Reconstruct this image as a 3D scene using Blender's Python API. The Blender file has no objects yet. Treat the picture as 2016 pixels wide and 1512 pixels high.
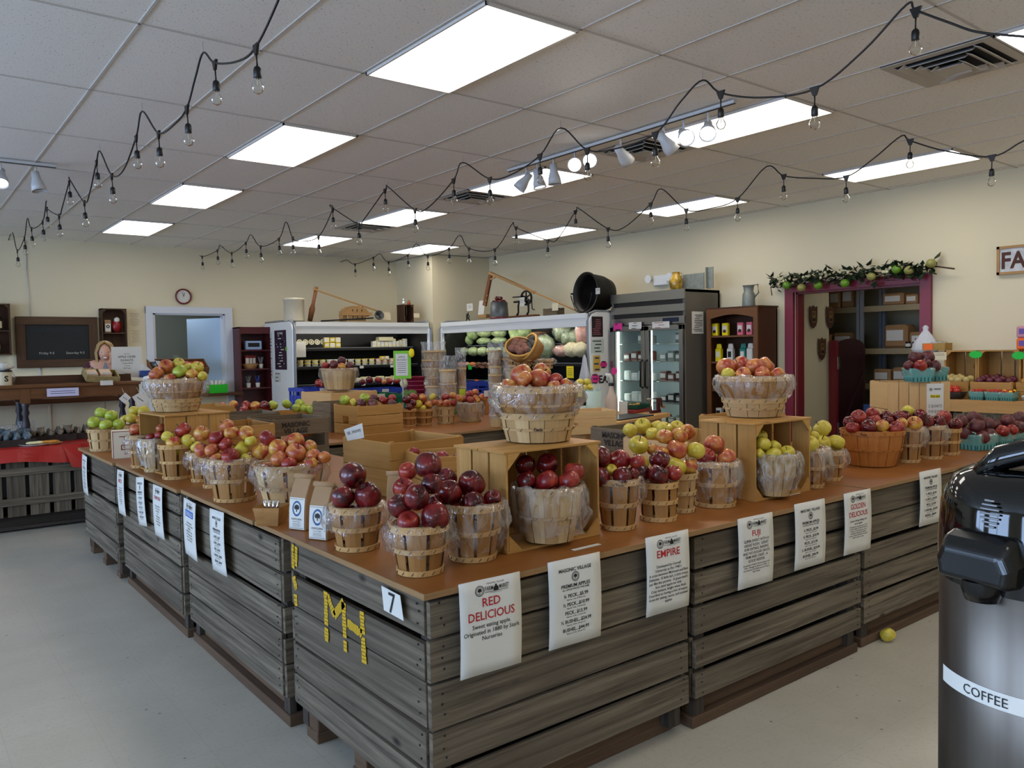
import bpy, math, random
import numpy as np
from mathutils import Vector, Matrix
PI = math.pi
rnd = random.Random(7)
SC = bpy.context.scene
COL = SC.collection

# ------------------------------------------------------------------ camera
F = 1573.8; YAW = .66357; PITCH = -.04242; ROLL = -.01743; EYE = 1.5
def _rot():
    cy, sy = math.cos(YAW), math.sin(YAW)
    fwd = np.array([sy*math.cos(PITCH), cy*math.cos(PITCH), math.sin(PITCH)])
    right = np.array([cy, -sy, 0.]); up = np.cross(right, fwd)
    c, s = math.cos(ROLL), math.sin(ROLL)
    return np.array([c*right+s*up, -(-s*right+c*up), fwd])
RC = _rot()
cam = bpy.data.cameras.new('camera'); co = bpy.data.objects.new('camera', cam); COL.objects.link(co)
cam.sensor_width = 36; cam.lens = F/2016*36; cam.clip_start = .05
m = Matrix.Identity(4)
for r in range(3):
    m[r][0] = RC[0][r]; m[r][1] = -RC[1][r]; m[r][2] = -RC[2][r]
m[0][3] = 0; m[1][3] = 0; m[2][3] = EYE
co.matrix_world = m
SC.camera = co

# ------------------------------------------------------------------ world, exposure
SC.view_settings.view_transform = 'Standard'; SC.view_settings.look = 'None'
SC.view_settings.gamma = 1; SC.view_settings.use_curve_mapping = False
SC.view_settings.exposure = EXPOSURE = -0.05
W = bpy.data.worlds.new('sky'); SC.world = W; W.use_nodes = True
bg = W.node_tree.nodes['Background']; bg.inputs[0].default_value = (.47, .66, 1, 1); bg.inputs[1].default_value = 13
SC.cycles.use_denoising = True
SC.cycles.max_bounces = 6; SC.cycles.diffuse_bounces = 3; SC.cycles.glossy_bounces = 3
SC.cycles.transmission_bounces = 4; SC.cycles.transparent_max_bounces = 8
SC.cycles.sample_clamp_indirect = 4; SC.cycles.caustics_reflective = False; SC.cycles.caustics_refractive = False
PANEL_E = 6.5       # emission of the ceiling light panels
CH = 3.132          # ceiling height

# ------------------------------------------------------------------ pixel -> known plane
def ray(u, v): return RC.T @ np.array([(u-1008)/F, (v-756)/F, 1.])
def hx(u, v, x): d = ray(u, v); return Vector(d*x/d[0]+[0, 0, EYE])
def hy(u, v, y): d = ray(u, v); return Vector(d*y/d[1]+[0, 0, EYE])
def hz(u, v, z): d = ray(u, v); return Vector(d*(z-EYE)/d[2]+[0, 0, EYE])
def hd(u, v, t): return Vector(ray(u, v)*t+[0, 0, EYE])
def depth(p): return float(RC[2] @ (np.array(p)-[0, 0, EYE]))
def zat(v, x, y):                          # height at which (x,y,z) shows on image row v
    lo, hi = -1., 4.
    for _ in range(30):
        z = (lo+hi)/2; q = RC @ np.array([x, y, z-EYE])
        if 756+F*q[1]/q[2] > v: lo = z
        else: hi = z
    return z

# ------------------------------------------------------------------ mesh builder
class MB:
    def __init__(s): s.v = []; s.f = []; s.uv = []; s.sm = []; s.mi = []; s.cut = []
    def add(s, vs, fs, uvs=None, sm=False, mi=0, M=None):
        n = len(s.v); s.cut.append((n, len(s.f)))
        if M is not None: vs = [M @ Vector(p) for p in vs]
        s.v += [tuple(p) for p in vs]
        for k, f in enumerate(fs):
            s.f.append([n+i for i in f]); s.sm.append(sm); s.mi.append(mi)
            s.uv.append(uvs[k] if uvs else [(vs[i][0]+vs[i][1], vs[i][2]+.31*vs[i][1]) for i in f])
        return s
    def box(s, c, d, R=None, mi=0, M=None, sag=0):
        h = [x/2 for x in d]; L = max(range(3), key=lambda i: d[i]); o = rnd.random()*9; o2 = rnd.random()*9
        P = [(x*h[0], y*h[1], z*h[2]) for x in (-1, 1) for y in (-1, 1) for z in (-1, 1)]
        fs = [(0, 1, 3, 2), (4, 6, 7, 5), (0, 4, 5, 1), (2, 3, 7, 6), (0, 2, 6, 4), (1, 5, 7, 3)]
        uvs = []
        for k, f in enumerate(fs):
            ax = k//2; oth = [i for i in range(3) if i != ax]
            if L in oth: a, b = L, [i for i in oth if i != L][0]
            else: a, b = oth
            uvs.append([(P[i][a]+o, P[i][b]+o2) for i in f])
        T = Matrix.Translation(Vector(c))
        if R is not None: T = T @ (R.to_4x4() if len(R) == 3 else R)
        if M is not None: T = M @ T
        return s.add(P, fs, uvs, mi=mi, M=T)
    def bar(s, a, b, w, t, mi=0, up=(0, 0, 1)):
        a, b = Vector(a), Vector(b); d = b-a; L = d.length; x = d.normalized(); u = Vector(up)
        y = u.cross(x)
        if y.length < 1e-4: y = Vector((0, 1, 0)).cross(x)
        y.normalize(); z = x.cross(y)
        M = Matrix((x, y, z)).transposed().to_4x4(); M.translation = (a+b)/2
        return s.box((0, 0, 0), (L, w, t), mi=mi, M=M)
    def lathe(s, prof, n=24, c=(0, 0, 0), M=None, mi=0, sm=True, sx=1, cap=True, ang=2*PI, a0=0):
        full = abs(ang-2*PI) < 1e-6; m_ = n if full else n+1
        vs = []; fs = []; uvs = []
        for r, z in prof:
            for k in range(m_):
                a = a0+ang*k/n; vs.append((r*math.cos(a)*sx+c[0], r*math.sin(a)+c[1], z+c[2]))
        for i in range(len(prof)-1):
            for k in range(n):
                k2 = (k+1) % m_; fs.append((i*m_+k, i*m_+k2, (i+1)*m_+k2, (i+1)*m_+k))
                R0 = max(prof[i][0], .01)
                uvs.append([(prof[i][1], k/n*R0*6.28), (prof[i][1], (k+1)/n*R0*6.28), (prof[i+1][1], (k+1)/n*R0*6.28), (prof[i+1][1], k/n*R0*6.28)])
        s.add(vs, fs, uvs, sm, mi, M)
        if cap and full:
            for i, rev in ((0, 1), (len(prof)-1, 0)):
                if prof[i][0] > 1e-5:
                    ring = vs[i*m_:(i+1)*m_]; s.add(ring, [tuple(range(n))[::-1] if rev else tuple(range(n))], None, False, mi, M)
        return s
    def tube(s, pts, r, n=8, mi=0, sm=True, close=False):
        P = [Vector(p) for p in pts]; N = len(P); vs = []; fs = []
        rr = r if isinstance(r, (list, tuple)) else [r]*N
        up = Vector((.13, .21, .97)); 
        for i in range(N):
            t = (P[min(i+1, N-1)]-P[max(i-1, 0)]).normalized()
            x = t.cross(up)
            if x.length < .05: x = t.cross(Vector((1, 0, 0)))
            x.normalize(); y = t.cross(x)
            for k in range(n):
                a = 2*PI*k/n; vs.append(P[i]+(x*math.cos(a)+y*math.sin(a))*rr[i])
        for i in range(N-1):
            for k in range(n): fs.append((i*n+k, i*n+(k+1) % n, (i+1)*n+(k+1) % n, (i+1)*n+k))
        fs.append(tuple(range(n))[::-1]); fs.append(tuple((N-1)*n+k for k in range(n)))
        return s.add(vs, fs, None, sm, mi)
    def prism(s, poly, t, M=None, mi=0, z0=0):
        n = len(poly); vs = [(x, y, z0) for x, y in poly]+[(x, y, z0+t) for x, y in poly]
        fs = [tuple(range(n))[::-1], tuple(range(n, 2*n))]+[(i, (i+1) % n, n+(i+1) % n, n+i) for i in range(n)]
        return s.add(vs, fs, [[(vs[i][0], vs[i][1]) for i in f] for f in fs], mi=mi, M=M)
    def sph(s, c, r, n=16, m_=10, sc=(1, 1, 1), M=None, mi=0, wob=0):
        vs = []; fs = []
        for i in range(m_+1):
            for k in range(n):
                a = PI*i/m_; b = 2*PI*k/n; w = 1+wob*(math.sin(5*a+3*b+c[0]*40)+math.cos(4*b+c[1]*30))*.5
                vs.append((c[0]+r*w*sc[0]*math.sin(a)*math.cos(b), c[1]+r*w*sc[1]*math.sin(a)*math.sin(b), c[2]+r*w*sc[2]*math.cos(a)))
        for i in range(m_):
            for k in range(n): fs.append((i*n+k, (i+1)*n+k, (i+1)*n+(k+1) % n, i*n+(k+1) % n))
        return s.add(vs, fs, None, True, mi, M)
    def quad(s, ps, mi=0, nu=1, nv=1, fn=None, uvs=1, sm=False):   # TL,TR,BR,BL bilinear sheet; fn(u,v)->offset vector
        a, b, c, d = [Vector(p) for p in ps]; vs = []; fs = []; uv = []
        for j in range(nv+1):
            for i in range(nu+1):
                u, v = i/nu, j/nv; p = (a*(1-u)+b*u)*(1-v)+(d*(1-u)+c*u)*v
                vs.append(p+(fn(u, v) if fn else Vector()))
        for j in range(nv):
            for i in range(nu):
                q = j*(nu+1)+i; fs.append((q, q+nu+1, q+nu+2, q+1))
                uv.append([(i/nu, j/nv), (i/nu, (j+1)/nv), ((i+1)/nu, (j+1)/nv), ((i+1)/nu, j/nv)])
        return s.add(vs, fs, uv, sm, mi)
    def each(s, name, mats, parent=None, **k):          # one object per piece
        cuts = s.cut+[(len(s.v), len(s.f))]
        for (v0, f0), (v1, f1) in zip(cuts, cuts[1:]):
            q = MB(); q.v = s.v[v0:v1]; q.f = [[i-v0 for i in f] for f in s.f[f0:f1]]; q.uv = s.uv[f0:f1]; q.sm = s.sm[f0:f1]; q.mi = s.mi[f0:f1]; q.build(name, mats, parent, **k)
    def build(s, name, mats, parent=None, loc=(0, 0, 0), bev=0, rz=0, solid=0):
        me = bpy.data.meshes.new(name); me.from_pydata(s.v, [], s.f)
        if not isinstance(mats, (list, tuple)): mats = [mats]
        for m_ in mats: me.materials.append(m_)
        uvl = me.uv_layers.new(name='UVMap')
        flat = [c for f in s.uv for p in f for c in p]; uvl.data.foreach_set('uv', flat)
        me.polygons.foreach_set('use_smooth', s.sm); me.polygons.foreach_set('material_index', s.mi)
        me.update()
        o = bpy.data.objects.new(name, me); COL.objects.link(o); o.location = loc; o.rotation_euler.z = rz
        if parent is not None: o.parent = parent
        if solid: d = o.modifiers.new('thick', 'SOLIDIFY'); d.thickness = solid; d.offset = 0
        if bev: b = o.modifiers.new('bevel', 'BEVEL'); b.width = bev; b.segments = 1; b.limit_method = 'ANGLE'
        return o

_ids = {}
def tag(o, label=None, cat=None, group=None, kind=None):
    if label: o['label'] = label
    if cat: o['category'] = cat
    if group: o['group'] = group
    if kind: o['kind'] = kind
    return o
def thing(name, label, cat, loc=(0, 0, 0), rz=0, group=None):
    o = bpy.data.objects.new(name, None); COL.objects.link(o); o.location = loc; o.rotation_euler.z = rz
    o.empty_display_size = .05
    return tag(o, label, cat, group)
def struct(name, mb, mats, **k): return tag(mb.build(name, mats, **k), kind='structure')

# ------------------------------------------------------------------ text outlines
_tc = {}
def glyphs(s, bold=0):
    k = (s, bold)
    if k in _tc: return _tc[k]
    cu = bpy.data.curves.new('t', 'FONT'); cu.body = s; cu.align_x = 'CENTER'; cu.resolution_u = 2; cu.offset = bold
    ob = bpy.data.objects.new('t', cu)
    me = bpy.data.meshes.new_from_object(ob)
    vs = [tuple(v.co) for v in me.vertices]; fs = [tuple(p.vertices) for p in me.polygons]
    bpy.data.objects.remove(ob); bpy.data.curves.remove(cu); bpy.data.meshes.remove(me)
    _tc[k] = (vs, fs); return _tc[k]
def text(mb, s, fn, u, v, h, wmax=None, mi=0, bold=0, squeeze=1.):
    """centre (u,v), cap height h in the sheet's metres; fn maps (x,y) metres to a point"""
    vs, fs = glyphs(s, bold)
    if not vs: return
    sc = h/.7; w = (max(p[0] for p in vs)-min(p[0] for p in vs))*sc*squeeze
    sx = sc*squeeze*(min(1, wmax/w) if wmax else 1)
    mb.add([fn(u+p[0]*sx, v+(p[1]-.35)*sc) for p in vs], fs, None, False, mi)
def frame(o, x, y, n=None, lift=.0015):
    """writing plane: o origin, x right, y up unit vectors"""
    o, x, y = Vector(o), Vector(x), Vector(y); nn = x.cross(y) if n is None else Vector(n)
    return lambda a, b: o+x*a+y*b+nn*lift

# ------------------------------------------------------------------ materials
MATS = {}
def nt(name, rough=.5, spec=.5, metal=0.):
    m_ = bpy.data.materials.new(name); m_.use_nodes = True; t = m_.node_tree; b = t.nodes['Principled BSDF']
    b.inputs['Roughness'].default_value = rough; b.inputs['Specular IOR Level'].default_value = spec; b.inputs['Metallic'].default_value = metal
    return m_, t, b
def N(t, typ, **k):
    n = t.nodes.new(typ)
    for a, v in k.items():
        if a.startswith('i_'): n.inputs[a[2:].replace('_', ' ')].default_value = v
        else: setattr(n, a, v)
    return n
def c4(c):
    if isinstance(c, str):
        c = [int(c[i:i+2], 16)/255 for i in (0, 2, 4)]; c = [x/12.92 if x < .04045 else ((x+.055)/1.055)**2.4 for x in c]
    return (*c[:3], 1)
def mix(t, a, b, fac):
    n = N(t, 'ShaderNodeMix', data_type='RGBA')
    for i, v in ((6, a), (7, b)):
        if isinstance(v, (tuple, str)): n.inputs[i].default_value = c4(v)
        else: t.links.new(v, n.inputs[i])
    if isinstance(fac, (int, float)): n.inputs[0].default_value = fac
    else: t.links.new(fac, n.inputs[0])
    return n.outputs[2]
def ramp(t, src, a, b):
    n = N(t, 'ShaderNodeMapRange'); n.inputs[1].default_value = a; n.inputs[2].default_value = b; t.links.new(src, n.inputs[0]); return n.outputs[0]
def noise(t, co, scale, detail=3, rough=.5, dist=0):
    n = N(t, 'ShaderNodeTexNoise'); n.inputs['Scale'].default_value = scale; n.inputs['Detail'].default_value = detail
    n.inputs['Roughness'].default_value = rough; n.inputs['Distortion'].default_value = dist
    if co is not None: t.links.new(co, n.inputs['Vector'])
    return n.outputs[0]
def coords(t, kind='Object', scale=(1, 1, 1), rnd_off=False):
    c = N(t, 'ShaderNodeTexCoord').outputs[kind]; mp = N(t, 'ShaderNodeMapping'); mp.inputs['Scale'].default_value = scale
    t.links.new(c, mp.inputs[0])
    if rnd_off:
        oi = N(t, 'ShaderNodeObjectInfo'); cx = N(t, 'ShaderNodeCombineXYZ'); ml = N(t, 'ShaderNodeMath', operation='MULTIPLY'); ml.inputs[1].default_value = 37
        t.links.new(oi.outputs['Random'], ml.inputs[0])
        for i in range(3): t.links.new(ml.outputs[0], cx.inputs[i])
        t.links.new(cx.outputs[0], mp.inputs['Location'])
    return mp.outputs[0]
def bump(t, b, h, st=.3, dist=.01):
    n = N(t, 'ShaderNodeBump'); n.inputs['Strength'].default_value = st; n.inputs['Distance'].default_value = dist
    t.links.new(h, n.inputs['Height']); t.links.new(n.outputs[0], b.inputs['Normal'])
def flat(name, col, rough=.5, metal=0, spec=.5, var=0, scale=20, bmp=0):
    if name in MATS: return MATS[name]
    m_, t, b = nt(name, rough, spec, metal)
    if var or bmp:
        nz = noise(t, coords(t), scale)
        c = c4(col); d = tuple(x*(1-var) for x in c[:3])+(1,)
        t.links.new(mix(t, d, c, ramp(t, nz, .35, .65)), b.inputs['Base Color'])
        if bmp: bump(t, b, nz, bmp)
    else: b.inputs['Base Color'].default_value = c4(col)
    MATS[name] = m_; return m_
def wood(name, c1, c2, c3=None, rough=.7, su=3., sv=60., knots=False, bmp=.25, per=.5):
    """grain along u; board-to-board tone from a coarse noise on the per-board uv offset"""
    m_, t, b = nt(name, rough, .3)
    uv = coords(t, 'UV', (su, sv, 1)); g = noise(t, uv, 1.0, 5, .65, .4)
    uv2 = coords(t, 'UV', (.35, 1.1, 1)); g2 = noise(t, uv2, 1.3, 1)
    c = mix(t, c1, c2, ramp(t, g, .3, .7))
    c = mix(t, c, c3 or c2, ramp(t, g2, .5-per*.3, .5+per*.3))
    if knots:
        uv3 = coords(t, 'UV', (2.6, 5.5, 1)); vo = N(t, 'ShaderNodeTexVoronoi'); vo.inputs['Scale'].default_value = 1.0
        t.links.new(uv3, vo.inputs['Vector'])
        c = mix(t, knots, c, ramp(t, vo.outputs[0], .03, .1))
    t.links.new(c, b.inputs['Base Color']); bump(t, b, g, bmp, .004)
    MATS[name] = m_; return m_
def emit(name, col, e):
    m_ = bpy.data.materials.new(name); m_.use_nodes = True; t = m_.node_tree; t.nodes.clear()
    n = N(t, 'ShaderNodeEmission'); n.inputs[0].default_value = c4(col); n.inputs[1].default_value = e
    o = N(t, 'ShaderNodeOutputMaterial'); t.links.new(n.outputs[0], o.inputs[0]); MATS[name] = m_; return m_
def clear(name, col=(1, 1, 1), fac=.3, rough=.1, bscale=25, bst=.8, milk=0.):
    """thin clear plastic or glass: see-through with glossy, crumpled highlights"""
    m_ = bpy.data.materials.new(name); m_.use_nodes = True; t = m_.node_tree; t.nodes.clear()
    tr = N(t, 'ShaderNodeBsdfTransparent'); tr.inputs[0].default_value = c4(col)
    gl = N(t, 'ShaderNodeBsdfGlossy'); gl.inputs['Roughness'].default_value = rough
    fr = N(t, 'ShaderNodeLayerWeight'); fr.inputs[0].default_value = fac
    ml = N(t, 'ShaderNodeMixShader'); t.links.new(tr.outputs[0], ml.inputs[1]); t.links.new(gl.outputs[0], ml.inputs[2]); sc_ = N(t, 'ShaderNodeMath', operation='MULTIPLY'); sc_.inputs[1].default_value = 1 if bst == 0 else .6; t.links.new(fr.outputs['Fresnel' if bst == 0 else 'Facing'], sc_.inputs[0]); t.links.new(sc_.outputs[0], ml.inputs[0])
    out = ml.outputs[0]
    if bst:
        co_ = coords(t, 'Object', (1, 1, .45), True); nz = noise(t, co_, bscale, 3, .6, 1.5)
        bn = N(t, 'ShaderNodeBump'); bn.inputs['Strength'].default_value = bst; bn.inputs['Distance'].default_value = .02
        t.links.new(nz, bn.inputs['Height']); t.links.new(bn.outputs[0], gl.inputs['Normal']); t.links.new(bn.outputs[0], fr.inputs['Normal'])
        df = N(t, 'ShaderNodeBsdfDiffuse'); df.inputs[0].default_value = (.85, .85, .85, 1)
        m2 = N(t, 'ShaderNodeMixShader'); t.links.new(ml.outputs[0], m2.inputs[1]); t.links.new(df.outputs[0], m2.inputs[2])
        mm = N(t, 'ShaderNodeMath', operation='MULTIPLY'); mm.inputs[1].default_value = milk; t.links.new(ramp(t, nz, .42, .72), mm.inputs[0]); t.links.new(mm.outputs[0], m2.inputs[0])
        out = m2.outputs[0]
    o = N(t, 'ShaderNodeOutputMaterial'); t.links.new(out, o.inputs[0]); MATS[name] = m_; return m_

M_grey = wood('weathered_wood', '262019', '9c8e79', '4e4437', .85, 1.3, 38, '231d18', .7, 1.)
M_grey_l = wood('weathered_wood_dark', '2a241f', '574d43', '3b332b', .85, 2.2, 42, None, .5)
M_ply = wood('plywood_top', '8c5424', '9c622b', '804c20', .42, 1.2, 9, None, .05, .6)
M_ply_edge = wood('plywood_edge', '7a5a3a', '9c7a52', None, .8, 3, 200)
M_crate = wood('pine_crate', 'b07e3e', 'cda060', 'a87838', .65, 2.5, 45, '6e4322', .15, .6)
M_crate2 = wood('pine_crate_pale', 'cfa872', 'e0bf8e', 'c69c63', .65, 2.5, 45, '7e5230', .15, 1.)
M_old = wood('old_crate_wood', '64543f', '8a765c', '5a4b3a', .8, 2.5, 45, None, .3, .8)
M_bask = wood('basket_splint', 'a2733c', 'b98a52', '8a5d2c', .6, 4, 30, None, .15, .5)
M_hoop = wood('basket_hoop', 'c99c60', 'd8b078', 'bd8e52', .55, 4, 60, None, .15, .8)
M_bask_b = wood('basket_splint_brown', 'a9652c', 'c0803f', 'b06c30', .5, 4, 30, None, .15, .8)
M_bask_p = wood('basket_splint_pale', 'c6a570', 'd8bb8a', 'a98150', .65, 4, 30, None, .15, .5)
M_dwood = wood('dark_oak', '3c2214', '5a3820', '472a18', .45, 2, 30, None, .1, .7)
M_counterw = wood('counter_oak', '5f3c22', '7b5231', '6b4427', .4, 2, 30, None, .1, .7)
M_frame = wood('barn_frame', '4a3524', '6a5038', '3f2c1e', .75, 2, 30, None, .3, .9)
M_lightw = wood('stand_pine', 'b98a50', 'cfa56c', 'bd9058', .55, 1.5, 25, None, .08, .8)
M_wine = flat('wine_paint', '4f1519', .35)
M_red = flat('door_red', '6c1a20', .35)
M_trimred = flat('trim_red', '7c2436', .4)
M_cloth = flat('red_vinyl', 'b3211c', .3)
M_black = flat('black_rubber', '0b0b0c', .4)
M_white = flat('white_enamel', 'efefec', .3)
M_wt = flat('white_paper', 'd8d5cc', .7)
M_cream = flat('cream_paper', 'ddcfae', .7)
M_ink = flat('black_ink', '151515', .7)
M_redink = flat('red_ink', 'b01a22', .7)
M_blueink = flat('blue_ink', '2a62b4', .7)
M_chalk = flat('chalk', 'b9b9b2', .9)
M_dchalk = flat('faint_chalk', '28323a', .9)
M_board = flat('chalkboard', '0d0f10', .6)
M_caseblk = flat('case_black', '0a0908', .45)
M_caseg = flat('case_grey', '8f9297', .4)
M_steel = flat('stainless', '9a9894', .32, 1.0)
M_steel_b = flat('brushed_steel_side', '6b655c', .45, .35)
M_chrome = flat('chrome', 'c8c8c8', .15, 1)
M_iron = flat('cast_iron', '0c0c0d', .45, .3)
M_ltrim = flat('white_trim', 'd3d6dd', .45)
M_paperbag = flat('kraft_paper', 'a9845c', .75, var=.12, scale=9, bmp=.35)
M_kraft = flat('cardboard', 'a07a52', .8, var=.1, scale=5)
M_neong = flat('neon_green', '17c23a', .6)
M_lime = flat('lime_card', '7ac02a', .6)
M_pink = flat('neon_pink', 'e0308c', .6)
M_yel = flat('yellow_card', 'f0d812', .6)
M_orange = flat('orange_card', 'f06a20', .6)
M_greenp = flat('green_crate_plastic', '0c6b4a', .4)
M_bluep = flat('blue_crate_plastic', '1b3aa8', .4)
M_teal = flat('teal_pulp', '5fa39c', .85, var=.1, scale=30)
M_bag = clear('clear_bag', (1, 1, 1), .30, .08, 22, 1.0, .13)
M_bag2 = clear('loose_bag', (1, 1, 1), .40, .08, 17, 1.0, .30)
M_bagm = clear('milky_bag', (.96, .96, .96), .4, .25, 30, 1., .40)
M_glass = clear('pane_glass', (.94, .97, .96), .12, .03, 1, 0)
M_bulb = clear('bulb_glass', (.97, .97, .95), .25, .05, 1, 0)
# ================================================================== room shell
XW = 8.5; YB = 12.66; XL = -5.2; YF = -4.0
m_, t, b = nt('wall_paint', .75, .2)
nz = noise(t, coords(t), 1.2, 2); t.links.new(mix(t, 'dccfae', 'e2d6b8', nz), b.inputs['Base Color']); M_wall = MATS['wall_paint'] = m_
M_grwall = flat('grey_green_wall', '8c8f85', .8)
M_stwall = flat('store_room_wall', 'b7ae92', .8)
m_, t, b = nt('vinyl_floor', .38, .4)
co_ = coords(t); n1 = noise(t, co_, 2.2, 4, .6); n2 = noise(t, co_, 60, 3)
sp = N(t, 'ShaderNodeTexVoronoi'); sp.inputs['Scale'].default_value = 9; t.links.new(co_, sp.inputs['Vector'])
c = mix(t, 'b0a999', 'beb7a7', ramp(t, n1, .3, .7)); c = mix(t, c, 'a69f8f', ramp(t, n2, .55, .8)); c = mix(t, '5e584c', c, ramp(t, sp.outputs[0], .02, .07))
br = N(t, 'ShaderNodeTexBrick', offset=0, squash=1); br.inputs['Scale'].default_value = 1; br.inputs['Mortar Size'].default_value = .0012
br.inputs['Brick Width'].default_value = .305; br.inputs['Row Height'].default_value = .305; t.links.new(co_, br.inputs['Vector'])
c = mix(t, c, 'a8a191', br.outputs['Fac']); t.links.new(c, b.inputs['Base Color']); bump(t, b, n1, .05, .003); M_floor = m_
m_, t, b = nt('acoustic_tile', .95, .1)
co_ = coords(t, 'Object', (1, .45, 1)); n1 = noise(t, co_, 120, 2, .7); n2 = noise(t, coords(t), .8, 2)
c = mix(t, 'ebe8e2', 'f0ede8', n2); c = mix(t, '948b82', c, ramp(t, n1, .29, .38)); t.links.new(c, b.inputs['Base Color']); bump(t, b, n1, .2, .002); M_tile = m_
M_tbar = flat('ceiling_tbar', 'c6bfb7', .9)

fl = MB(); fl.add([(XL-.2, YF-.2, 0), (13, YF-.2, 0), (13, 16.2, 0), (XL-.2, 16.2, 0)], [(0, 1, 2, 3)]); struct('floor', fl, M_floor)
LX0, LY0, PT = 2.289, 3.074, 2.438           # grid of light panels
ce = MB(); ce.box(((XL+XW)/2, (YF+YB)/2, CH+.11), (XW-XL+.3, YB-YF+.3, .2), mi=0)
x = LX0-.02-.6096*12
while x < XW: 
    if x > XL: ce.box((x, (YF+YB)/2, CH+.008), (.013, YB-YF, .006), mi=1)
    x += .6096
y = LY0-.02-1.2192*6
while y < YB:
    if y > YF: ce.box(((XL+XW)/2, y, CH+.008), (XW-XL, .013, .006), mi=1)
    y += 1.2192
struct('ceiling', ce, [M_tile, M_tbar])

def wall(name, axis, pos, a0, a1, holes, thick=.12, side=1, z1=CH+.02, mat=None):
    """wall on plane axis=pos from a0 to a1, with rectangular holes (h0,h1,z0,z1)"""
    w = MB(); cuts = sorted(set([a0, a1]+[h for q in holes for h in q[:2]]))
    for p, q in zip(cuts, cuts[1:]):
        zs = [(0, z1)]
        for h in holes:
            if h[0] <= p+1e-6 and h[1] >= q-1e-6: zs = [(0, h[2]), (h[3], z1)]
        for s0, s1 in zs:
            if s1-s0 < .001: continue
            if axis == 'x': w.box((pos+side*thick/2, (p+q)/2, (s0+s1)/2), (thick, q-p, s1-s0))
            else: w.box(((p+q)/2, pos+side*thick/2, (s0+s1)/2), (q-p, thick, s1-s0))
    return struct(name, w, mat or M_wall)
wall('wall_right', 'x', XW, YF, YB+.12, [(3.93, 5.40, 0, 2.13)])
wall('wall_back', 'y', YB, XL, XW, [(3.14, 4.20, .90, 2.14)])
wall('wall_left', 'x', XL, YF, YB, [(-2.2, 1.2, .9, 2.7), (2.6, 6.0, .9, 2.7), (7.2, 10.4, .9, 2.7)], side=-1)
wall('wall_front', 'y', YF, XL, XW, [], side=-1)
k_ = MB(); k_.box(((7.30+XW)/2, (11.47+YB)/2, CH/2), (XW-7.30, YB-11.47, CH)); struct('trim_1', k_, M_wall)
# windows that let the daylight in (behind and left of the camera)
wn = 0
for ax, pos, a0, a1 in (('x', XL, -2.2, 1.2), ('x', XL, 2.6, 6.0), ('x', XL, 7.2, 10.4)):
    wn += 1; w = MB(); mid = (a0+a1)/2
    for (p, q, z0, z1) in ((a0, a1, .9, .96), (a0, a1, 2.64, 2.7), (a0, a0+.06, .9, 2.7), (a1-.06, a1, .9, 2.7), (mid-.03, mid+.03, .9, 2.7)):
        c = (pos-.05, (p+q)/2, (z0+z1)/2) if ax == 'x' else ((p+q)/2, pos-.05, (z0+z1)/2)
        d = (.07, q-p, z1-z0) if ax == 'x' else (q-p, .07, z1-z0)
        w.box(c, d)
    wo = struct('window_%d' % wn, w, M_ltrim)
    L = bpy.data.lights.new('daylight_portal', 'AREA'); L.shape = 'RECTANGLE'; L.size = a1-a0; L.size_y = 1.8; L.cycles.is_portal = True
    lo = bpy.data.objects.new('daylight_portal', L); COL.objects.link(lo)
    lo.location = (pos-.10, mid, 1.8) if ax == 'x' else (mid, pos-.10, 1.8)
    if ax == 'x': lo.rotation_euler = (0, -PI/2, 0); L.size, L.size_y = 1.8, a1-a0
    else: lo.rotation_euler = (PI/2, 0, 0)
# baseboards
bb = MB(); bb.box((XW-.008, (YF+3.83)/2, .05), (.016, 3.83-YF, .1)); bb.box((XW-.008, (5.51+11.4)/2, .05), (.016, 5.89, .1)); struct('baseboard_right', bb, flat('vinyl_base', '3b3632', .5))
bb = MB(); bb.box(((XL+7.3)/2, YB-.008, .05), (7.3-XL, .016, .1)); struct('baseboard_back', bb, MATS['vinyl_base'])

# ceiling light panels
M_panel = emit('light_diffuser', (1, .955, .88), PANEL_E)
M_pframe = flat('light_frame', 'd5cfc8', .5)
cols = ['left', 'middle', 'right']; rows = ['nearest', 'second nearest', 'third nearest', 'fourth nearest', 'farthest']
def panel(i, j, lab):
    x0, y0 = LX0+PT*i-(.6096 if (i, j) == (2, 3) else 0), LY0+PT*j; t_ = thing('ceiling_light', lab, 'ceiling light', (x0+.285, y0+.585, CH), group='recessed ceiling light panels')
    f = MB(); w, h = .585, 1.195
    for c, d in (((0, -h/2+.006, 0), (w, .012, .02)), ((0, h/2-.006, 0), (w, .012, .02)), ((-w/2+.006, 0, 0), (.012, h, .02)), ((w/2-.006, 0, 0), (.012, h, .02))): f.box(c, d)
    f.build('frame', M_pframe, t_)
    d = MB(); d.box((0, 0, .006), (w-.026, h-.026, .008)); d.build('diffuser', M_panel, t_)
for i in range(3):
    for j in range(-1, 4):
        if (i, j) in ((0, -1), (1, -1)): lab = 'glowing white ceiling light panel just above the camera, %s row' % cols[i]
        else: lab = 'glowing white rectangular ceiling light panel, %s in the %s row' % (rows[j] if i < 2 else rows[j+1], cols[i])
        panel(i, j, lab)
for i, j in ((0, -2), (1, -2), (2, -2), (-1, -2), (-2, -2)): panel(i, j, 'added unseen ceiling light panel behind the camera, over the shop front')  # unseen extra row, added behind the camera to light the room

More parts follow.
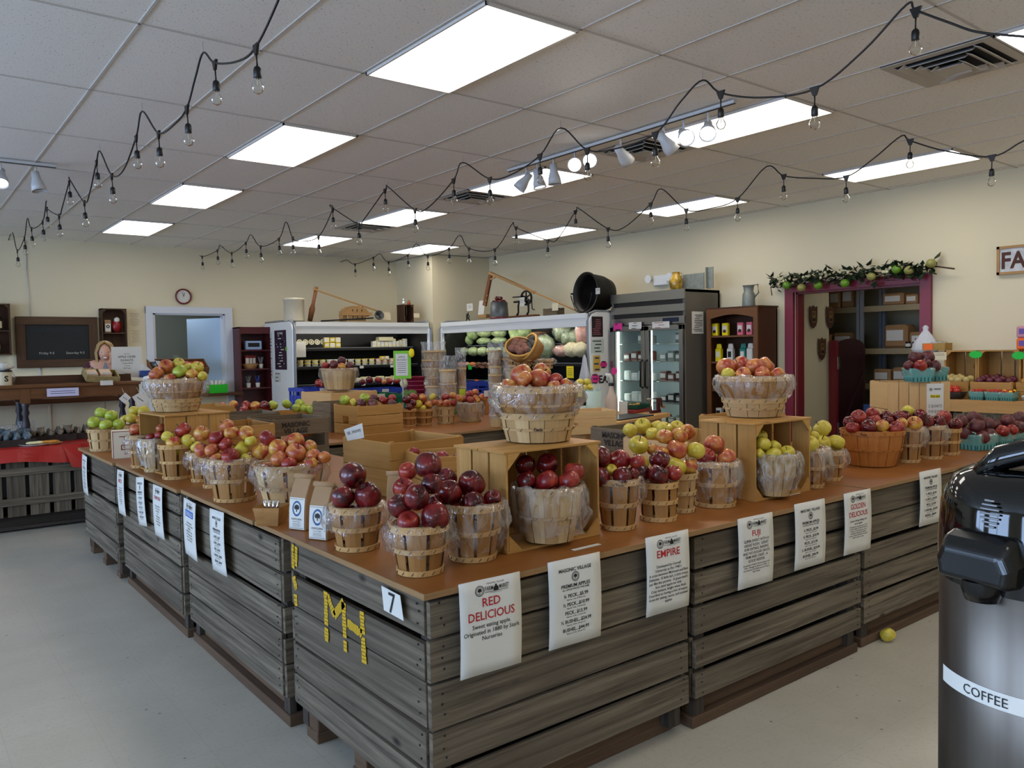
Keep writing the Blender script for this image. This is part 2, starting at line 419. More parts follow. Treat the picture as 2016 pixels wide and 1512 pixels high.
# air vents
M_vent = flat('vent_enamel', 'b9b2a8', .45); M_duct = flat('duct_dark', '1c1a18', .8)
for j, nm in ((-1, 'nearest the camera, by the top right corner'), (0, 'behind the spotlight track'), (1, 'beside the cluster of white spotlights'), (2, 'smallest, farthest from the camera')):
    t_ = thing('ceiling_vent', 'square louvred ceiling air vent ' + nm, 'ceiling vent', (LX0+PT+.285, LY0+PT*j+1.195+.30, CH), group='square ceiling air vents')
    v = MB(); v.box((0, 0, .005), (.60, .60, .006)); v.build('duct', M_duct, t_)
    fr = MB()
    for k, s in enumerate((.60, .46, .33, .20)):
        w = .055 if k == 0 else .045; zz = -.002-.008*k
        for a, b2 in ((0, -1), (0, 1), (-1, 0), (1, 0)):
            tl = Matrix.Rotation(.5*(-b2 if b2 else 0) if k else 0, 4, 'X') @ Matrix.Rotation(.5*(a if a else 0) if k else 0, 4, 'Y')
            if b2: fr.box((0, b2*(s/2-w/2), zz), (s, w, .004), R=tl.to_3x3())
            else: fr.box((a*(s/2-w/2), 0, zz), (w, s-2*w+.001, .004), R=tl.to_3x3())
    fr.box((0, 0, -.03), (.15, .15, .004)); fr.build('louvre', M_vent, t_)

# doorway in the back wall (service window) with white trim
tr = MB()
tr.box((3.09, YB-.02, 1.12), (.10, .04, 2.24)); tr.box((4.26, YB-.02, 1.12), (.11, .04, 2.24)); tr.box((3.675, YB-.02, 2.19), (1.27, .042, .10))
tr.box((3.16, YB+.06, 1.5), (.03, .14, 1.28)); tr.box((4.19, YB+.06, 1.5), (.03, .14, 1.28)); tr.box((3.67, YB+.06, 2.13), (1.06, .14, .025))
struct('trim_2', tr, M_ltrim)
r2 = MB(); r2.box((4.2, 14.9, 1.3), (5, .1, 2.6)); r2.box((1.8, 13.9, 1.3), (.1, 2.1, 2.6)); r2.box((6.6, 13.9, 1.3), (.1, 2.1, 2.6)); struct('wall_back_room', r2, M_grwall)
r2 = MB(); r2.box((4.2, 13.9, 2.65), (5, 2.2, .1)); struct('ceiling_back_room', r2, M_tile)
# lamp of the back room
d = thing('ceiling_light', 'ceiling lamp in the back room behind the service opening', 'ceiling light', (3.6, 13.6, 2.6))
q = MB(); q.box((0, 0, -.02), (.5, .9, .02)); q.build('diffuser', emit('back_room_lamp', (.8, .9, 1), 7.0), d)
dr = MB(); dr.box((.40, 0, 1.05), (.8, .04, 2.1)); do = struct('door_1', dr, flat('pale_blue_door', 'b5cbe4', .35), loc=(4.30, 12.95, 0), rz=2.05)
kb = MB(); kb.sph((.74, -.05, 1.0), .03); kb.build('door_knob', M_chrome, do)
# red framed doorway in the right wall, store room behind it
tr = MB()
for yc in (5.46, 3.88): tr.box((XW-.02, yc, 1.11), (.05, .11, 2.22))
tr.box((XW-.023, 4.67, 2.172), (.052, 1.47, .10)); struct('trim_3', tr, M_trimred)
tr = MB(); tr.box((XW+.07, 5.385, 1.06), (.13, .03, 2.12)); tr.box((XW+.07, 3.945, 1.06), (.13, .03, 2.12)); tr.box((XW+.07, 4.67, 2.115), (.13, 1.46, .03)); struct('trim_4', tr, M_red)
r3 = MB(); r3.box((8.95, 5.47, 1.25), (.66, .08, 2.5)); struct('wall_store_side', r3, M_stwall)
r3 = MB(); r3.box((11.6, 5.4, 1.25), (.1, 7, 2.5)); r3.box((10.1, 2.4, 1.25), (3, .1, 2.5)); r3.box((10.1, 8.6, 1.25), (3, .1, 2.5)); struct('wall_store_back', r3, M_stwall)
r3 = MB(); r3.box((10.1, 5.5, 2.55), (3.1, 6.4, .1)); struct('ceiling_store', r3, M_tile)
d = thing('ceiling_light', 'ceiling lamp inside the store room beyond the red doorway', 'ceiling light', (9.5, 4.4, 2.49))
q = MB(); q.box((0, 0, -.01), (.3, .9, .02)); q.build('diffuser', emit('store_lamp', (1, .93, .8), 6), d)
# corners of the pale daylight patch above the chillers, left undrawn
q = MB(); a, b_ = hx(1068, 486, XW-.012), hx(1136, 530, XW-.012)
# saloon doors
M_saloon = flat('saloon_maroon', '2c0c10', .4)
def saloon(name, lab, hp, w, ang, flip=1):
    t_ = thing(name, lab, 'door', hp, ang)
    pts = [(0, .55), (w, .55), (w, 1.62)]+[(w/2+w/2*math.cos(a), 1.62+.13*math.sin(a)) for a in [PI*k/10 for k in range(11)]]+[(0, 1.55)]
    M = Matrix.Rotation(PI/2, 4, 'X'); p = MB(); p.prism([(0, .40), (w, .40), (w, 1.60)]+[(w/2+w*.5*math.cos(a), 1.60+.12*math.sin(a)) for a in [PI*k/10 for k in range(1, 10)]]+[(0, 1.60)], .03, M=M, z0=-.015)
    p.build('panel', M_saloon, t_)
    r = MB()
    for c, d_ in (((.03, 0, 1.0), (.05, .045, 1.15)), ((w-.03, 0, 1.0), (.05, .045, 1.15)), ((w/2, 0, .46), (w-.1, .045, .09)), ((w/2, 0, 1.30), (w-.1, .045, .06))): r.box(c, d_)
    r.bar((.05, -.012, .5), (w-.05, -.012, 1.28), .03, .05, up=(0, 1, 0)); r.build('frame', M_saloon, t_)
    h = MB(); h.lathe([(.03, -.08), (.03, .08)], 12, (-.02, -.03, 1.42), cap=False); h.lathe([(.03, -.08), (.03, .08)], 12, (-.02, -.03, .60), cap=False); h.each('hinge', M_chrome, t_); MB().box((-.05, 0, 1.05), (.05, .10, 1.3)).build('hinge_post', M_red, t_)
p = hy(1665, 760, 5.33)
saloon('saloon_door', 'dark red saloon door with arched top and chrome hinge, open in the store doorway', (9.33, 5.36, -.15), .55, -.12)
saloon('saloon_door', 'dark red saloon door folded back at the right jamb of store doorway', (XW+.12, 3.99, -.15), .58, .25)
# ================================================================== bins, table tops
TZ = .80
def bin_(lab, x0, x1, y0, y1, style='x', top=.782, sides='LF', paint=False):
    """weathered slatted bin; style x: pallet runners along x, y: along y, f: short feet"""
    t_ = thing('apple_bin', lab, 'wooden bin', ((x0+x1)/2, (y0+y1)/2, 0), group='grey weathered bulk bins under the table tops')
    w, d = x1-x0, y1-y0; r = random.Random(int(x0*91+y0*37))
    zs = [.125]; 
    for k in range(5): zs.append(zs[-1]+(top-.125)/5+(r.uniform(-.014, .014) if k < 4 else 0))
    zs[-1] = top
    for nm, ax, sg in (('front', 'y', -1), ('left', 'x', -1), ('back', 'y', 1), ('right', 'x', 1)):
        p = MB()
        for k in range(5):
            a, b = zs[k], zs[k+1]; h = b-a-r.choice([.007, .011, .018, .026]); t = .02
            tl = Matrix.Rotation(r.uniform(-.006, .006), 3, 'Y' if ax == 'y' else 'X')
            jut = r.uniform(-.003, .004)
            if ax == 'y': p.box((0, sg*(d/2-t/2+jut), a+h/2), (w-.008, t, h), R=tl)
            else: p.box((sg*(w/2-t/2+jut), 0, a+h/2), (t, d-.05, h), R=tl)
        nl = p
        for k in range(5):
            zc = (zs[k]+zs[k+1])/2
            for e in (-1, 1):
                for q in range(3):
                    off = (w if ax == 'y' else d)/2-.035-r.uniform(0, .02)-(.01 if ax == 'x' else 0); zz = zc+(q-1)*.035+r.uniform(-.01, .01)
                    if ax == 'y': nl.box((e*off, sg*(d/2+.004), zz), (.007, .003, .007), mi=1)
                    else: nl.box((sg*(w/2+.004), e*off, zz), (.003, .007, .007), mi=1)
        p.build('side_panel', [M_grey, M_iron], t_, bev=.002)
    q = MB()
    for sx in (-1, 1):
        for sy in (-1, 1): q.box((sx*(w/2-.055), sy*(d/2-.055), (top+.03)/2+.0), (.06, .06, top-.045))
    q.each('corner_post', M_grey_l, t_)
    q = MB(); q.box((0, 0, .11), (w-.09, d-.09, .02)); q.build('floor_board', M_grey_l, t_)
    q = MB()
    if style == 'x':
        for sy in (-1, 0, 1):
            q.box((0, sy*(d/2-.07), .075), (w-.05, .04, .06)); q.box((0, sy*(d/2-.06), .022), (w-.01, .09, .044))
    elif style == 'y':
        for sx in (-1, 0, 1):
            q.box((sx*(w/2-.07), 0, .075), (.04, d-.05, .06)); q.box((sx*(w/2-.06), 0, .022), (.09, d-.01, .044))
    else:
        for sy in (-1, 0, 1):
            q.box((0, sy*(d/2-.12), .075), (w-.05, .09, .10)); q.box((0, sy*(d/2-.12), .02), (w-.04, .10, .04))
    q.each('pallet_runner', wood_brown, t_, bev=.003)
    return t_
wood_brown = wood('pallet_brown', '5a4534', '7a6048', '4c3a2c', .85, 2.2, 40, None, .3, .8)
b1 = bin_('weathered grey bin at the near corner, painted with yellow letters', 1.225, 2.395, 1.985, 3.01, 'f')
bin_('weathered grey bin in the front row, second from the near corner', 2.43, 3.68, 1.985, 3.2, 'x')
bin_('weathered grey bin at the right end of front row, beside the fallen yellow apple', 3.73, 4.96, 2.0, 3.2, 'x')
bin_('weathered grey bin partly hidden behind the steel coffee airpot', 5.05, 6.28, 2.03, 3.25, 'x')
bin_('weathered grey bin on the left side, next behind the yellow-lettered corner bin', 1.205, 2.38, 3.04, 4.33, 'y')
bin_('weathered grey bin on the left side, third back, behind three hanging signs', 1.19, 2.38, 4.37, 5.72, 'y')
bin_('weathered grey bin at far left end of the apple display, on short red-tipped feet', 1.17, 2.36, 5.79, 6.92, 'f')
bin_('weathered bin in the back row behind the pale pine apple crate', 2.44, 3.62, 5.80, 6.95, 'x')
bin_('weathered bin in the back row under four half-peck baskets', 3.66, 4.86, 5.74, 6.95, 'x')
bin_('weathered bin in the back row right of centre, under the peeling tools', 4.92, 6.2, 6.28, 6.93, 'x')
bin_('weathered bin far back left, under the row of red and green apples', 1.6, 2.9, 7.0, 8.1, 'x')
bin_('weathered bin far back, under the plastic produce crates', 2.95, 4.3, 7.0, 8.2, 'x')
bin_('weathered bin far back, below the blue produce crates', 4.35, 5.7, 7.0, 8.2, 'x')
# yellow stencil paint on the corner bin and its neighbours
M_ypaint = flat('yellow_paint', 'c9a012', .7)
py = MB(); X = 1.2205
def stroke(y0, z0, y1, z1, w=.014, mb=py, X=X):
    a = Vector((0, y0, z0)); b = Vector((0, y1, z1)); n = max(2, int((b-a).length/.012)); d = (b-a).normalized(); s = Vector((0, -d.z, d.y))
    for k in range(n):
        if rnd.random() < .07: continue
        p, q = a+(b-a)*(k/n), a+(b-a)*((k+1.15)/n); w1 = w*rnd.uniform(.75, 1.1)
        mb.quad([p+s*w1+Vector((X, 0, 0)), q+s*w1+Vector((X, 0, 0)), q-s*w1+Vector((X, 0, 0)), p-s*w1+Vector((X, 0, 0))])
def hp(u, v): p = hx(u, v, 1.2205); return p.y, p.z
for nm, ST in (('painted_letter_m', (((641, 1165), (643, 1262)), ((645, 1172), (658, 1212)), ((658, 1212), (676, 1186)), ((676, 1186), (680, 1282)))), ('painted_letter_h', (((684, 1226), (712, 1248)), ((712, 1204), (717, 1305)))), ('painted_stripe', (((577, 1072), (577, 1118)), ((582, 1076), (582, 1120)), ((578, 1135), (583, 1160)), ((581, 1170), (583, 1192))))):
    py = MB()
    for a, b_ in ST: stroke(*hp(*a), *hp(*b_), w=.016, mb=py)
    py.build(nm, M_ypaint, b1).location = (-b1.location.x, -b1.location.y, 0)

def top_(name, lab, x0, x1, y0, y1, seams=(), z=.8, rz=0, t=.018, mat=None, ov=0):
    """plywood sheet lying on the bins; edge band darker"""
    t_ = thing(name, lab, 'table top', ((x0+x1)/2, (y0+y1)/2, z), rz)
    p = MB(); w, d = x1-x0, y1-y0; p.box((0, 0, -t/2+.0005), (w-.004, d-.004, t-.001)); p.build('board', mat or M_ply, t_)
    e = MB()
    for c, s in (((0, -d/2, -t/2), (w, .004, t)), ((0, d/2, -t/2), (w, .004, t)), ((-w/2, 0, -t/2), (.004, d, t)), ((w/2, 0, -t/2), (.004, d, t))): e.box(c, s)
    e.build('edge', M_ply_edge, t_); return t_
top_('plywood_top', 'orange-brown plywood top over the near corner bin', 1.195, 3.705, 1.955, 3.30)
top_('plywood_top', 'orange-brown plywood top of the front right bin under the big brown basket', 3.715, 5.02, 1.97, 3.30, z=.803)
top_('plywood_top', 'plywood top at far right, under the teal quart boxes', 5.03, 6.4, 2.0, 3.30)
top_('plywood_top', 'orange-brown plywood top along the left side, under the bicoloured apple baskets', 1.19, 2.40, 3.31, 4.35)
top_('plywood_top', 'orange-brown plywood top along the left side, farther half', 1.17, 2.40, 4.355, 5.76)
top_('plywood_top', 'orange-brown plywood top at the far left end beside the cartoned jug box', 1.15, 2.40, 5.765, 6.96)
top_('plywood_top', 'plywood top of the back row under the pine apple crate', 2.41, 3.64, 5.77, 6.97)
top_('plywood_top', 'plywood top of the back row under four half-peck baskets', 3.645, 4.88, 5.71, 6.97)
top_('plywood_top', 'plywood top of the back row right of centre', 4.885, 6.3, 6.24, 6.97)
top_('plywood_top', 'plywood top far back left, under the red and green apples', 1.58, 2.92, 6.98, 8.15)
top_('plywood_top', 'plywood top far back, under the green produce crates', 2.93, 5.75, 6.98, 8.22)

# ================================================================== signs
LOGO_TREE = [(0, -.5), (.06, -.5), (.06, -.15), (.3, -.2), (.42, .05), (.3, .32), (0, .45), (-.3, .32), (-.42, .05), (-.3, -.2), (-.06, -.15), (-.06, -.5)]
def ring(mb, fn, u, v, r, t, mi=0, n=20, sx=1.):
    for k in range(n):
        a, b = 2*PI*k/n, 2*PI*(k+1)/n
        mb.add([fn(u+r*sx*math.cos(a), v+r*math.sin(a)), fn(u+r*sx*math.cos(b), v+r*math.sin(b)), fn(u+(r-t)*sx*math.cos(b), v+(r-t)*math.sin(b)), fn(u+(r-t)*sx*math.cos(a), v+(r-t)*math.sin(a))], [(0, 1, 2, 3)], None, False, mi)
def poly(mb, fn, u, v, s, pts, mi=0, sx=1.):
    mb.add([fn(u+p[0]*s*sx, v+p[1]*s) for p in pts], [tuple(range(len(pts)))], None, False, mi)
def rect(mb, fn, u, v, w, h, mi=0): poly(mb, fn, u, v, 1, [(-w/2, -h/2), (w/2, -h/2), (w/2, h/2), (-w/2, h/2)], mi)
def logo(mb, fn, u, v, r):
    ring(mb, fn, u, v, r, r*.12); ring(mb, fn, u, v, r*.72, r*.08); poly(mb, fn, u, v, r*1.1, LOGO_TREE)
    for k in range(16):
        a = 2*PI*k/16; rect(mb, fn, u+.86*r*math.cos(a), v+.86*r*math.sin(a), r*.1, r*.1)
def farm_head(mb, fn, y=.118):
    logo(mb, fn, -.040, y-.006, .0165); text(mb, 'MASONIC VILLAGE', fn, .018, y+.012, .0052, .075)
    text(mb, 'FARM', fn, -.006, y-.003, .013, .030, bold=.01); text(mb, 'MARKET', fn, .049, y-.003, .013, .036, bold=.01)
    poly(mb, fn, .0195, y-.004, .018, [(-.5, -.5), (.5, -.5), (.5, .1), (.2, .3), (.2, .5), (0, .62), (-.2, .5), (-.2, .3), (-.5, .1)])
    rect(mb, fn, .022, y-.014, .085, .0014); text(mb, 'AT MASONIC VILLAGE', fn, .018, y-.018, .003, .07)
def price(mb, fn):
    text(mb, 'MASONIC VILLAGE', fn, 0, .108, .0115, .15, bold=.02); logo(mb, fn, 0, .083, .016)
    text(mb, 'PREMIUM APPLES', fn, 0, .055, .0115, .15, bold=.02); text(mb, 'ALL APPLES PRICED THE SAME', fn, 0, .043, .006, .125, bold=.01)
    y = .022
    for a, b in (('¼ PECK...$5.99', 'Approx. 3 lbs. (1.99 per lb.)'), ('½ PECK...$10.99', 'Approx. 6 lbs. (1.83 per lb.)'), ('PECK...$15.99', 'Approx. 12 lbs. (1.33 per lb.)'), ('½ BUSHEL...$24.99', 'Approx. 26 lbs. (.96 per lb.)'), ('BUSHEL...$44.99', 'Approx. 52 lbs. (.86 per lb.)')):
        text(mb, a, fn, 0, y, .0115, .15, bold=.02); text(mb, b, fn, 0, y-.0125, .005, .10, bold=.01); y -= .0285
def sign(lab, o, ax, hue=None, heading=(), lines=(), small=(), kind='info', h=.29, w=.226, bow=.006, tilt=0, grp='white signs hung on the bins', band=None):
    """o: middle of the sheet; ax 'y' faces -y, 'x' faces -x"""
    rz = 0 if ax == 'y' else -PI/2
    t_ = thing('price_sign' if kind == 'price' else 'variety_sign', lab, 'sign', o, rz)
    ct, st = math.cos(tilt), math.sin(tilt)
    f0 = lambda a, b: Vector((a*ct-b*st, -bow*(1-(2*b/h)**2)-.004*math.sin(a*14), a*st+b*ct))
    fn = lambda a, b: f0(a, b)+Vector((0, -.0016, 0))
    p = MB(); vs = []; n = 6; k = 8
    for j in range(k+1):
        for i in range(n+1): vs.append(f0(-w/2+w*i/n, h/2-h*j/k))
    p.add(vs, [(j*(n+1)+i, (j+1)*(n+1)+i, (j+1)*(n+1)+i+1, j*(n+1)+i+1) for j in range(k) for i in range(n)], None, True)
    p.build('sheet', M_wt, t_, solid=.001)
    b = MB()
    if kind == 'price': price(b, fn)
    else:
        farm_head(b, fn); y = .046
        for s, hh in lines: text(b, s, fn, 0, y, hh*1.12, .205, bold=.006); y -= hh*1.66
    b.build('lettering', M_ink, t_)
    if heading:
        b = MB(); y = .076
        for s, hh, ww in heading: text(b, s, fn, 0, y, hh, ww, bold=.012); y -= hh*1.5
        if band:
            rect(b, lambda a, c: f0(a, c)+Vector((0, -.001, 0)), 0, .076, .15, .034, 1)
        b.build('heading', [hue or M_redink, M_blueink], t_)
    return t_
yS = 1.948; zS = .662
L9 = .0085
sign('white RED DELICIOUS sign with red heading on the corner bin', (1.424, yS, zS), 'y', heading=[('RED', .026, .1), ('DELICIOUS', .026, .17)], lines=[('', .012), ('', .012), ('Sweet eating apple.', .0115), ('Originated in 1880 by Stark', .0115), ('Nurseries', .0115)])
sign('white apple price list sign right of the RED DELICIOUS sign', (1.772, yS, zS+.003), 'y', kind='price')
sign('white EMPIRE sign with red heading and long description', (2.234, yS, zS+.010), 'y', heading=[('EMPIRE', .027, .125)], lines=[(s, .0088) for s in ('', 'Developed by Cornell', "University in the 1940's.", 'A cross between McIntosh and Red', 'Delicious.  A little tart, a little sweet,', 'just like the parents.  A great lunch-', 'box sized apple for kids.', 'Crisp texture, bright white flesh.', 'Described as having a hint of melon.', 'Great for eating, sauce, and caramel', 'apples.')][0:], w=.226)
sign('white FUJI sign with red heading, second bin of the front row', (2.773, yS, zS), 'y', heading=[('FUJI', .023, .07)], lines=[(s, .0098) for s in ('SUPER-SWEET WITH A', 'DENSE FLESH.  GREAT', 'FOR EATING, BAKING', 'AND NO-SUGAR SAUCE.', 'FIRM AND CRISP... A', 'GOOD KEEPER.')]+[(s, .0062) for s in ('Developed in Fujisaki, Aomori Japan in the', "1930's.  Brought to America in 1962.  A", 'cross between Red Delicious and Virginia', 'Ralls Genet.')])
sign('white apple price list sign between the FUJI and GOLDEN DELICIOUS signs', (3.172, yS, zS+.006), 'y', kind='price')
sign('white GOLDEN DELICIOUS sign with red heading', (3.573, yS, zS+.002), 'y', heading=[('GOLDEN', .024, .12), ('DELICIOUS', .024, .15)], lines=[('', .012), ('', .01), ('Sweet eating, baking and', .0085), ('sauce apple.', .0085)]+[(s, .0062) for s in ('Prompted by a bud grower in 1914', 'in West Virginia. A hybrid of Grimes', 'Golden. In 2013 the group were', 'recognized. #20 has the highest', 'number of parts (57,000) of any plant', 'genome found to date.')])
sign('white apple price list sign right of the fallen yellow apple, front right bin', (4.343, yS+.015, zS+.018), 'y', kind='price')
sign('white apple price list sign at the right edge beside the airpot', (5.95, yS+.045, zS+.03), 'y', kind='price')
xS = 1.168
sign('white apple price list sign at the far left end of the display', (xS-.025, 6.675, .622), 'x', kind='price')
sign('white sign with faint red heading, second from the far left end', (xS, 5.62, .622), 'x', heading=[('MUTSU', .026, .11)], lines=[(s, .0088) for s in ('', 'Sweet yet tart flavor', 'with crisp juicy flesh.', 'Large yellow-green', 'apple good for eating', 'pies and sauce.', 'A cross between', 'Golden Delicious', 'and Indo.')], tilt=.05)
sign('white apple price list sign, third from the far left end', (xS, 5.105, .636), 'x', kind='price', tilt=.12)
sign('white sign with pink-red heading, fourth from the far left end', (xS, 4.722, .632), 'x', heading=[('STAYMAN WINESAP', .02, .16)], lines=[(s, .0088) for s in ('', 'Rich, tangy, wine-like', 'flavor.  Juicy cream', 'coloured flesh.', 'Great', 'for eating, baking', 'cider and sauce.', 'Keeps well all winter', 'in cold storage.')], tilt=.04)
sign('white sign with a blue banner, left side of the display', (xS+.006, 4.150, .628), 'x', heading=[('JONAGOLD', .02, .13)], band=True, hue=M_white, lines=[(s, .0088) for s in ('', 'Sweet, tangy and', 'a cross between Golden', 'Delicious', 'and Jonathan.  Great', 'for eating, pies and', 'sauce.  An excellent', 'all purpose apple.')])
sign('white apple price list sign nearest the corner bin on the left side', (xS+.006, 3.722, .640), 'x', kind='price', tilt=.06)
# number plate on the corner bin
t_ = thing('number_plate', 'small white plate with number 7 stapled at bin corner', 'sign', (1.208, 2.20, .70), -PI/2)
ps = [hx(751, 1153, 1.208), hx(790, 1172, 1.208), hx(797, 1222, 1.208), hx(756, 1201, 1.208)]
cc = sum(ps, Vector())/4; t_.location = (0, 0, 0); t_.rotation_euler = (0, 0, 0)
p = MB(); p.quad(ps, nu=3, nv=3, fn=lambda u, v: Vector((-.004*u, 0, 0))); p.build('plate', M_wt, t_, solid=.001)
p = MB(); text(p, '7', lambda a, b: Vector((1.2035, cc.y-a-.0, cc.z+b)), 0, 0, .065, bold=.0); text(p, '1/2', lambda a, b: Vector((1.2045, cc.y-a, cc.z+b)), -.045, .052, .012, bold=.02); p.build('digit', M_ink, t_)
for a, b_, lab in (((1128, 1083), (1180, 1071), 'small white shelf strip on the table edge near the big crate'), ((1551, 975), (1573, 970), 'small white shelf strip on table edge near golden apples crate')):
    p0, p1 = hz(*a, .801), hz(*b_, .801); q = MB(); q.box(((p0+p1)/2), ((p1-p0).length, .018, .0015), R=Matrix.Rotation(math.atan2((p1-p0).y, (p1-p0).x), 3, 'Z')); tag(q.build('price_strip', M_wt), lab, 'label strip')
# ================================================================== baskets, crates, apples
def basket(lab, x, y, z, rb, rt, h, style='slat', bag=0, rz=0, mat=None, mark=None, group='splint apple baskets'):
    """slat: wide vertical slats with gaps and three hoops; stave: closed staves with a rim band"""
    t_ = thing('apple_basket', lab, 'basket', (x, y, z), rz, group); mat = mat or M_bask
    r = random.Random(int(x*977+y*131)); R = lambda s: rb+(rt-rb)*(s**.85)
    ns = (7 if rt < .1 else 9) if style == 'slat' else max(12, int(rt*110)); cover = .82 if style == 'slat' else .97
    p = MB()
    for k in range(ns):
        a0 = 2*PI*(k+(1-cover)/2)/ns; a1 = 2*PI*(k+cover+(1-cover)/2)/ns; o = r.random()*9
        vs = []; m_ = 3; J = 6
        for j in range(J+1):
            s = j/J; rr = (R(s) if style == 'slat' else rb+(rt-rb)*math.sin(s*PI/2*.9)/math.sin(PI/2*.9))-(.002*(k % 2))
            for i in range(m_+1):
                a = a0+(a1-a0)*i/m_
                if style != 'slat' and k % 2: rr2 = rr-.001
                else: rr2 = rr
                vs.append((rr2*math.cos(a), rr2*math.sin(a), .004+s*(h-.006)))
        vs2 = [(v[0]*(1-.0025/max(rb, .03)), v[1]*(1-.0025/max(rb, .03)), v[2]) for v in vs]; n0 = len(vs); fs = []; uv = []
        for j in range(J):
            for i in range(m_):
                q = j*(m_+1)+i; fs.append((q, q+1, q+m_+2, q+m_+1)); fs.append((n0+q+1, n0+q, n0+q+m_+1, n0+q+m_+2))
                for _ in range(2): uv.append([(o+h*j/J, o+rt*i*.2), (o+h*j/J, o+rt*(i+1)*.2), (o+h*(j+1)/J, o+rt*(i+1)*.2), (o+h*(j+1)/J, o+rt*i*.2)])
        p.add(vs+vs2, fs, uv)
    p.build('staves', mat, t_)
    hp_ = [(h-.011, .024, 1)]
    if style == 'slat': hp_ += [(h*.50, .016, 0), (.010, .018, 0)]
    else: hp_ += [(h*.47, .009, 0)] if rt < .17 or mat is M_bask_b else []
    for zc, w, rim in hp_:
        q = MB(); s0, s1 = (zc-w/2)/h, (zc+w/2)/h; f = (lambda s: R(min(1, max(0, s)))) if style == 'slat' else (lambda s: rb+(rt-rb)*math.sin(max(0, min(1, s))*PI/2*.9)/math.sin(PI/2*.9))
        e = .0055; q.lathe([(f(s0)-.0005, zc-w/2), (f(s0)+e, zc-w/2), (f(s1)+e, zc+w/2), (f(s1)-.001, zc+w/2), (f(s1)-.004, zc+w/2-.002)], 36, cap=False, sm=False)
        if rim: q.lathe([(f(s0)-.0055, zc-w/2), (f(s1)-.0055, zc+w/2+.001), (f(s1)-.003, zc+w/2+.001)], 36, cap=False, sm=False)
        q.build('hoop', M_hoop if mat is M_bask else mat, t_)
    q = MB()
    for zc, w, rim in hp_:
        for k in range(ns*2 if style == 'slat' else ns):
            a = 2*PI*(k+.4)/(ns*2 if style == 'slat' else ns); rr = (R(zc/h) if style == 'slat' else rb+(rt-rb)*math.sin(min(1, zc/h)*PI/2*.9)/math.sin(PI/2*.9))+.006
            q.bar((rr*math.cos(a), rr*math.sin(a), zc-.005), (rr*math.cos(a+.009/rr), rr*math.sin(a+.009/rr), zc+.005), .0028, .0016)
    q.build('staples', MATS.get('staple') or flat('staple', '5b4a38', .5, .4), t_)
    q = MB(); q.lathe([(0.001, .004), (rb-.002, .004)], 24, cap=False, sm=False); q.lathe([(0.001, .008), (rb-.002, .008)], 24, cap=False, sm=False); q.build('base', mat, t_)
    if bag:
        a_, b_ = r.random()*6, r.random()*6; q = MB(); n = 40; prof = []
        vs = []; J = 9; H0 = h*(.16 if bag > 1 else .42)
        def lip(a): return .012*math.sin(5*a+a_)+.008*math.sin(11*a+b_)
        rows = [(-.02, h*.9, 0), (-.012, h+.004, 1)]
        for j in range(J+1): rows.append((.004+.018*math.sin(PI*min(1, j/J*1.1)), h+.004-(h-H0)*j/J, .5+j/J))
        for off, zz, wv in rows:
            s = max(0, min(1, zz/h)); rr = R(s) if style == 'slat' else rb+(rt-rb)*math.sin(s*PI/2*.9)/math.sin(PI/2*.9)
            for k in range(n):
                a = 2*PI*k/n; w = wv*(.006*math.sin(9*a+zz*60+a_)+.006*math.sin(17*a+b_-zz*40)+.014*max(0, math.sin(a+b_))**2*(wv > 1))
                vs.append(((rr+.006+off+abs(w))*math.cos(a), (rr+.006+off+abs(w))*math.sin(a), zz+(lip(a) if wv == 1 or zz < H0+.03 else 0)*.5))
        fs = [(i*n+k, i*n+(k+1) % n, (i+1)*n+(k+1) % n, (i+1)*n+k) for i in range(len(rows)-1) for k in range(n)]
        q.add(vs, fs, None, True); q.build('plastic_bag_liner', M_bagm if bag == 3 else M_bag2 if bag == 2 else M_bag, t_)
    if mark:
        q = MB(); txt_, zz, hh, ang = mark; s = zz/h; rr = (R(s) if style == 'slat' else rb+(rt-rb)*math.sin(min(1, s)*PI/2*.9)/math.sin(PI/2*.9))+.0072
        text(q, txt_, lambda a, b: Vector((rr*math.cos(ang+a/rr), rr*math.sin(ang+a/rr), zz+b)), 0, 0, hh, bold=.02); q.build('handwriting', M_ink, t_)
    return t_
BASK = {}
D2 = Vector((RC[2][0], RC[2][1], 0)).normalized()
def pb(key, lab, cx, yb, wb, wt, yr, z=TZ, **k):
    p = hz(cx, yb, z); d = depth(p); rb = wb*d/F; c = Vector((p.x, p.y, 0)); hd_ = c.normalized(); c = c+hd_*rb; rt = wt*d/F
    q = c-hd_*rt; h = zat(yr, q.x, q.y)-z
    face = math.atan2(-hd_.y, -hd_.x)
    if k.get('mark'): k['mark'] = (k['mark'][0], k['mark'][1]*h, k['mark'][2], face+k['mark'][3])
    basket(lab, c.x, c.y, z+.0005, rb, rt, h, **k); BASK[key] = (c.x, c.y, z, rb, rt, h)
    return c
bask = pb
bask('B1', 'half-peck slatted basket of dark red apples at the table corner', 828, 1137, 43, 58, 1040, bag=1)
bask('B2', 'quarter-peck slatted basket with three dark red apples, left of corner basket', 704, 1088, 40, 52, 1002, bag=1)
bask('B3', 'bagged slatted basket of dark red apples, right of the corner basket', 932, 1109, 44, 63, 999, bag=2)
bask('B4', 'closed-stave peck basket wrapped in clear plastic inside the centre crate', 1081, 1074, 50, 68, 965, z=.812, style='stave', bag=2, mat=M_bask_p)
bask('B5', 'slatted basket marked half peck, right of the centre crate', 1217, 1046, 32, 43, 947, bag=1, mark=('½ Peck', .92, .011, 0))
bask('B6', 'slatted basket of dark red apples, middle of the front row between two bagged baskets', 1297, 1029, 34, 38, 953, bag=0)
bask('B7', 'pale slatted basket of yellow apples, half hidden behind its neighbour', 1340, 1011, 25, 33, 935, mat=M_bask_p)
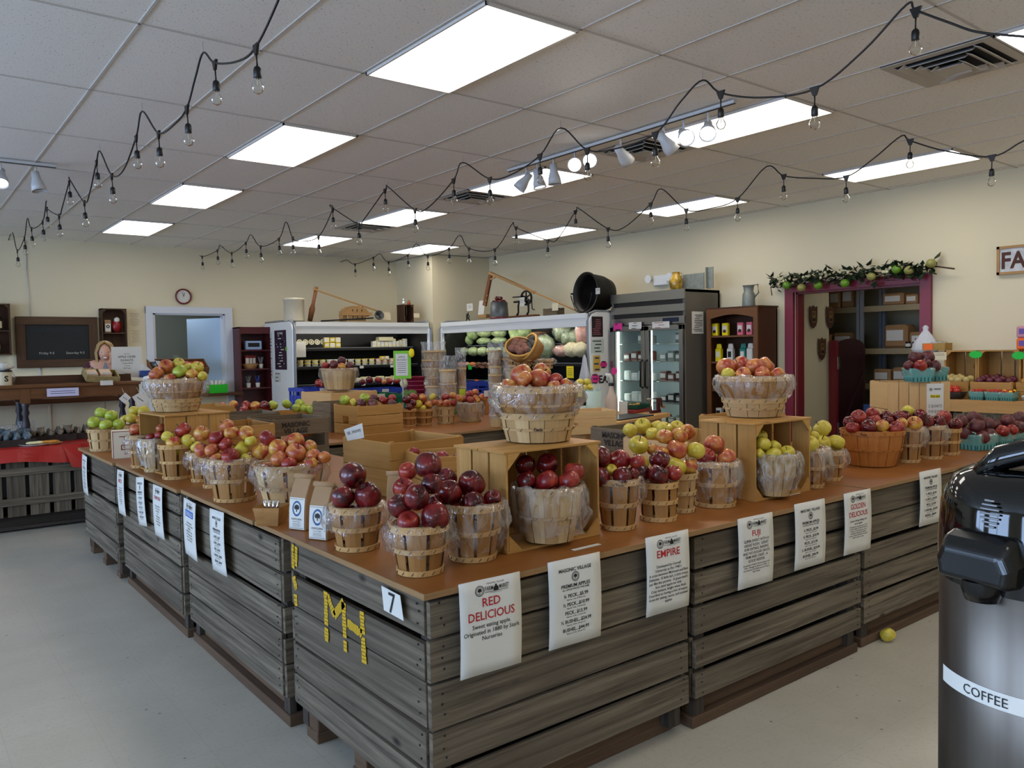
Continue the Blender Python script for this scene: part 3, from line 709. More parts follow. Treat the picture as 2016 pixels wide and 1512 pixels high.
bask('B8', 'bagged slatted basket of three orange-red apples left of the right crate', 1408, 1001, 38, 45, 912, bag=2, mark=('½ Peck', .92, .010, .45))
bask('B9', 'milky bagged basket of golden apples inside the right crate', 1525, 980, 30, 45, 897, z=.812, bag=3, style='stave', mat=M_bask_p)
bask('B10', 'narrow bagged basket of golden apples, right beside the right crate', 1601, 962, 18, 27, 884, bag=2)
bask('B11', 'slatted basket of golden apples at the end of the front table', 1633, 948, 22, 27, 889, bag=1)
bask('B12', 'large round orange-brown stave basket heaped with red apples', 1717, 921, 45, 60, 851, z=.803, style='stave', mat=M_bask_b, mark=('Peck', .93, .012, -.25))
bask('B13', 'slatted bagged basket right of the large brown basket', 1788, 912, 20, 28, 843, z=.803, bag=1)
bask('B14', 'slatted bagged basket, second right of the large brown basket', 1831, 905, 21, 26, 839, z=.803, bag=1)
bask('B15', 'slatted basket next to the teal quart boxes', 1868, 897, 18, 21, 845)
bask('L1', 'pale bagged peck basket of red-orange apples behind the paper bags', 573, 1008, 47, 70, 920, bag=1, style='slat', mat=M_bask_p)
bask('L2', 'large slatted basket with plastic knot, heaped with bicoloured apples', 463, 990, 38, 50, 906, bag=1)
bask('L3', 'narrow slatted basket hidden behind the knotted-plastic basket', 421, 962, 18, 24, 903, bag=1)
bask('L4', 'small slatted basket with one green apple, left side', 398, 950, 18, 25, 893, bag=1)
bask('L5', 'slatted basket of mixed apples in front of the left crate', 350, 945, 26, 34, 877)
bask('L6', 'bagged slatted basket in the mouth of the left crate', 308, 930, 20, 27, 865, bag=2, mat=M_bask_p)
bask('L7', 'slatted basket with a single pink apple left of the left crate', 280, 922, 18, 24, 858, bag=1)
bask('L8', 'bark-lined basket of green apples at the far left end', 205, 889, 24, 29, 846, mat=M_bask_p)
bask('L9', 'small basket of yellow apples behind the printed box, far left', 265, 877, 16, 22, 838)
bask('K2a', 'slatted basket of dark red apples, leftmost of the back row', 806, 841, 11, 14, 806, z=.8)
bask('K2b', 'slatted basket of yellow apples in the back row', 835, 838, 14, 18, 806)
bask('K2c', 'pale slatted basket of orange-red apples in the back row', 878, 835, 15, 19, 802, mat=M_bask_p)
bask('K2d', 'bagged slatted basket of bright red apples in the back row', 927, 831, 18, 24, 794, bag=2, mat=M_bask_p)
bask('K2e', 'small slatted basket at the right end of the back row', 960, 815, 10, 12, 784, mat=M_bask_b)
# stacked pairs on crates
def pair(key, lab, cx, yb, wb, wt, yr, yl, z, wl):
    p = hz(cx, yb, z); d = depth(p); rb = wb*d/F; c = Vector((p.x, p.y, 0)); hd_ = c.normalized(); c += hd_*rb; rt = wt*d/F; rl = wl*d/F
    zl = zat(yl, *(c-hd_*rl).xy); zu = zat(yr, *(c-hd_*rt).xy)
    face = math.atan2(-hd_.y, -hd_.x)
    basket(lab[0], c.x, c.y, z+.0005, rb, rl, zl-z, style='stave', mat=M_bask_p, mark=('Peck', (zl-z)*.5, .012, face) if key == 'C' else None, bag=0)
    s = .30 ; zb = zl-(zl-z)*.30
    basket(lab[1], c.x, c.y, zb, rl*.86, rt, zu-zb, style='stave', mat=M_bask, bag=2)
    BASK[key] = (c.x, c.y, zb, rl*.8, rt, zu-zb)
CRT = 1.154
pair('C', ('lower stave basket of the stack on the centre crate', 'upper stave basket of the centre stack, with three orange-red apples and loose plastic'), 1060, 875, 65, 85, 763, 816, CRT, 76)
pair('R', ('lower stave basket of the stack on the right crate', 'upper bagged stave basket of the right stack, heaped with orange apples'), 1484, 824, 53, 71, 742, 786, CRT, 62)
pair('LL', ('lower stave basket of the stack on the left crate', 'upper bagged stave basket of the left stack, with yellow and pink apples'), 349, 812, 40, 54, 747, 786, CRT, 46)
pb('K1', 'bagged round basket of dull red apples on a crate before the chiller', 668, 768, 28, 35, 726, z=1.1, style='stave', bag=1, mat=M_bask_p)

def crate(lab, x, y, z, w, d, h, rz=0, mat=None, open_='top', slats=3, name='wooden_crate', text_=None, hole=False, vert=False, group='slatted wooden crates', lowgap=False):
    """w,d,h outer size; open_ top | front(-y) | left(-x).  End boards solid, long sides slatted."""
    t_ = thing(name, lab, 'crate', (x, y, z), rz, group); mat = mat or M_crate; T = .009
    def sl(nm, c0, dims, run, n, cov=.93):
        p = MB(); L = dims[run]/n
        for k in range(n):
            c = list(c0); c[run] += -dims[run]/2+L*(k+.5); s = list(dims); s[run] = L*cov; p.box(c, s)
        return p.build(nm, mat, t_, bev=.0012)
    if open_ == 'top':
        sl('bottom', (0, 0, T/2), (w, d, T), 1, 4)
        if lowgap:                                   # end boards with a wide gap below the top board
            for sy in (-1, 1):
                p = MB(); p.box((0, sy*(d/2-T/2), h*.78), (w, T, h*.42)); p.box((0, sy*(d/2-T/2), h*.13), (w, T, h*.22)); p.build('end_board', mat, t_, bev=.0012)
        else:
            for sy in (-1, 1): sl('side', (0, sy*(d/2-T/2), h/2), (w, T, h), 0 if vert else 2, 6 if vert else slats)
        for sx in (-1, 1): 
            p = MB()
            if hole:
                p.box((sx*(w/2-T/2), 0, h*.8), (T*1.4, d-2*T, h*.36)); p.box((sx*(w/2-T/2), -d*.3, h*.5), (T*1.4, d*.36, h*.25)); p.box((sx*(w/2-T/2), d*.3, h*.5), (T*1.4, d*.36, h*.25)); p.box((sx*(w/2-T/2), 0, h*.18), (T*1.4, d-2*T, h*.33))
            else:
                for k in range(2): p.box((sx*(w/2-T/2), 0, h*(.25+.5*k)), (T*1.4, d-2*T, h*.485))
            p.build('end', mat, t_, bev=.0012)
        p = MB()
        for sx in (-1, 1):
            for sy in (-1, 1): p.box((sx*(w/2-.017), sy*(d/2-.017), h/2+.004), (.022, .022, h))
        p.each('corner_post', mat, t_)
    else:
        # lying on its side: opening towards -y (front) or -x (left)
        if open_ == 'front':
            sl('top', (0, 0, h-T/2), (w+.02, d, T), 1, 2, .97); sl('bottom', (0, 0, T/2), (w, d, T), 1, 3)
            for sx in (-1, 1): sl('side', (sx*(w/2-T/2), 0, h/2), (T, d, h-2*T), 1, 3, .9)
            sl('back', (0, d/2-T/2, h/2), (w-2*T, T, h-2*T), 0, 4, .84)
            g = .055; p = MB()
            for sx in (-1, 1):
                for sz in (0, 1):
                    for yy in (-d/2+.004,):
                        z0 = T if sz == 0 else h-T; s = 1 if sz == 0 else -1; X0 = sx*(w/2-T)
                        p.prism([(X0, z0), (X0-sx*g, z0), (X0, z0+s*g)] if sx*s > 0 else [(X0, z0), (X0, z0+s*g), (X0-sx*g, z0)], .012, M=Matrix.Translation((0, yy+.012, 0)) @ Matrix.Rotation(PI/2, 4, 'X'))
            p.each('corner_block', mat, t_)
        else:
            sl('top', (0, 0, h-T/2), (w, d+.02, T), 0, 2, .97); sl('bottom', (0, 0, T/2), (w, d, T), 0, 3)
            for sy in (-1, 1): sl('side', (0, sy*(d/2-T/2), h/2), (w, T, h-2*T), 0, 3, .9)
            sl('back', (w/2-T/2, 0, h/2), (T, d-2*T, h-2*T), 1, 4, .84)
    if text_:
        q = MB(); s, f, a, b, hh, hue = text_
        for k, ln in enumerate(s.split('|')):
            if f == 'front': fn = lambda u, v: Vector((u, -d/2-.0035, v))
            else: fn = lambda u, v: Vector((-w/2-.0065, -u, v))
            text(q, ln, fn, a, b-k*hh*1.35, hh, bold=.03)
        q.build('stencil', hue, t_)
    return t_
M_stencil = flat('stencil_ink', '2a211a', .8)
crate('pine crate lying on its side at the table centre, holding a wrapped basket', 1.868, 2.30, .8, .44, .31, .354, .0, open_='front')
crate('pine crate lying on its side right of the orange-red apples, with golden apples inside', 3.255, 2.28, .8, .44, .31, .354, 0, open_='front')
crate('pine crate lying on its side at left, supporting the stacked baskets', 1.44, 5.15, .8, .40, .45, .354, .08, open_='left')
crate('empty pine crate with paper variety card on its corner', 2.09, 3.60, .8, .44, .46, .265, .05)
crate('empty pine crate in front of the one with variety card', 2.12, 3.16, .8, .40, .32, .225, -.25)
crate('old grey crate stencilled in black, left of the aisle', 2.21, 5.40, .8, .41, .44, .26, .03, M_old, text_=('MASONIC|VILLAGE', 'front', -.04, .222, .032, M_stencil), lowgap=True)
crate('pale empty pine crate left of old stencilled crate', 1.85, 5.30, .8, .28, .50, .25, -.05)
crate('old grey crate behind the pale empty crate', 2.05, 5.95, .8, .5, .42, .27, -.05, M_old)
crate('tall pine crate with hand hole, heaped with dull red apples', 3.30, 6.27, .8, .43, .46, .255, 0, hole=True)
crate('old dark crate with printed labels behind the hand-holed crate', 3.27, 6.72, .8, .40, .38, .26, 0, M_old)
crate('pine crate standing far back under the dull red apple basket', 3.74, 7.74, .8, .56, .58, .3, .12, M_crate2)
crate('grey stencilled crate of green apples right of centre crate', 3.33, 3.12, .8, .34, .40, .255, .0, M_old, text_=('MASONIC|VILLAGE', 'left', 0, .218, .032, M_stencil), lowgap=True)
crate('low pine tray of yellow apples behind the front row', 3.32, 2.72, .8, .60, .42, .235, .02, M_crate2)
crate('pine crate behind the golden apples at front table end', 3.95, 2.86, .8, .36, .36, .30, .1)
crate('pine crate far back left behind the stacked baskets', 1.95, 6.62, .8, .46, .40, .3, .1)
crate('low pine crate of red apples, far back left', 2.35, 7.32, .8, .62, .42, .16, -.1)
crate('low pine crate of green apples, far back beside the red ones', 2.95, 7.25, .8, .50, .40, .16, 0)
# the far right stack of quart boxes stands on this one
c3 = hd(1803, 752, 6.0); c3z = c3.z
crate('upright pine crate with price sheet carrying teal quart boxes', c3.x+.1, c3.y+.1, .8, .45, .36, c3z-.8, -.72, M_crate2, vert=True)

# ---- apples
def apple_mat(name, c1, c2, stripe, thr=.5, rough=.28, sc=1.1):
    m_, t, b = nt(name, rough, .5); co_ = coords(t, 'Object', (1, 1, 1), True)
    big = noise(t, co_, sc, 2, .5); st = noise(t, coords(t, 'Object', (7, 7, .9), True), 1, 3, .6)
    c = mix(t, c1, c2, ramp(t, big, thr-.12, thr+.14)); c = mix(t, c, stripe, ramp(t, st, .5, .78))
    sp = N(t, 'ShaderNodeTexVoronoi'); sp.inputs['Scale'].default_value = 22; t.links.new(co_, sp.inputs['Vector'])
    c = mix(t, 'c99a6a', c, ramp(t, sp.outputs[0], .02, .10)); t.links.new(c, b.inputs['Base Color']); return m_
AM = dict(D=apple_mat('dark_red_skin', '3a070d', '7c1c1c', '4e0e12', .5, .22), R=apple_mat('red_skin', '7c1216', 'b0402c', '600c12', .52),
          P=apple_mat('orange_red_skin', 'a0302a', 'cc8444', 'b04a30', .48), E=apple_mat('bicolour_skin', 'a8302a', 'd0a440', 'bc7038', .5, .3),
          Y=apple_mat('golden_skin', 'bca82e', 'd4c04c', 'c0ac3a', .5, .33), G=apple_mat('green_skin', '8c9c28', 'b2ba44', 'a0ac38', .5, .3),
          V=apple_mat('pear_red_skin', '4a1a1e', '6a2a2a', '562022', .5, .4))
M_stem = flat('apple_stem', '3a2414', .8)
def apple_mesh(kind, r=1., lob=.03, tall=.92):
    q = MB(); vs = []; n, m_ = 22, 16
    for i in range(m_+1):
        a = PI*i/m_; rr = math.sin(a); z = math.cos(a)*tall
        top = math.exp(-(a/.42)**2); bot = math.exp(-((PI-a)/.3)**2)
        z -= .42*top; z += .2*bot; rr *= 1+.05*math.cos(2*a+.6)
        z0 = z-.06*math.sin(a)
        for k in range(n):
            b = 2*PI*k/n; w = 1+lob*math.cos(5*b)*(.3+.7*(i/m_))+.02*math.cos(b+kind)
            vs.append((rr*w*math.cos(b), rr*w*math.sin(b), z0+.03*math.cos(b+kind*2)*rr))
    fs = [(i*n+k, (i+1)*n+k, (i+1)*n+(k+1) % n, i*n+(k+1) % n) for i in range(m_) for k in range(n)]
    q.add(vs, fs, None, True); return q
AMESH = {}; SMESH = None
for ty, mt in AM.items():
    for v in range(2):
        lob, tall = (.05, 1.0) if ty in 'DV' else (.025, .86)
        o = apple_mesh(v*1.7, lob=lob, tall=tall).build('apple', mt); AMESH[(ty, v)] = o.data; bpy.data.objects.remove(o)
o = MB().tube([(0, 0, .35), (.03, 0, .62), (.12, .02, .95)], [.045, .035, .06], 6).build('stem', M_stem); SMESH = o.data; bpy.data.objects.remove(o)
CNAME = dict(D='dark red', R='red', P='orange-red', E='red and yellow', Y='golden yellow', G='green', V='dusky red')
ORD = ['first', 'second', 'third', 'fourth', 'fifth', 'sixth', 'seventh', 'eighth', 'ninth', 'tenth', 'eleventh', 'twelfth']
napp = 0
def apples(where, center, rad, items, grp, dist=None, stems=True, kindname='apple', cat='apple'):
    """items: (px,py,r_px,type).  Each fruit sits on its own line of sight at the depth its place in the heap gives it."""
    global napp
    cx, cy = center; dc = depth((cx, cy, 1.0)) if dist is None else dist
    ys = [i[1] for i in items]; y0, y1 = min(ys), max(ys); P = []
    mx = sum(i[0] for i in items)/len(items)
    for (u, v, r, ty) in items:
        side = min(1, abs(u-mx)*dc/F/max(rad, .01)); reach = rad*.62*math.sqrt(max(.08, 1-side*side))
        k = (v-y0)/max(1, y1-y0); t = dc+reach*(.45-1.35*k)
        R_ = max(.026, min(.049, r*t/F*1.08)); P.append([hd(u, v, t), R_, ty, u, v])
    for it in range(40):
        for i in range(len(P)):
            for j in range(i+1, len(P)):
                dlt = P[j][0]-P[i][0]; L = dlt.length; need = (P[i][1]+P[j][1])*.93
                if 1e-5 < L < need:
                    push = dlt/L*(need-L)*.5; vi = (P[i][0]-Vector((0, 0, EYE))).normalized()
                    along = vi*push.dot(vi); lat = push-along
                    s = 1 if along.dot(vi) > 0 else -1
                    mv = along*.7+lat*.35+vi*s*(need-L)*.12
                    P[i][0] = P[i][0]-mv; P[j][0] = P[j][0]+mv
    # rows for the labels
    order = sorted(range(len(P)), key=lambda i: P[i][4]); rows = []; rp = sum(i[2] for i in items)/len(items)
    for i in order:
        if rows and P[i][4]-P[rows[-1][0]][4] < rp*.95: rows[-1].append(i)
        else: rows.append([i])
    lab = {}
    nr = len(rows)
    for ri, row in enumerate(rows):
        row.sort(key=lambda i: P[i][3])
        rn = 'only' if nr == 1 else ('top row' if ri == 0 else 'bottom row' if ri == nr-1 else 'middle row' if nr == 3 else ORD[ri]+' row down')
        if rn == 'only': rn = 'single row'
        for q, i in enumerate(row):
            if len(row) == 1: pos = 'alone in the '+rn
            elif q == 0: pos = 'leftmost of the '+rn
            elif q == len(row)-1: pos = 'rightmost of the '+rn
            elif len(row) == 3: pos = 'middle of the '+rn
            else: pos = ORD[q]+' from left, '+rn
            lab[i] = '%s %s %s, %s' % (CNAME[P[i][2]], cat, pos, where)
    for i, (p, R_, ty, u, v) in enumerate(P):
        napp += 1; r = random.Random(napp*31)
        o = bpy.data.objects.new(kindname, AMESH[(ty, r.randrange(2))]); COL.objects.link(o)
        o.location = p; s = R_; o.scale = (s, s, s*(1.05 if ty == 'V' else 1))
        o.rotation_euler = (r.uniform(-.75, .75), r.uniform(-.75, .75), r.uniform(0, 6.28))
        tag(o, lab[i], cat, grp)
        if stems and depth(p) < 5.2 and r.random() < .6:
            st = bpy.data.objects.new('stem', SMESH); COL.objects.link(st); st.parent = o
def A(key, where, items, grp=None, **k):
    x, y, z, rb, rt, h = BASK[key]; it = [(a, b, c, d) for a, b, c, d in items]
    apples(where, (x, y), rt, it, grp or 'apples heaped '+where, **k)
    # a layer of fruit just under the rim, showing between the heaped ones and through the gaps
    n = 0
    if rt > .06 and depth((x, y, 1)) < 6:
        ring_ = [(0, 0)] if rt < .075 else [(0, 0)]+[(math.cos(a)*(rt-.047), math.sin(a)*(rt-.047)) for a in [2*PI*q/max(3, int(6.28*(rt-.047)/.085)) for q in range(max(3, int(6.28*(rt-.047)/.085)))]]
        types = [i[3] for i in items]
        for q, (a, b) in enumerate(ring_):
            o = bpy.data.objects.new('apple', AMESH[(types[q % len(types)], q % 2)]); COL.objects.link(o); o.location = (x+a, y+b, z+h-.032); o.scale = (.037,)*3; o.rotation_euler = (q, q*2, q*3)
            tag(o, 'apple lying below the rim among others, %s' % where, 'apple', 'buried apples '+where)
A('B1', 'in the corner basket', [(843, 922, 26, 'D'), (842, 951, 20, 'D'), (829, 974, 24, 'D'), (791, 995, 23, 'D'), (852, 1010, 27, 'D'), (804, 1024, 22, 'R')])
A('B3', 'in bagged basket beside corner', [(796, 952, 21, 'R'), (801, 933, 18, 'R'), (879, 945, 20, 'D'), (880, 969, 24, 'D'), (928, 956, 26, 'D'), (931, 983, 22, 'D'), (970, 981, 17, 'D'), (861, 985, 14, 'D')])
A('B2', 'in basket left of corner', [(694, 935, 26, 'D'), (674, 977, 22, 'D'), (724, 974, 27, 'D')])
A('B4', 'inside the centre crate', [(1077, 945, 22, 'R'), (1119, 943, 21, 'R'), (1130, 928, 20, 'R'), (1077, 914, 21, 'D'), (1035, 915, 19, 'D'), (1036, 945, 19, 'D')])
A('B5', 'in the half-peck marked basket', [(1186, 900, 21, 'D'), (1219, 905, 21, 'R'), (1201, 928, 11, 'Y'), (1224, 935, 18, 'D'), (1185, 936, 19, 'D'), (1243, 932, 13, 'D'), (1250, 908, 15, 'R')])
A('B6', 'in basket between bagged ones', [(1297, 905, 19, 'D'), (1264, 929, 17, 'D'), (1294, 933, 20, 'D'), (1326, 930, 16, 'R')])
A('B7', 'in the half-hidden pale basket', [(1261, 881, 19, 'Y'), (1258, 906, 18, 'Y'), (1329, 881, 20, 'P'), (1334, 912, 19, 'Y'), (1355, 913, 17, 'E'), (1315, 862, 16, 'E'), (1335, 861, 16, 'E'), (1303, 890, 14, 'E'), (1284, 884, 12, 'E'), (1368, 890, 18, 'Y')])
A('B8', 'in bagged basket left of right crate', [(1406, 874, 20, 'P'), (1390, 899, 19, 'R'), (1429, 901, 19, 'P')])
A('B9', 'inside the right crate', [(1507, 877, 16, 'Y'), (1499, 858, 12, 'Y'), (1525, 879, 12, 'Y'), (1521, 892, 15, 'Y'), (1547, 889, 15, 'Y'), (1497, 892, 10, 'Y')])
A('B10', 'in narrow bagged basket', [(1594, 873, 17, 'Y'), (1588, 847, 11, 'Y'), (1600, 857, 10, 'Y')])
A('B11', 'in end basket of front table', [(1618, 843, 19, 'Y'), (1619, 872, 17, 'Y'), (1646, 870, 16, 'Y')])
A('B12', 'in large brown basket', [(1683, 840, 13, 'R'), (1696, 823, 15, 'R'), (1720, 814, 13, 'R'), (1721, 827, 13, 'R'), (1675, 830, 11, 'D'), (1709, 840, 15, 'D'), (1742, 828, 12, 'D'), (1734, 838, 13, 'E'), (1744, 820, 11, 'D'), (1760, 840, 15, 'R'), (1769, 823, 13, 'D'), (1772, 832, 12, 'E')])
A('B13', 'right beside large brown basket', [(1796, 831, 15, 'E'), (1792, 811, 12, 'Y'), (1807, 817, 13, 'D'), (1784, 822, 12, 'D')])
A('B14', 'two baskets right of brown one', [(1826, 829, 14, 'D'), (1844, 829, 12, 'D'), (1857, 820, 14, 'R')])
A('B15', 'next to the teal boxes', [(1869, 833, 13, 'D'), (1881, 834, 11, 'D')])
A('C', 'in the centre stacked basket', [(1027, 736, 21, 'E'), (1035, 746, 17, 'P'), (1066, 745, 23, 'P'), (1068, 733, 18, 'E'), (1090, 749, 14, 'R'), (1003, 757, 14, 'E'), (1111, 755, 13, 'E'), (1091, 759, 11, 'E')])
A('R', 'in the right stacked basket', [(1429, 721, 18, 'P'), (1461, 718, 17, 'P'), (1482, 721, 20, 'P'), (1507, 719, 17, 'P'), (1434, 736, 13, 'Y'), (1462, 737, 15, 'P'), (1500, 736, 15, 'P'), (1529, 737, 15, 'E')])
A('LL', 'in the left stacked basket', [(312, 732, 17, 'P'), (327, 723, 16, 'P'), (348, 716, 11, 'Y'), (356, 731, 16, 'G'), (386, 724, 12, 'Y'), (368, 726, 11, 'Y'), (336, 743, 11, 'P'), (383, 737, 12, 'E'), (395, 739, 9, 'Y')])
A('L8', 'in the bark-lined basket', [(200, 812, 13, 'G'), (220, 818, 13, 'G'), (186, 830, 12, 'G'), (209, 836, 14, 'G'), (234, 835, 11, 'G')])
A('L9', 'behind the printed box', [(261, 823, 12, 'Y'), (245, 824, 8, 'Y'), (266, 808, 10, 'Y'), (282, 809, 11, 'Y'), (275, 826, 9, 'E')])
A('L7', 'left of the left crate', [(269, 845, 13, 'P')])
A('L6', 'in the mouth of left crate', [(316, 842, 9, 'P'), (298, 860, 9, 'R'), (313, 857, 10, 'R')])
A('L5', 'in front of the left crate', [(359, 846, 19, 'R'), (333, 861, 13, 'Y'), (341, 870, 14, 'E'), (370, 867, 13, 'Y')])
A('L4', 'in small basket on left side', [(386, 879, 11, 'Y')])
A('L2', 'in the knotted-plastic basket', [(403, 854, 15, 'E'), (447, 842, 14, 'P'), (454, 852, 14, 'E'), (425, 864, 16, 'R'), (447, 873, 14, 'R'), (483, 855, 15, 'E'), (401, 886, 15, 'P'), (420, 886, 14, 'P'), (427, 896, 13, 'E'), (452, 894, 17, 'R'), (468, 884, 17, 'Y'), (505, 885, 17, 'E'), (486, 902, 12, 'Y'), (492, 871, 11, 'Y')])
A('L1', 'behind the paper bags', [(528, 863, 16, 'R'), (548, 882, 18, 'E'), (579, 868, 17, 'E'), (588, 891, 22, 'P'), (551, 900, 16, 'P'), (567, 912, 15, 'R'), (610, 878, 12, 'E'), (618, 897, 14, 'P'), (632, 899, 12, 'P'), (612, 911, 13, 'E')])
A('K1', 'on the crate before the chiller', [(655, 717, 10, 'V'), (673, 710, 10, 'V'), (674, 721, 8, 'E'), (643, 719, 8, 'R'), (689, 720, 8, 'V')])
A('K2a', 'in leftmost back row basket', [(800, 786, 8, 'D'), (812, 794, 7, 'D'), (806, 801, 7, 'D')])
A('K2b', 'in yellow back row basket', [(815, 781, 8.5, 'R'), (833, 783, 8.5, 'E'), (823, 795, 8.5, 'Y'), (844, 796, 8, 'E'), (833, 803, 6, 'Y'), (851, 781, 7, 'Y')])
A('K2c', 'in pale back row basket', [(877, 782, 8, 'R'), (891, 779, 7.5, 'E'), (854, 793, 7, 'P'), (865, 794, 7, 'P'), (881, 794, 8, 'P'), (891, 793, 7, 'R'), (904, 783, 8, 'E')])
A('K2d', 'in bagged back row basket', [(926, 775, 8, 'R'), (934, 772, 7, 'P'), (926, 787, 8, 'R'), (914, 786, 7, 'R'), (939, 783, 6, 'E'), (946, 781, 6.5, 'P'), (940, 788, 5.5, 'E')])
A('K2e', 'at back row right end', [(960, 781, 5, 'P')])
def AA(where, c, rad, items, **k): apples(where, c, rad, items, 'apples '+where, **k)
AA('in the low pine tray', (3.36, 2.68), .2, [(1265, 838, 16, 'Y'), (1241, 846, 14, 'Y'), (1310, 844, 16, 'Y'), (1332, 841, 14, 'Y'), (1292, 837, 11, 'Y'), (1284, 852, 12, 'Y'), (1351, 850, 18, 'E')])
AA('in grey stencilled crate', (3.33, 3.12), .14, [(1200, 878, 14, 'G'), (1228, 880, 13, 'G'), (1228, 890, 12, 'G')])
AA('in empty-looking front crate', (2.12, 3.16), .14, [(870, 900, 14, 'R'), (897, 903, 9, 'D'), (817, 889, 9, 'R')])
AA('in hand-holed tall crate', (3.30, 6.27), .2, [(679, 787, 10, 'G'), (719, 783, 10, 'G'), (711, 794, 9, 'V'), (733, 793, 9, 'V'), (756, 787, 9, 'R'), (772, 794, 9, 'V'), (772, 784, 8, 'R'), (735, 783, 7, 'V'), (736, 799, 8, 'V'), (697, 792, 8, 'Y')])
AA('in the far low red crate', (2.35, 7.32), .22, [(436, 800, 9, 'R'), (458, 797, 13, 'E'), (488, 798, 12, 'R'), (503, 799, 11, 'E'), (520, 799, 11, 'D'), (480, 807, 9, 'R'), (456, 808, 9, 'E'), (427, 807, 9, 'R'), (437, 814, 8, 'R')])
AA('in the far low green crate', (2.95, 7.25), .2, [(538, 797, 10, 'G'), (565, 795, 11, 'G'), (590, 794, 10, 'G'), (622, 798, 12, 'G'), (601, 804, 10, 'G'), (614, 808, 10, 'G'), (638, 803, 9, 'G'), (634, 810, 7, 'G'), (584, 803, 9, 'G')])
AA('in the old stencilled crate', (2.21, 5.40), .15, [(578, 851, 9, 'E'), (611, 851, 8, 'E'), (599, 853, 8, 'P')])
AA('in pale crate far left', (1.85, 5.30), .12, [(431, 824, 8, 'R'), (411, 822, 7, 'E')])
o = bpy.data.objects.new('apple', AMESH[('Y', 0)]); COL.objects.link(o); p = hz(1747, 1262, 0); o.location = (p.x, p.y, .035); o.scale = (.040,)*3; o.rotation_euler = (.5, .4, 2.8)
tag(o, 'single yellow apple fallen on the floor beside the bins', 'apple')
# fruit seen through the slat gaps and cards
t_ = thing('variety_card', 'handwritten white card reading W. Honey on crate corner', 'card', (0, 0, 0))
ps = [hd(677, 846, 3.98), hd(713, 832, 3.98), hd(718, 862, 3.98), hd(684, 868, 3.98)]
ps = [hd(677, 846, 3.98), hd(713, 833, 3.96), hd(717, 862, 3.96), hd(684, 868, 3.98)]
q = MB(); q.quad(ps); q.build('card', M_wt, t_, solid=.001)
ux = (ps[1]-ps[0]).normalized(); uy = (ps[0]-ps[3]).normalized(); cc = sum(ps, Vector())/4; nn = ux.cross(uy).normalized()
q = MB(); text(q, 'W. Honey', lambda a, b: cc+ux*a+uy*b+nn*.002, 0, .008, .018, .075); q.build('handwriting', M_ink, t_)
# ================================================================== open chillers
def tagcard(lab, p, ax, w, h, mat, group=None, star=False, name='price_tag', txt=None, th=.002):
    """small card facing -x (ax x) or -y"""
    q = MB(); n = 14
    if star: pts = [((w/2)*(1 if k % 2 else .8)*math.cos(2*PI*k/(2*n)), (h/2)*(1 if k % 2 else .78)*math.sin(2*PI*k/(2*n))) for k in range(2*n)]
    else: pts = [(-w/2, -h/2), (w/2, -h/2), (w/2, h/2), (-w/2, h/2)]
    M = Matrix(((0, 0, -1, 0), (-1, 0, 0, 0), (0, 1, 0, 0), (0, 0, 0, 1))) if ax == 'x' else Matrix(((1, 0, 0, 0), (0, 0, -1, 0), (0, 1, 0, 0), (0, 0, 0, 1)))
    q.prism(pts, th, M=M); ms = [mat, M_ink]
    if txt is not None:
        fn = (lambda a, b: Vector((-th-.001, -a, b))) if ax == 'x' else (lambda a, b: Vector((a, -th-.001, b)))
        for k, s in enumerate(txt.split('|')):
            if s == '-': rect(q, fn, 0, h*.28-k*h*.17, w*.7, h*.035, 1)
            else: text(q, s, fn, 0, h*.28-k*h*.17, h*.10, w*.8, 1)
    return tag(q.build(name, ms, loc=p), lab, 'sign' if star or txt else 'price tag', group)
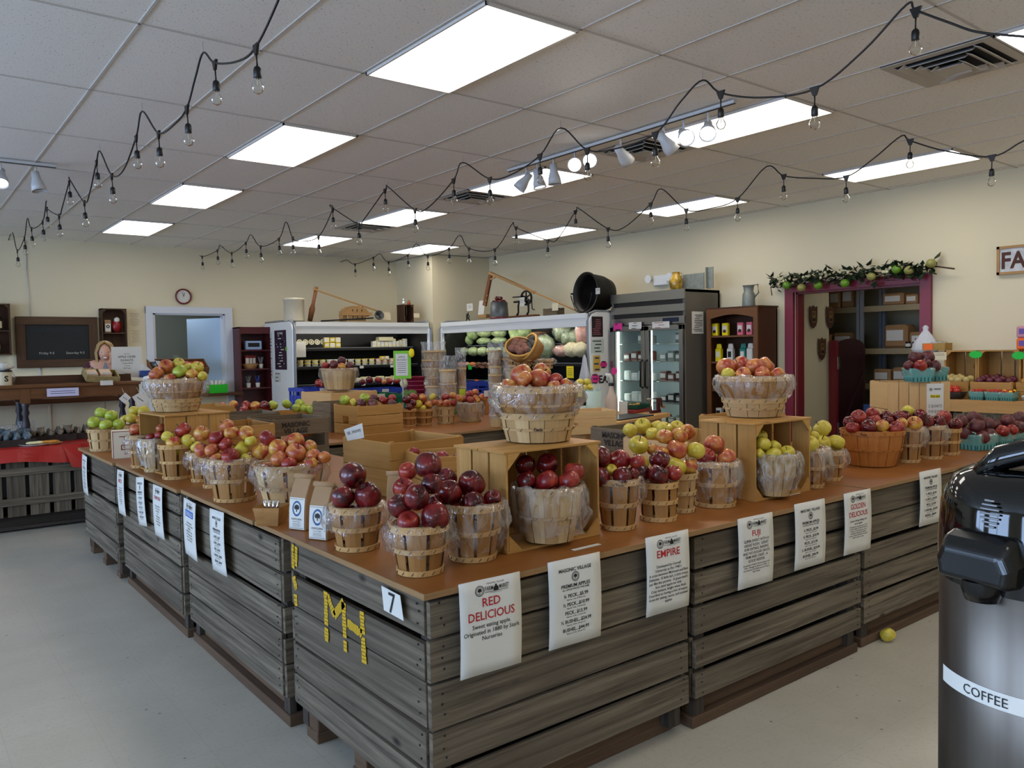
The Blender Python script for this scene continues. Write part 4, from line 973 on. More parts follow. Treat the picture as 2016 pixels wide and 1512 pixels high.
def chiller(lab, M, L, D=1.12, H=1.99, far_end=True):
    """long axis x (0..L), front at y=0 facing -y, back at y=D; M places it"""
    t_ = thing('open_chiller', lab, 'open refrigerator'); t_.matrix_world = M
    q = MB()
    def endp(x0, t):
        pts = [(.02, 0), (D, 0), (D, H), (.14, H), (.05, H-.03), (0, H-.12), (0, H-.4), (.02, .9), (0, .6)]
        q.prism([(a, b) for a, b in pts], t, M=Matrix(((0, 0, 1, x0), (1, 0, 0, 0), (0, 1, 0, 0), (0, 0, 0, 1))))
    endp(0, .06); endp(L-.06, .06); q.each('end_panel', M_white, t_, bev=.008)
    q = MB(); q.box((.066, D/2, 1.25), (.008, D-.12, 1.15)); q.box((L-.066, D/2, 1.25), (.008, D-.12, 1.15)); q.each('inner_liner', M_caseblk, t_)
    q = MB(); q.tube([(.03, .01, .0), (.03, .0, H-.12), (.03, .05, H-.02), (.03, .14, H+.012), (.03, D, H+.012)], .022, 6); q.tube([(L-.03, .01, 0), (L-.03, .0, H-.12), (L-.03, .05, H-.02), (L-.03, .14, H+.012), (L-.03, D, H+.012)], .022, 6)
    q.each('edge_trim', M_caseg, t_)
    q = MB(); q.box((L/2, D-.04, H/2), (L-.12, .06, H-.02)); q.box((L/2, D/2+.04, H-.03), (L-.12, D-.10, .05)); q.box((L/2, .35, .34), (L-.12, .62, .04)); q.build('back_panel', M_caseblk, t_)
    q = MB(); q.quad([(.06, .0, H-.01), (L-.06, .0, H-.01), (L-.06, .05, H-.19), (.06, .05, H-.19)]); q.box((L/2, .075, H-.10), (L-.12, .09, .17)); q.box((L/2, .02, H-.045), (L-.12, .05, .06)); q.build('canopy', M_white, t_)
    q = MB(); q.box((L/2, .19, H-.10), (L-.3, .05, .02)); q.build('chiller_lamp', emit('chiller_lamp_glow', (1, .97, .9), 14.), t_)
    for z, y0 in ((1.57, .52), (1.28, .38), (1.00, .30)):
        q = MB(); q.box((L/2, (y0+D-.08)/2, z), (L-.14, D-.08-y0, .018)); q.box((L/2, y0, z-.005), (L-.14, .012, .045)); q.build('shelf', M_caseblk, t_)
        q = MB(); q.box((L/2, y0-.008, z+.016), (L-.14, .004, .006)); q.build('shelf_edge', M_caseg, t_)
    q = MB(); q.box((L/2, .04, .34), (L-.12, .07, .62)); q.build('front_bumper', M_white, t_)
    q = MB(); q.box((L/2, .02, .70), (L-.12, .07, .06)); q.box((L/2, .005, .5), (L-.12, .02, .05)); q.build('bumper_rail', M_caseg, t_); return t_
C1Y = 11.45; C2X = 7.40
chiller('long white open chiller with dairy tubs against the back wall', Matrix.Translation((4.80, C1Y, 0)), 2.46)
M2 = Matrix.Translation((C2X, 11.44, 0)) @ Matrix.Rotation(-PI/2, 4, 'Z')
chiller('long white open chiller with green vegetables along right wall', M2, 3.67, D=1.08)
# goods in the dairy chiller.   shelf tops: 1.58 / 1.29 / 1.01, fronts y = C1Y+.52/.38/.30
M_tub = flat('dairy_tub', 'e8e0c4', .4); M_lid = [flat('lid_cream', 'efe6c0', .35), flat('lid_white', 'e9e9e2', .35), flat('lid_pink', 'd98a80', .35), flat('lid_yellow', 'ddc63c', .35)]
def tub(p, r, h, lid, lab, grp, face=0):
    t_ = thing('dairy_tub', lab, 'tub', p, group=grp); M = Matrix.Rotation(face, 4, 'X')
    q = MB(); q.lathe([(r*.82, 0), (r, h)], 14, M=M); q.build('cup', M_tub, t_)
    q = MB(); q.lathe([(r*1.06, h), (r*1.06, h+.008), (r*.9, h+.009)], 14, M=M); q.build('lid', lid, t_)
    if face:
        q = MB(); q.lathe([(r*.45, h+.010), (r*.62, h+.010)], 14, M=M, cap=False); q.build('lid_print', M_ink, t_)
for k in range(6): tub(Vector((hy(588+11.5*k, 662, C1Y+.66).x, C1Y+.70, 1.66)), .045, .07, M_lid[0], 'round tub with cream lid facing outward, row on the top chiller shelf', 'round cream tubs on top shelf', PI/2*.8)
for k in range(2): tub(Vector((hy(748+11*k, 661, C1Y+.66).x, C1Y+.70, 1.66)), .045, .07, M_lid[0], 'round cream-lidded tub right of the yellow cheese packs', 'pair of round tubs right', PI/2*.8)
for k in range(17):
    col = M_lid[3] if k < 5 else M_lid[1] if k < 9 else M_lid[3] if k < 12 else M_lid[2]
    for j in range(2): tub(Vector((4.98+.125*k, C1Y+.46, 1.299+.052*j)), .05, .04, col, 'small %s stacked tub on the middle dairy shelf' % ('yellow-lidded' if col is M_lid[3] else 'white-lidded' if col is M_lid[1] else 'pink-lidded'), 'stacked tubs %s' % col.name)
M_cheese = [flat('cheese_yellow', 'dcc22e', .45), flat('cheese_cream', 'e6d9a4', .45), flat('cheese_gold', 'cf9d28', .45)]
def pack(p, d, m_, lab, grp=None, rz=0, name='packet', cat='packet', prt=True, tilt=0, prtm=None):
    t_ = thing(name, lab, cat, p, rz, grp); R = Matrix.Rotation(tilt, 3, 'X')
    q = MB(); q.box((0, 0, d[2]/2), d, R=R); q.build('wrapper', m_, t_, bev=min(d)*.12)
    if prt: q = MB(); q.box((0, -d[1]/2-.0015, d[2]*.55), (d[0]*.7, .002, d[2]*.45), R=R); q.build('printed_label', prtm or M_wt, t_)
    return t_
for k in range(6): pack(Vector((5.62+.10*(k % 3), C1Y+.60, 1.59+.085*(k//3))), (.09, .05, .08), M_cheese[k % 2], 'yellow cheese packet in a block on the top dairy shelf', 'yellow cheese packets')
for k in range(7): pack(Vector((6.05+.14*k, C1Y+.40, 1.02)), (.12, .10, .07+.015*(k % 2)), M_cheese[1], 'cream and yellow packet on the lowest dairy shelf', 'packets on lowest dairy shelf')
for k in range(8): pack(Vector((6.55+.08*(k % 6), C1Y+.50-.05*(k//6), 1.30 + .07*(k//6))), (.075, .07, .065), M_cheese[k % 3], 'small printed packet at right end of the dairy shelf', 'packets at right end')
for k in range(9): pack(Vector((6.50+.075*k, C1Y+.64, 1.59)), (.07, .08, .10+.02*(k % 3)), [M_tub, M_cheese[1]][k % 2], 'pale egg or dairy carton at right of the top chiller shelf', 'cartons right of top shelf')
pack(Vector((6.70, C1Y+.62, 1.69)), (.28, .12, .07), flat('pale_crate', 'c9c09a', .6), 'pale box lying on cartons at right of the top dairy shelf', prt=False)
p = hy(590, 688, C1Y+.33); tagcard('blank white board leaning at left of the dairy shelves', p, 'y', .20, .24, M_wt, name='white_board')
for k, u in enumerate((652, 712, 772)): tagcard('white price tag on the middle dairy shelf edge, %s' % ['left', 'centre', 'right'][k], Vector((hy(u, 706, C1Y+.36).x, C1Y+.365, 1.265)), 'y', .07, .04, M_wt)
for k, u in enumerate((715, 770)): tagcard('white price tag on the lowest dairy shelf edge, %s' % ['left', 'right'][k], Vector((hy(u, 735, C1Y+.28).x, C1Y+.285, .985)), 'y', .07, .04, M_wt)
AMp = apple_mat('peach_skin', 'd98a30', 'd9a040', 'c85030', .5, .5); pd = bpy.data.meshes.new_from_object
o = apple_mesh(1, lob=.01, tall=.95).build('peach', AMp); PMESH = o.data; bpy.data.objects.remove(o)
for k in range(14):
    o = bpy.data.objects.new('peach', PMESH); COL.objects.link(o); o.location = (4.93+.085*(k % 7), C1Y+.16+.09*(k//7), .395+.035*(k//7)); o.scale = (.04,)*3
    tag(o, 'orange peach in the bottom of the dairy chiller, far left', 'peach', 'peaches at the bottom left')
# vegetables
M_cab = flat('cabbage_leaf', 'a8bd7a', .45, var=.35, scale=22, bmp=.6); M_cel = flat('celery', 'bccf86', .4, var=.35, scale=28, bmp=.5); M_cau = flat('cauliflower', 'e3d6ac', .6, var=.2, scale=60, bmp=.8)
M_pinkv = flat('pink_turnip', 'd9a08c', .5, var=.3, scale=18, bmp=.4); M_mush = flat('mushroom_brown', '7a5236', .7, var=.5, scale=30, bmp=.7); M_melon = flat('striped_melon', '7f9c5a', .4, var=.4, scale=14)
M_lett = flat('bagged_lettuce', '93a070', .3, var=.3, scale=20, bmp=.7); M_carrot = flat('carrot', 'c8702c', .5)
def veg(name, lab, cat, u, v, xp, r, sc, m_, wob=.08, wrap=False, grp=None):
    r *= 1.22; p = hx(u, v, xp); t_ = MB(); t_.sph((0, 0, 0), r, 16, 10, sc, wob=wob)
    if wrap:
        e = thing(name, lab, cat, p, group=grp); t_.build('vegetable', m_, e); q = MB(); q.sph((0, 0, 0), r*1.06, 16, 10, sc, wob=wob*1.6); q.build('plastic_wrap', M_bag, e); return e
    return tag(t_.build(name, m_, loc=p), lab, cat, grp)
X1, X2, X3 = C2X+.58, C2X+.46, C2X+.36
for k, (u, v, r) in enumerate(((914, 659, .11), (932, 656, .10), (921, 669, .10))): veg('cabbage', 'round green cabbage, %s of three on the top left shelf' % ['left', 'right', 'lowest'][k], 'cabbage', u, v, X1, r, (1, 1, .95), M_cab)
for k, (u, v) in enumerate(((954, 656), (983, 656), (953, 672), (983, 671))): veg('wrapped_celery', 'plastic-wrapped pale celery bunch, %s of the top shelf block' % ['upper left', 'upper right', 'lower left', 'lower right'][k], 'celery', u, v, X1, .09, (.8, 1.7, .62), M_cel, .06, True)
for k, (u, v) in enumerate(((1016, 655), (1034, 654), (1019, 664))): veg('lettuce', 'pale green lettuce head %s the celery on the top shelf' % ['right of', 'farther right of', 'hanging low right of'][k], 'lettuce', u, v, X1, .10, (1, 1.1, .85), M_cab, .15)
for k, (u, v, r) in enumerate(((1108, 652, .14), (1118, 665, .11), (1134, 665, .11))): veg('bagged_lettuce', 'clear bag of green lettuce on the top shelf, %s' % ['largest and highest', 'middle', 'nearest the pink bag'][k], 'lettuce bag', u, v, X1, r, (.8, 1.1, .95), M_lett, .14, True)
veg('pink_vegetable_bag', 'bag of pinkish vegetables at the right end of top shelf', 'vegetable bag', 1149, 657, X1, .14, (.8, .7, 1.2), M_pinkv, .15, True)
for k, (u, v, r) in enumerate(((871, 694, .10), (885, 693, .10), (899, 692, .09))): veg('melon', 'pale striped melon on the middle shelf, %s' % ['leftmost', 'second from left', 'beside the green tag'][k], 'melon', u, v, X2, r, (1, 1, .95), M_cab)
for k, u in enumerate((913, 932, 950, 968, 986)): veg('wrapped_celery', 'plastic-wrapped celery lying on the middle shelf, %s from the left' % ORD[k], 'celery', u, 692, X2, .085, (.9, 1.2, .7), M_cel, .1, True)
veg('bagged_lettuce', 'large pointed bag of grey-green lettuce on the middle shelf', 'lettuce bag', 1072, 683, X2-.02, .15, (.7, 1.15, 1.0), M_lett, .1, True)
for k, (u, r) in enumerate(((1126, .11), (1143, .11))): veg('cauliflower', 'cream cauliflower head on the middle shelf, %s' % ['left one', 'right one'][k], 'cauliflower', u, 688, X2, r, (1, 1, .8), M_cau, .12)
veg('pink_vegetable_bag', 'wrapped pink and white vegetables beside the cauliflowers', 'vegetable bag', 1104, 691, X2, .09, (.8, 1.5, .75), M_pinkv, .15, True)
for k in range(22):
    u = 884+k*3.9; m_ = [M_carrot, M_mush, M_mush, M_pinkv][(k*7) % 4 if k > 8 else (k % 2)]
    veg('root_vegetable', 'small brown or orange root vegetable on the lower chiller shelf', 'root vegetable', u, 717+(k % 3)*2, X3+.03*(k % 3), .045, (1, 1.4, .6), m_, .2, grp='root vegetables on lower shelf')
for k, u in enumerate((898, 925)): tagcard('neon green price tag below the melons and celery, %s' % ['left one', 'right one'][k], Vector((X2-.13, hx(u, 702, X2-.13).y, 1.235)), 'x', .10, .10, M_neong)
for k, (u, mt, nm) in enumerate(((884, M_orange, 'orange price tag on the lower shelf edge, left'), (938, M_orange, 'orange price tag on lower shelf edge beside the green one'), (957, M_neong, 'neon green star tag on the lower shelf edge'))): tagcard(nm, Vector((X3-.11, hx(u, 722, X3-.11).y, .975)), 'x', .10, .10, mt, star=(k == 2))
tagcard('orange-yellow price tag below the bagged lettuce', Vector((X2-.13, hx(1061, 699, X2-.13).y, 1.24)), 'x', .10, .07, M_yel, star=True)
tagcard('white price tag right of the orange-yellow one', Vector((X2-.13, hx(1080, 698, X2-.13).y, 1.245)), 'x', .08, .06, M_wt)
tagcard('white sheet with yellow block hanging under the cauliflowers', Vector((X2-.15, hx(1122, 704, X2-.15).y, 1.17)), 'x', .15, .17, M_yel, txt='-|-|-|-')
tagcard('yellow square price card low on the right of the chiller', Vector((X3-.13, hx(1140, 745, X3-.13).y, .90)), 'x', .12, .14, M_yel, txt='-|-|-')
for k, (u, v) in enumerate(((898, 670), (1058, 665), (1092, 655))): tagcard('dark teal star price tag on the top shelf, %s' % ['left end', 'under the wicker basket', 'beside the lettuce bags'][k], hx(u, v, X1-.08), 'x', .10, .10, flat('teal_card', '1c6a70', .6), star=True)
q = thing('wicker_basket', 'round wicker basket on the top chiller shelf', 'basket', hx(1063, 660, X1)-Vector((0, 0, .06))); w_ = MB(); w_.lathe([(.09, 0), (.14, .10), (.145, .10), (.095, -.005)], 20); w_.build('bowl', flat('wicker_brown', '6a4526', .7, var=.4, scale=80, bmp=.6), q)
w_ = MB(); w_.lathe([(.14, .095), (.15, .10), (.14, .108)], 20, cap=False); w_.build('rim', flat('wicker_rim', '9c7040', .6), q)
# two small tilted baskets
for lab, u, v, yaw, m_, r, cu in (('tilted splint basket of brown potatoes on the basket stacks', 1022, 686, .9, flat('potato', '96604c', .7, var=.3, scale=15), .04, 0), ('tilted basket of grey gourds facing left on the basket stacks', 1043, 684, -.2, flat('grey_gourd', '5a5244', .6, var=.4, scale=20), .025, 1)):
    P_ = hd(u, v, 7.0); e = thing('tilted_basket', lab, 'basket', P_, yaw); Mt = Matrix.Rotation(-1.1 if cu else -.75, 4, 'Y'); rt_ = .12
    w_ = MB(); w_.lathe([(.001, -.088), (.075, -.088), (rt_, .02), (rt_+.004, .02), (.08, -.094), (.001, -.094)], 22, M=Mt, cap=False); w_.build('staves', M_bask, e)
    w_ = MB(); w_.lathe([(rt_-.006, .012), (rt_+.008, .012), (rt_+.008, .03), (rt_-.006, .03)], 22, M=Mt, cap=False); w_.build('rim_hoop', flat('yellow_hoop', 'd09a45', .5), e)
    for k in range(9 if not cu else 14):
        o = MB(); rr = (rt_-r-.005)*math.sqrt((k+.5)/(9 if not cu else 14)); a = 2.4*k; o.sph((0, 0, 0), r, 10, 8, (1, 1.1, .9), wob=.1)
        tag(o.build('potato' if not cu else 'gourd', m_, loc=P_+(Matrix.Rotation(yaw, 4, 'Z') @ Mt) @ Vector((rr*math.cos(a), rr*math.sin(a), .015))), 'brown potato in the tilted basket' if not cu else 'small grey gourd in tilted basket facing left', 'potato' if not cu else 'gourd', 'potatoes in tilted basket' if not cu else 'gourds in tilted basket')
# posters on the end panels
M_poster = flat('purple_poster', '3a2036', .5, var=.5, scale=30); M_bposter = flat('black_poster', '1c1012', .5)
ex = 4.797
def sheet_x(lab, u0, v0, u1, v1, xp, mat, lines=6, ink=None, name='poster', heading=None):
    a, b = hx(u0, v0, xp), hx(u1, v1, xp); c = (a+b)/2; w, h = abs(a.y-b.y), abs(a.z-b.z)
    e = thing(name, lab, 'poster', c); q = MB(); q.box((0, 0, 0), (.002, w, h)); q.build('sheet', mat, e)
    q = MB(); fn = lambda s, t: Vector((-.0025, -s, t)); r = random.Random(int(u0))
    for k in range(lines):
        y = h*(.36-.78*k/max(1, lines-1)) if lines > 1 else 0
        for j in range(r.randint(1, 3)): rect(q, fn, r.uniform(-.2, .2)*w, y, w*r.uniform(.15, .45), h*.25/lines)
    if heading: text(q, heading, fn, 0, h*.42, h*.05, w*.8, bold=.02)
    if lines or heading: q.build('print', ink or M_ink, e)
    return e
sheet_x('dark purple poster with white print on the chiller end panel', 540, 651, 565, 728, ex, M_poster, 12, M_wt, heading='DECEMBER')
sheet_x('narrow white notice with black print left of the purple poster', 528, 655, 538, 745, ex, M_wt, 12)
sheet_x('small white notice below the purple poster', 541, 733, 553, 752, ex, M_wt, 3)
tag(MB().sph((0, 0, 0), .03, 12, 8, (.1, 1, 1)).build('round_sticker', M_lime, loc=hx(563, 687, ex-.005)), 'round green sticker at the edge of the purple poster', 'sticker')
EY = 7.768
def sheet_y(lab, u0, v0, u1, v1, yp, mat, lines=6, ink=None, name='poster', heading=None, x_=None, star=False):
    a, b = hy(u0, v0, yp), hy(u1, v1, yp); c = (a+b)/2; w, h = abs(a.x-b.x), abs(a.z-b.z)
    e = thing(name, lab, 'poster', c); q = MB()
    if star:
        n = 13; q.prism([((w/2)*(1 if k % 2 else .75)*math.cos(PI*k/n), (h/2)*(1 if k % 2 else .75)*math.sin(PI*k/n)) for k in range(2*n)], .002, M=Matrix.Rotation(PI/2, 4, 'X'))
    else: q.box((0, 0, 0), (w, .002, h))
    q.build('sheet', mat, e); q = MB(); fn = lambda s, t: Vector((s, -.003, t)); r = random.Random(int(u0))
    for k in range(lines): rect(q, fn, r.uniform(-.1, .1)*w, h*(.34-.72*k/max(1, lines-1)), w*r.uniform(.4, .75), h*.28/lines)
    if heading: text(q, heading, fn, 0, h*.42, h*.06, w*.8, bold=.02)
    if lines or heading: q.build('print', ink or M_ink, e)
    return e
sheet_y('black calendar poster on the near end panel of the vegetable chiller', 1165, 623, 1187, 663, EY-.004, M_bposter, 9, flat('pink_print', 'b06a66', .6))
sheet_y('white framed notice with black drawing under the black calendar', 1164, 667, 1189, 695, EY-.004, flat('pale_green_paper', 'cdd6cc', .6), 4)
sheet_y('yellow and blue leaflet under the white framed notice', 1168, 700, 1182, 731, EY-.004, flat('leaflet_yellow', 'd8b04a', .5), 3, flat('leaflet_blue', '1c2e6a', .5))
sheet_y('hot pink star card right of the yellow leaflet', 1181, 710, 1196, 725, EY-.006, M_pink, 2, name='star_card', star=True)
sheet_y('hot pink star card lower left on the chiller end panel', 1163, 735, 1181, 756, EY-.006, M_pink, 3, name='star_card', star=True)
q = MB(); fn = lambda a, b: Vector((a, 0, b)); text(q, 'EAT', fn, 0, 0, .10, bold=.03); p = hy(1192, 746, EY-.004); tag(q.build('wall_lettering', M_ink, loc=p), 'large black letters on the white chiller end panel', 'lettering')

# ================================================================== two door refrigerator
fz = 2.22; t_ = thing('glass_door_refrigerator', 'tall stainless two-door glass refrigerator against the right wall', 'refrigerator', (7.78, 6.46, 0))
W_, D_ = 1.27, .68        # along +y, depth +x
q = MB(); q.box((D_/2, .02, fz/2+.05), (D_, .04, fz-.1)); q.box((D_/2, W_-.02, fz/2+.05), (D_, .04, fz-.1)); q.box((D_-.02, W_/2, fz/2+.05), (.04, W_, fz-.1)); q.box((D_/2, W_/2, fz-.02), (D_, W_, .04)); q.box((D_/2, W_/2, .13), (D_, W_, .06)); q.build('cabinet', M_steel_b, t_, bev=.004)
q = MB(); q.box((-.005, W_/2, fz-.06), (.02, W_, .12)); q.box((-.005, W_/2, fz-.225), (.02, W_, .09)); q.box((-.005, W_/2, fz-.375), (.02, W_, .09)); q.build('grille_bars', M_steel, t_)
q = MB(); q.box((.02, W_/2, fz-.2), (.02, W_-.02, .36)); q.build('grille_back', M_black, t_)
q = MB(); q.box((-.017, .22, fz-.375), (.004, .26, .055)); q.build('control_panel', flat('panel_navy', '101c38', .3), t_)
q = MB(); text(q, 'Beverage-Air', lambda a, b: Vector((-.018, W_-.15-a, fz-.42+b)), 0, 0, .028, .17, bold=.01); q.build('maker_lettering', M_ink, t_)
M_inner = flat('fridge_liner', 'b9c4c0', .5)
q = MB(); q.box((D_-.05, W_/2, 1.0), (.01, W_-.1, 1.6)); q.box((D_/2, .045, 1.0), (D_-.1, .008, 1.6)); q.box((D_/2, W_-.045, 1.0), (D_-.1, .008, 1.6)); q.build('liner', M_inner, t_)
q = MB(); q.box((.08, W_/2, 1.0), (.025, .02, 1.5)); q.box((.05, W_-.07, 1.0), (.02, .02, 1.5)); q.build('light_tube', emit('fridge_tube', (.9, 1, .97), 9.), t_)
zt, zb = fz-.44, .20
for k in range(2):
    y0 = .01+k*(W_/2); y1 = y0+W_/2-.02; d_ = MB()
    for c, s in (((-.02, (y0+y1)/2, zt-.03), (.05, y1-y0, .06)), ((-.02, (y0+y1)/2, zb+.03), (.05, y1-y0, .06)), ((-.02, y0+.03, (zt+zb)/2), (.05, .06, zt-zb)), ((-.02, y1-.03, (zt+zb)/2), (.05, .06, zt-zb))): d_.box(c, s)
    do = d_.build('door', M_steel, t_, bev=.003); q = MB(); q.box((-.02, (y0+y1)/2, (zt+zb)/2), (.006, y1-y0-.11, zt-zb-.11)); q.build('glass', M_glass, do)
    hy_ = y1-.03 if k == 0 else y0+.03; q = MB(); q.tube([(-.04, hy_, .98), (-.085, hy_, 1.0), (-.085, hy_, 1.32), (-.04, hy_, 1.34)], .014, 8); q.build('handle', M_black, do)
for z in (.5, .78, 1.06, 1.32, 1.55):
    q = MB()
    for k in range(14): q.bar((.08, .06+k*.088, z), (D_-.06, .06+k*.088, z), .004, .004)
    for k in range(3): q.bar((.08+k*.27, .05, z), (.08+k*.27, W_-.05, z), .006, .006)
    q.build('wire_shelf', M_chrome, t_)
FM = [flat('jar_dark', '2a2a2e', .3), flat('meat_pack', '6a3a30', .4), flat('white_pack', 'c8cfca', .4), flat('grey_pack', '7c8078', .35)]
nm_ = ['lowest', 'second', 'third', 'fourth', 'top']
for zi, z in enumerate((.5, .78, 1.06, 1.32, 1.55)):
    for side in range(2):
        for k in range(4):
            y = 6.54+side*.64+k*.13; m_ = FM[[3, 0, 1, 3, 3][zi]] if side == 0 else FM[[2, 2, 2, 1, 3][zi]]
            if (zi == 4 and k > 1): continue
            pack(Vector((7.95, y, z+.006)), (.12, .11, .10+.03*((k+zi) % 2)), m_, 'packet on the %s shelf behind the %s refrigerator door' % (nm_[zi], 'right' if side == 0 else 'left'), 'goods on %s shelf %d' % (nm_[zi], side), rz=PI/2*0-PI/2)
sheet_x('hot pink card inside the left refrigerator door', 1208, 637, 1225, 650, 7.735, M_pink, 2, name='star_card')
sheet_x('white notice across the left refrigerator door', 1238, 635, 1263, 647, 7.735, M_wt, 3, name='notice')
sheet_x('white notice with red print at the top of right refrigerator door', 1284, 634, 1318, 645, 7.735, M_wt, 3, flat('red_print', 'a03030', .6), name='notice')
sheet_y('white framed price notice on the grey refrigerator side', 1362, 613, 1385, 657, 6.455, M_wt, 10, name='notice')
# things on top of the refrigerator
e = thing('stoneware_jug', 'yellow glazed jug with brown drips on top of the refrigerator', 'jug', hx(1331, 566, 7.95)-Vector((0, 0, 0))); e.location.z = fz
e.location = Vector((7.95, hx(1331, 560, 7.95).y, fz)); e.scale = (.78, .78, .84)
q = MB(); q.lathe([(.085, 0), (.10, .03), (.11, .12), (.105, .17), (.06, .23), (.055, .27), (.062, .275)], 20); q.build('body', flat('drip_glaze', 'd3a838', .2, var=.75, scale=9), e); q = MB(); q.tube([(0, -.06, .26), (0, -.11, .25), (0, -.11, .20), (0, -.095, .17)], .012, 8); q.build('handle', MATS['drip_glaze'], e)
e = thing('wire_screen_box', 'old metal box grater screen on top of the refrigerator', 'metal box', Vector((8.05, hx(1385, 560, 8.05).y, fz))); M_galv = flat('galvanised', '8f948c', .5, .3, var=.2, scale=20)
q = MB(); q.box((0, .16, .10), (.012, .34, .20)); q.build('screen', M_galv, e); q = MB(); q.box((0, -.07, .13), (.09, .012, .26)); q.box((0, -.10, .13), (.012, .10, .26)); q.build('side_plate', M_galv, e)
e = thing('emergency_light', 'white twin-lamp emergency light on the wall above refrigerator', 'emergency light', hx(1303, 552, XW-.04)); q = MB(); q.box((0, 0, 0), (.07, .26, .14)); q.build('housing', M_white, e, bev=.01)
for s in (-1, 1): q = MB(); q.lathe([(.03, 0), (.055, .05), (.057, .055)], 16, M=Matrix.Translation((-.02, s*.19, .03)) @ Matrix.Rotation(-PI/2, 4, 'Y')); q.build('lamp_head', M_white, e)
# ================================================================== wooden shelf with mixes
sx0, sx1, sy0, sy1, sz = 8.08, 8.46, 5.62, 6.36, 1.975
t_ = thing('bookcase', 'dark brown wooden bookcase with arched top beside the refrigerator', 'bookcase', (sx0, sy0, 0)); w_, d_ = sy1-sy0, sx1-sx0
q = MB(); q.box((d_/2, .012, sz/2), (d_, .024, sz)); q.box((d_/2, w_-.012, sz/2), (d_, .024, sz)); q.box((d_-.01, w_/2, sz/2), (.02, w_, sz)); q.box((d_/2, w_/2, sz-.01), (d_+.02, w_+.02, .02)); q.build('case', M_dwood, t_)
arch = [(0, 0), (w_, 0), (w_, -.13)]+[(w_*(1-k/10), -.13+.06*math.sin(PI*k/10)) for k in range(1, 10)]+[(0, -.13)]
q = MB(); q.prism(arch, .018, M=Matrix(((0, 0, 1, -.018), (1, 0, 0, 0), (0, 1, 0, sz-.02), (0, 0, 0, 1)))); q.box((-.008, .03, sz/2-.07), (.018, .06, sz-.14)); q.box((-.008, w_-.03, sz/2-.07), (.018, .06, sz-.14)); q.build('face_frame', M_counterw, t_)
SZ = [zat(v, sx0, (sy0+sy1)/2) for v in (662, 714, 770, 830)]
for z in SZ: q = MB(); q.box((d_/2, w_/2, z), (d_, w_-.04, .02)); q.build('shelf', M_counterw, t_)
for k, (u, m_) in enumerate(((1409, M_yel), (1429, M_yel), (1459, flat('box_pink', 'd8687c', .5)), (1477, flat('box_pink', 'd8687c', .5)))):
    p = hx(u, 660, sx0+.08); e = pack(Vector((p.x, p.y, SZ[0]+.011)), (.085, .05, .155), m_, '%s cake mix box on the top shelf, %s' % (('yellow', 'leftmost'), ('yellow', 'second from left'), ('pink and white', 'left of the pink pair'), ('pink and white', 'rightmost'))[k], rz=-PI/2, name='cake_mix_box', cat='box')
    q = MB(); q.sph((0, -.027, .055), .026, 12, 6, (1, .1, .8)); q.build('cake_picture', flat('choc_brown', '3c1e16', .5), e)
for k, (u, m_) in enumerate(((1416, M_yel), (1439, M_wt), (1464, flat('mix_teal', '1f7a6c', .5)), (1478, M_wt))):
    p = hx(u, 712, sx0+.10); e = thing('flour_bag', ['yellow', 'white and red', 'teal', 'white rightmost'][k]+' folded-top mix bag on the second shelf', 'bag', Vector((p.x, p.y, SZ[1]+.011)), -PI/2)
    q = MB(); q.box((0, 0, .08), (.085, .055, .16)); q.prism([(-.042, .16), (.042, .16), (.03, .22), (-.03, .22)], .02, M=Matrix.Rotation(PI/2, 4, 'X'), z0=-.01); q.build('bag', m_, e, bev=.006); q = MB(); q.box((0, -.029, .09), (.05, .002, .07)); q.build('printed_label', M_ink if k == 1 else M_wt, e)
for k, (u, v, z) in enumerate(((1408, 765, SZ[2]), (1417, 828, SZ[3]))): p = hx(u, v, sx0+.1); pack(Vector((p.x, p.y, z+.011)), (.08, .06, .14), M_wt, 'white labelled carton on the %s shelf of the bookcase' % ['third', 'bottom'][k], rz=-PI/2, prtm=M_ink)
e = thing('metal_pitcher', 'dull tin pitcher with handle on top of the bookcase', 'pitcher', Vector((8.25, hx(1474, 600, 8.25).y, sz+.001)))
q = MB(); q.lathe([(.075, 0), (.078, .01), (.072, .15), (.055, .18), (.062, .24), (.075, .255)], 20); q.build('body', M_galv, e); q = MB(); q.tube([(0, -.05, .25), (0, -.13, .26), (0, -.14, .16), (0, -.075, .10)], .009, 8); q.build('handle', M_galv, e)
# ================================================================== antiques on the chillers
M_oldwood = wood('worn_walnut', '6a3f22', '8a5630', '704428', .6, 4, 40); M_oldl = wood('worn_oak', 'a07848', 'bc9460', 'a98050', .6, 4, 40)
ZC = 2.0; ya = C1Y+.25
e = thing('stoneware_crock', 'tall cream stoneware crock on the dairy chiller', 'crock', Vector((hy(579, 620, ya).x, ya, ZC))); q = MB(); q.lathe([(.15, 0), (.155, .02), (.155, .31), (.165, .315), (.165, .345), (.15, .35), (.145, .30)], 28); q.build('body', flat('cream_glaze', 'd8cdb4', .3, var=.05), e)
e = thing('long_handled_tool', 'wooden tool with paddle and long slanting pole on the dairy chiller', 'antique tool', (0, 0, 0))
q = MB(); a, b = hy(610, 632, ya), hy(623, 565, ya); q.tube([a, a+(b-a)*.35, a+(b-a)*.5, b], [.035, .045, .025, .028], 8); q.build('paddle', M_oldwood, e); q = MB(); q.bar(hy(617, 569, ya-.02), hy(760, 618, ya+.0), .022, .022); q.build('pole', M_oldl, e)
e = thing('bushel_basket_stack', 'half-round wooden basket lying upside down on the dairy chiller', 'basket', (hy(697, 615, ya).x, ya, ZC))
q = MB()
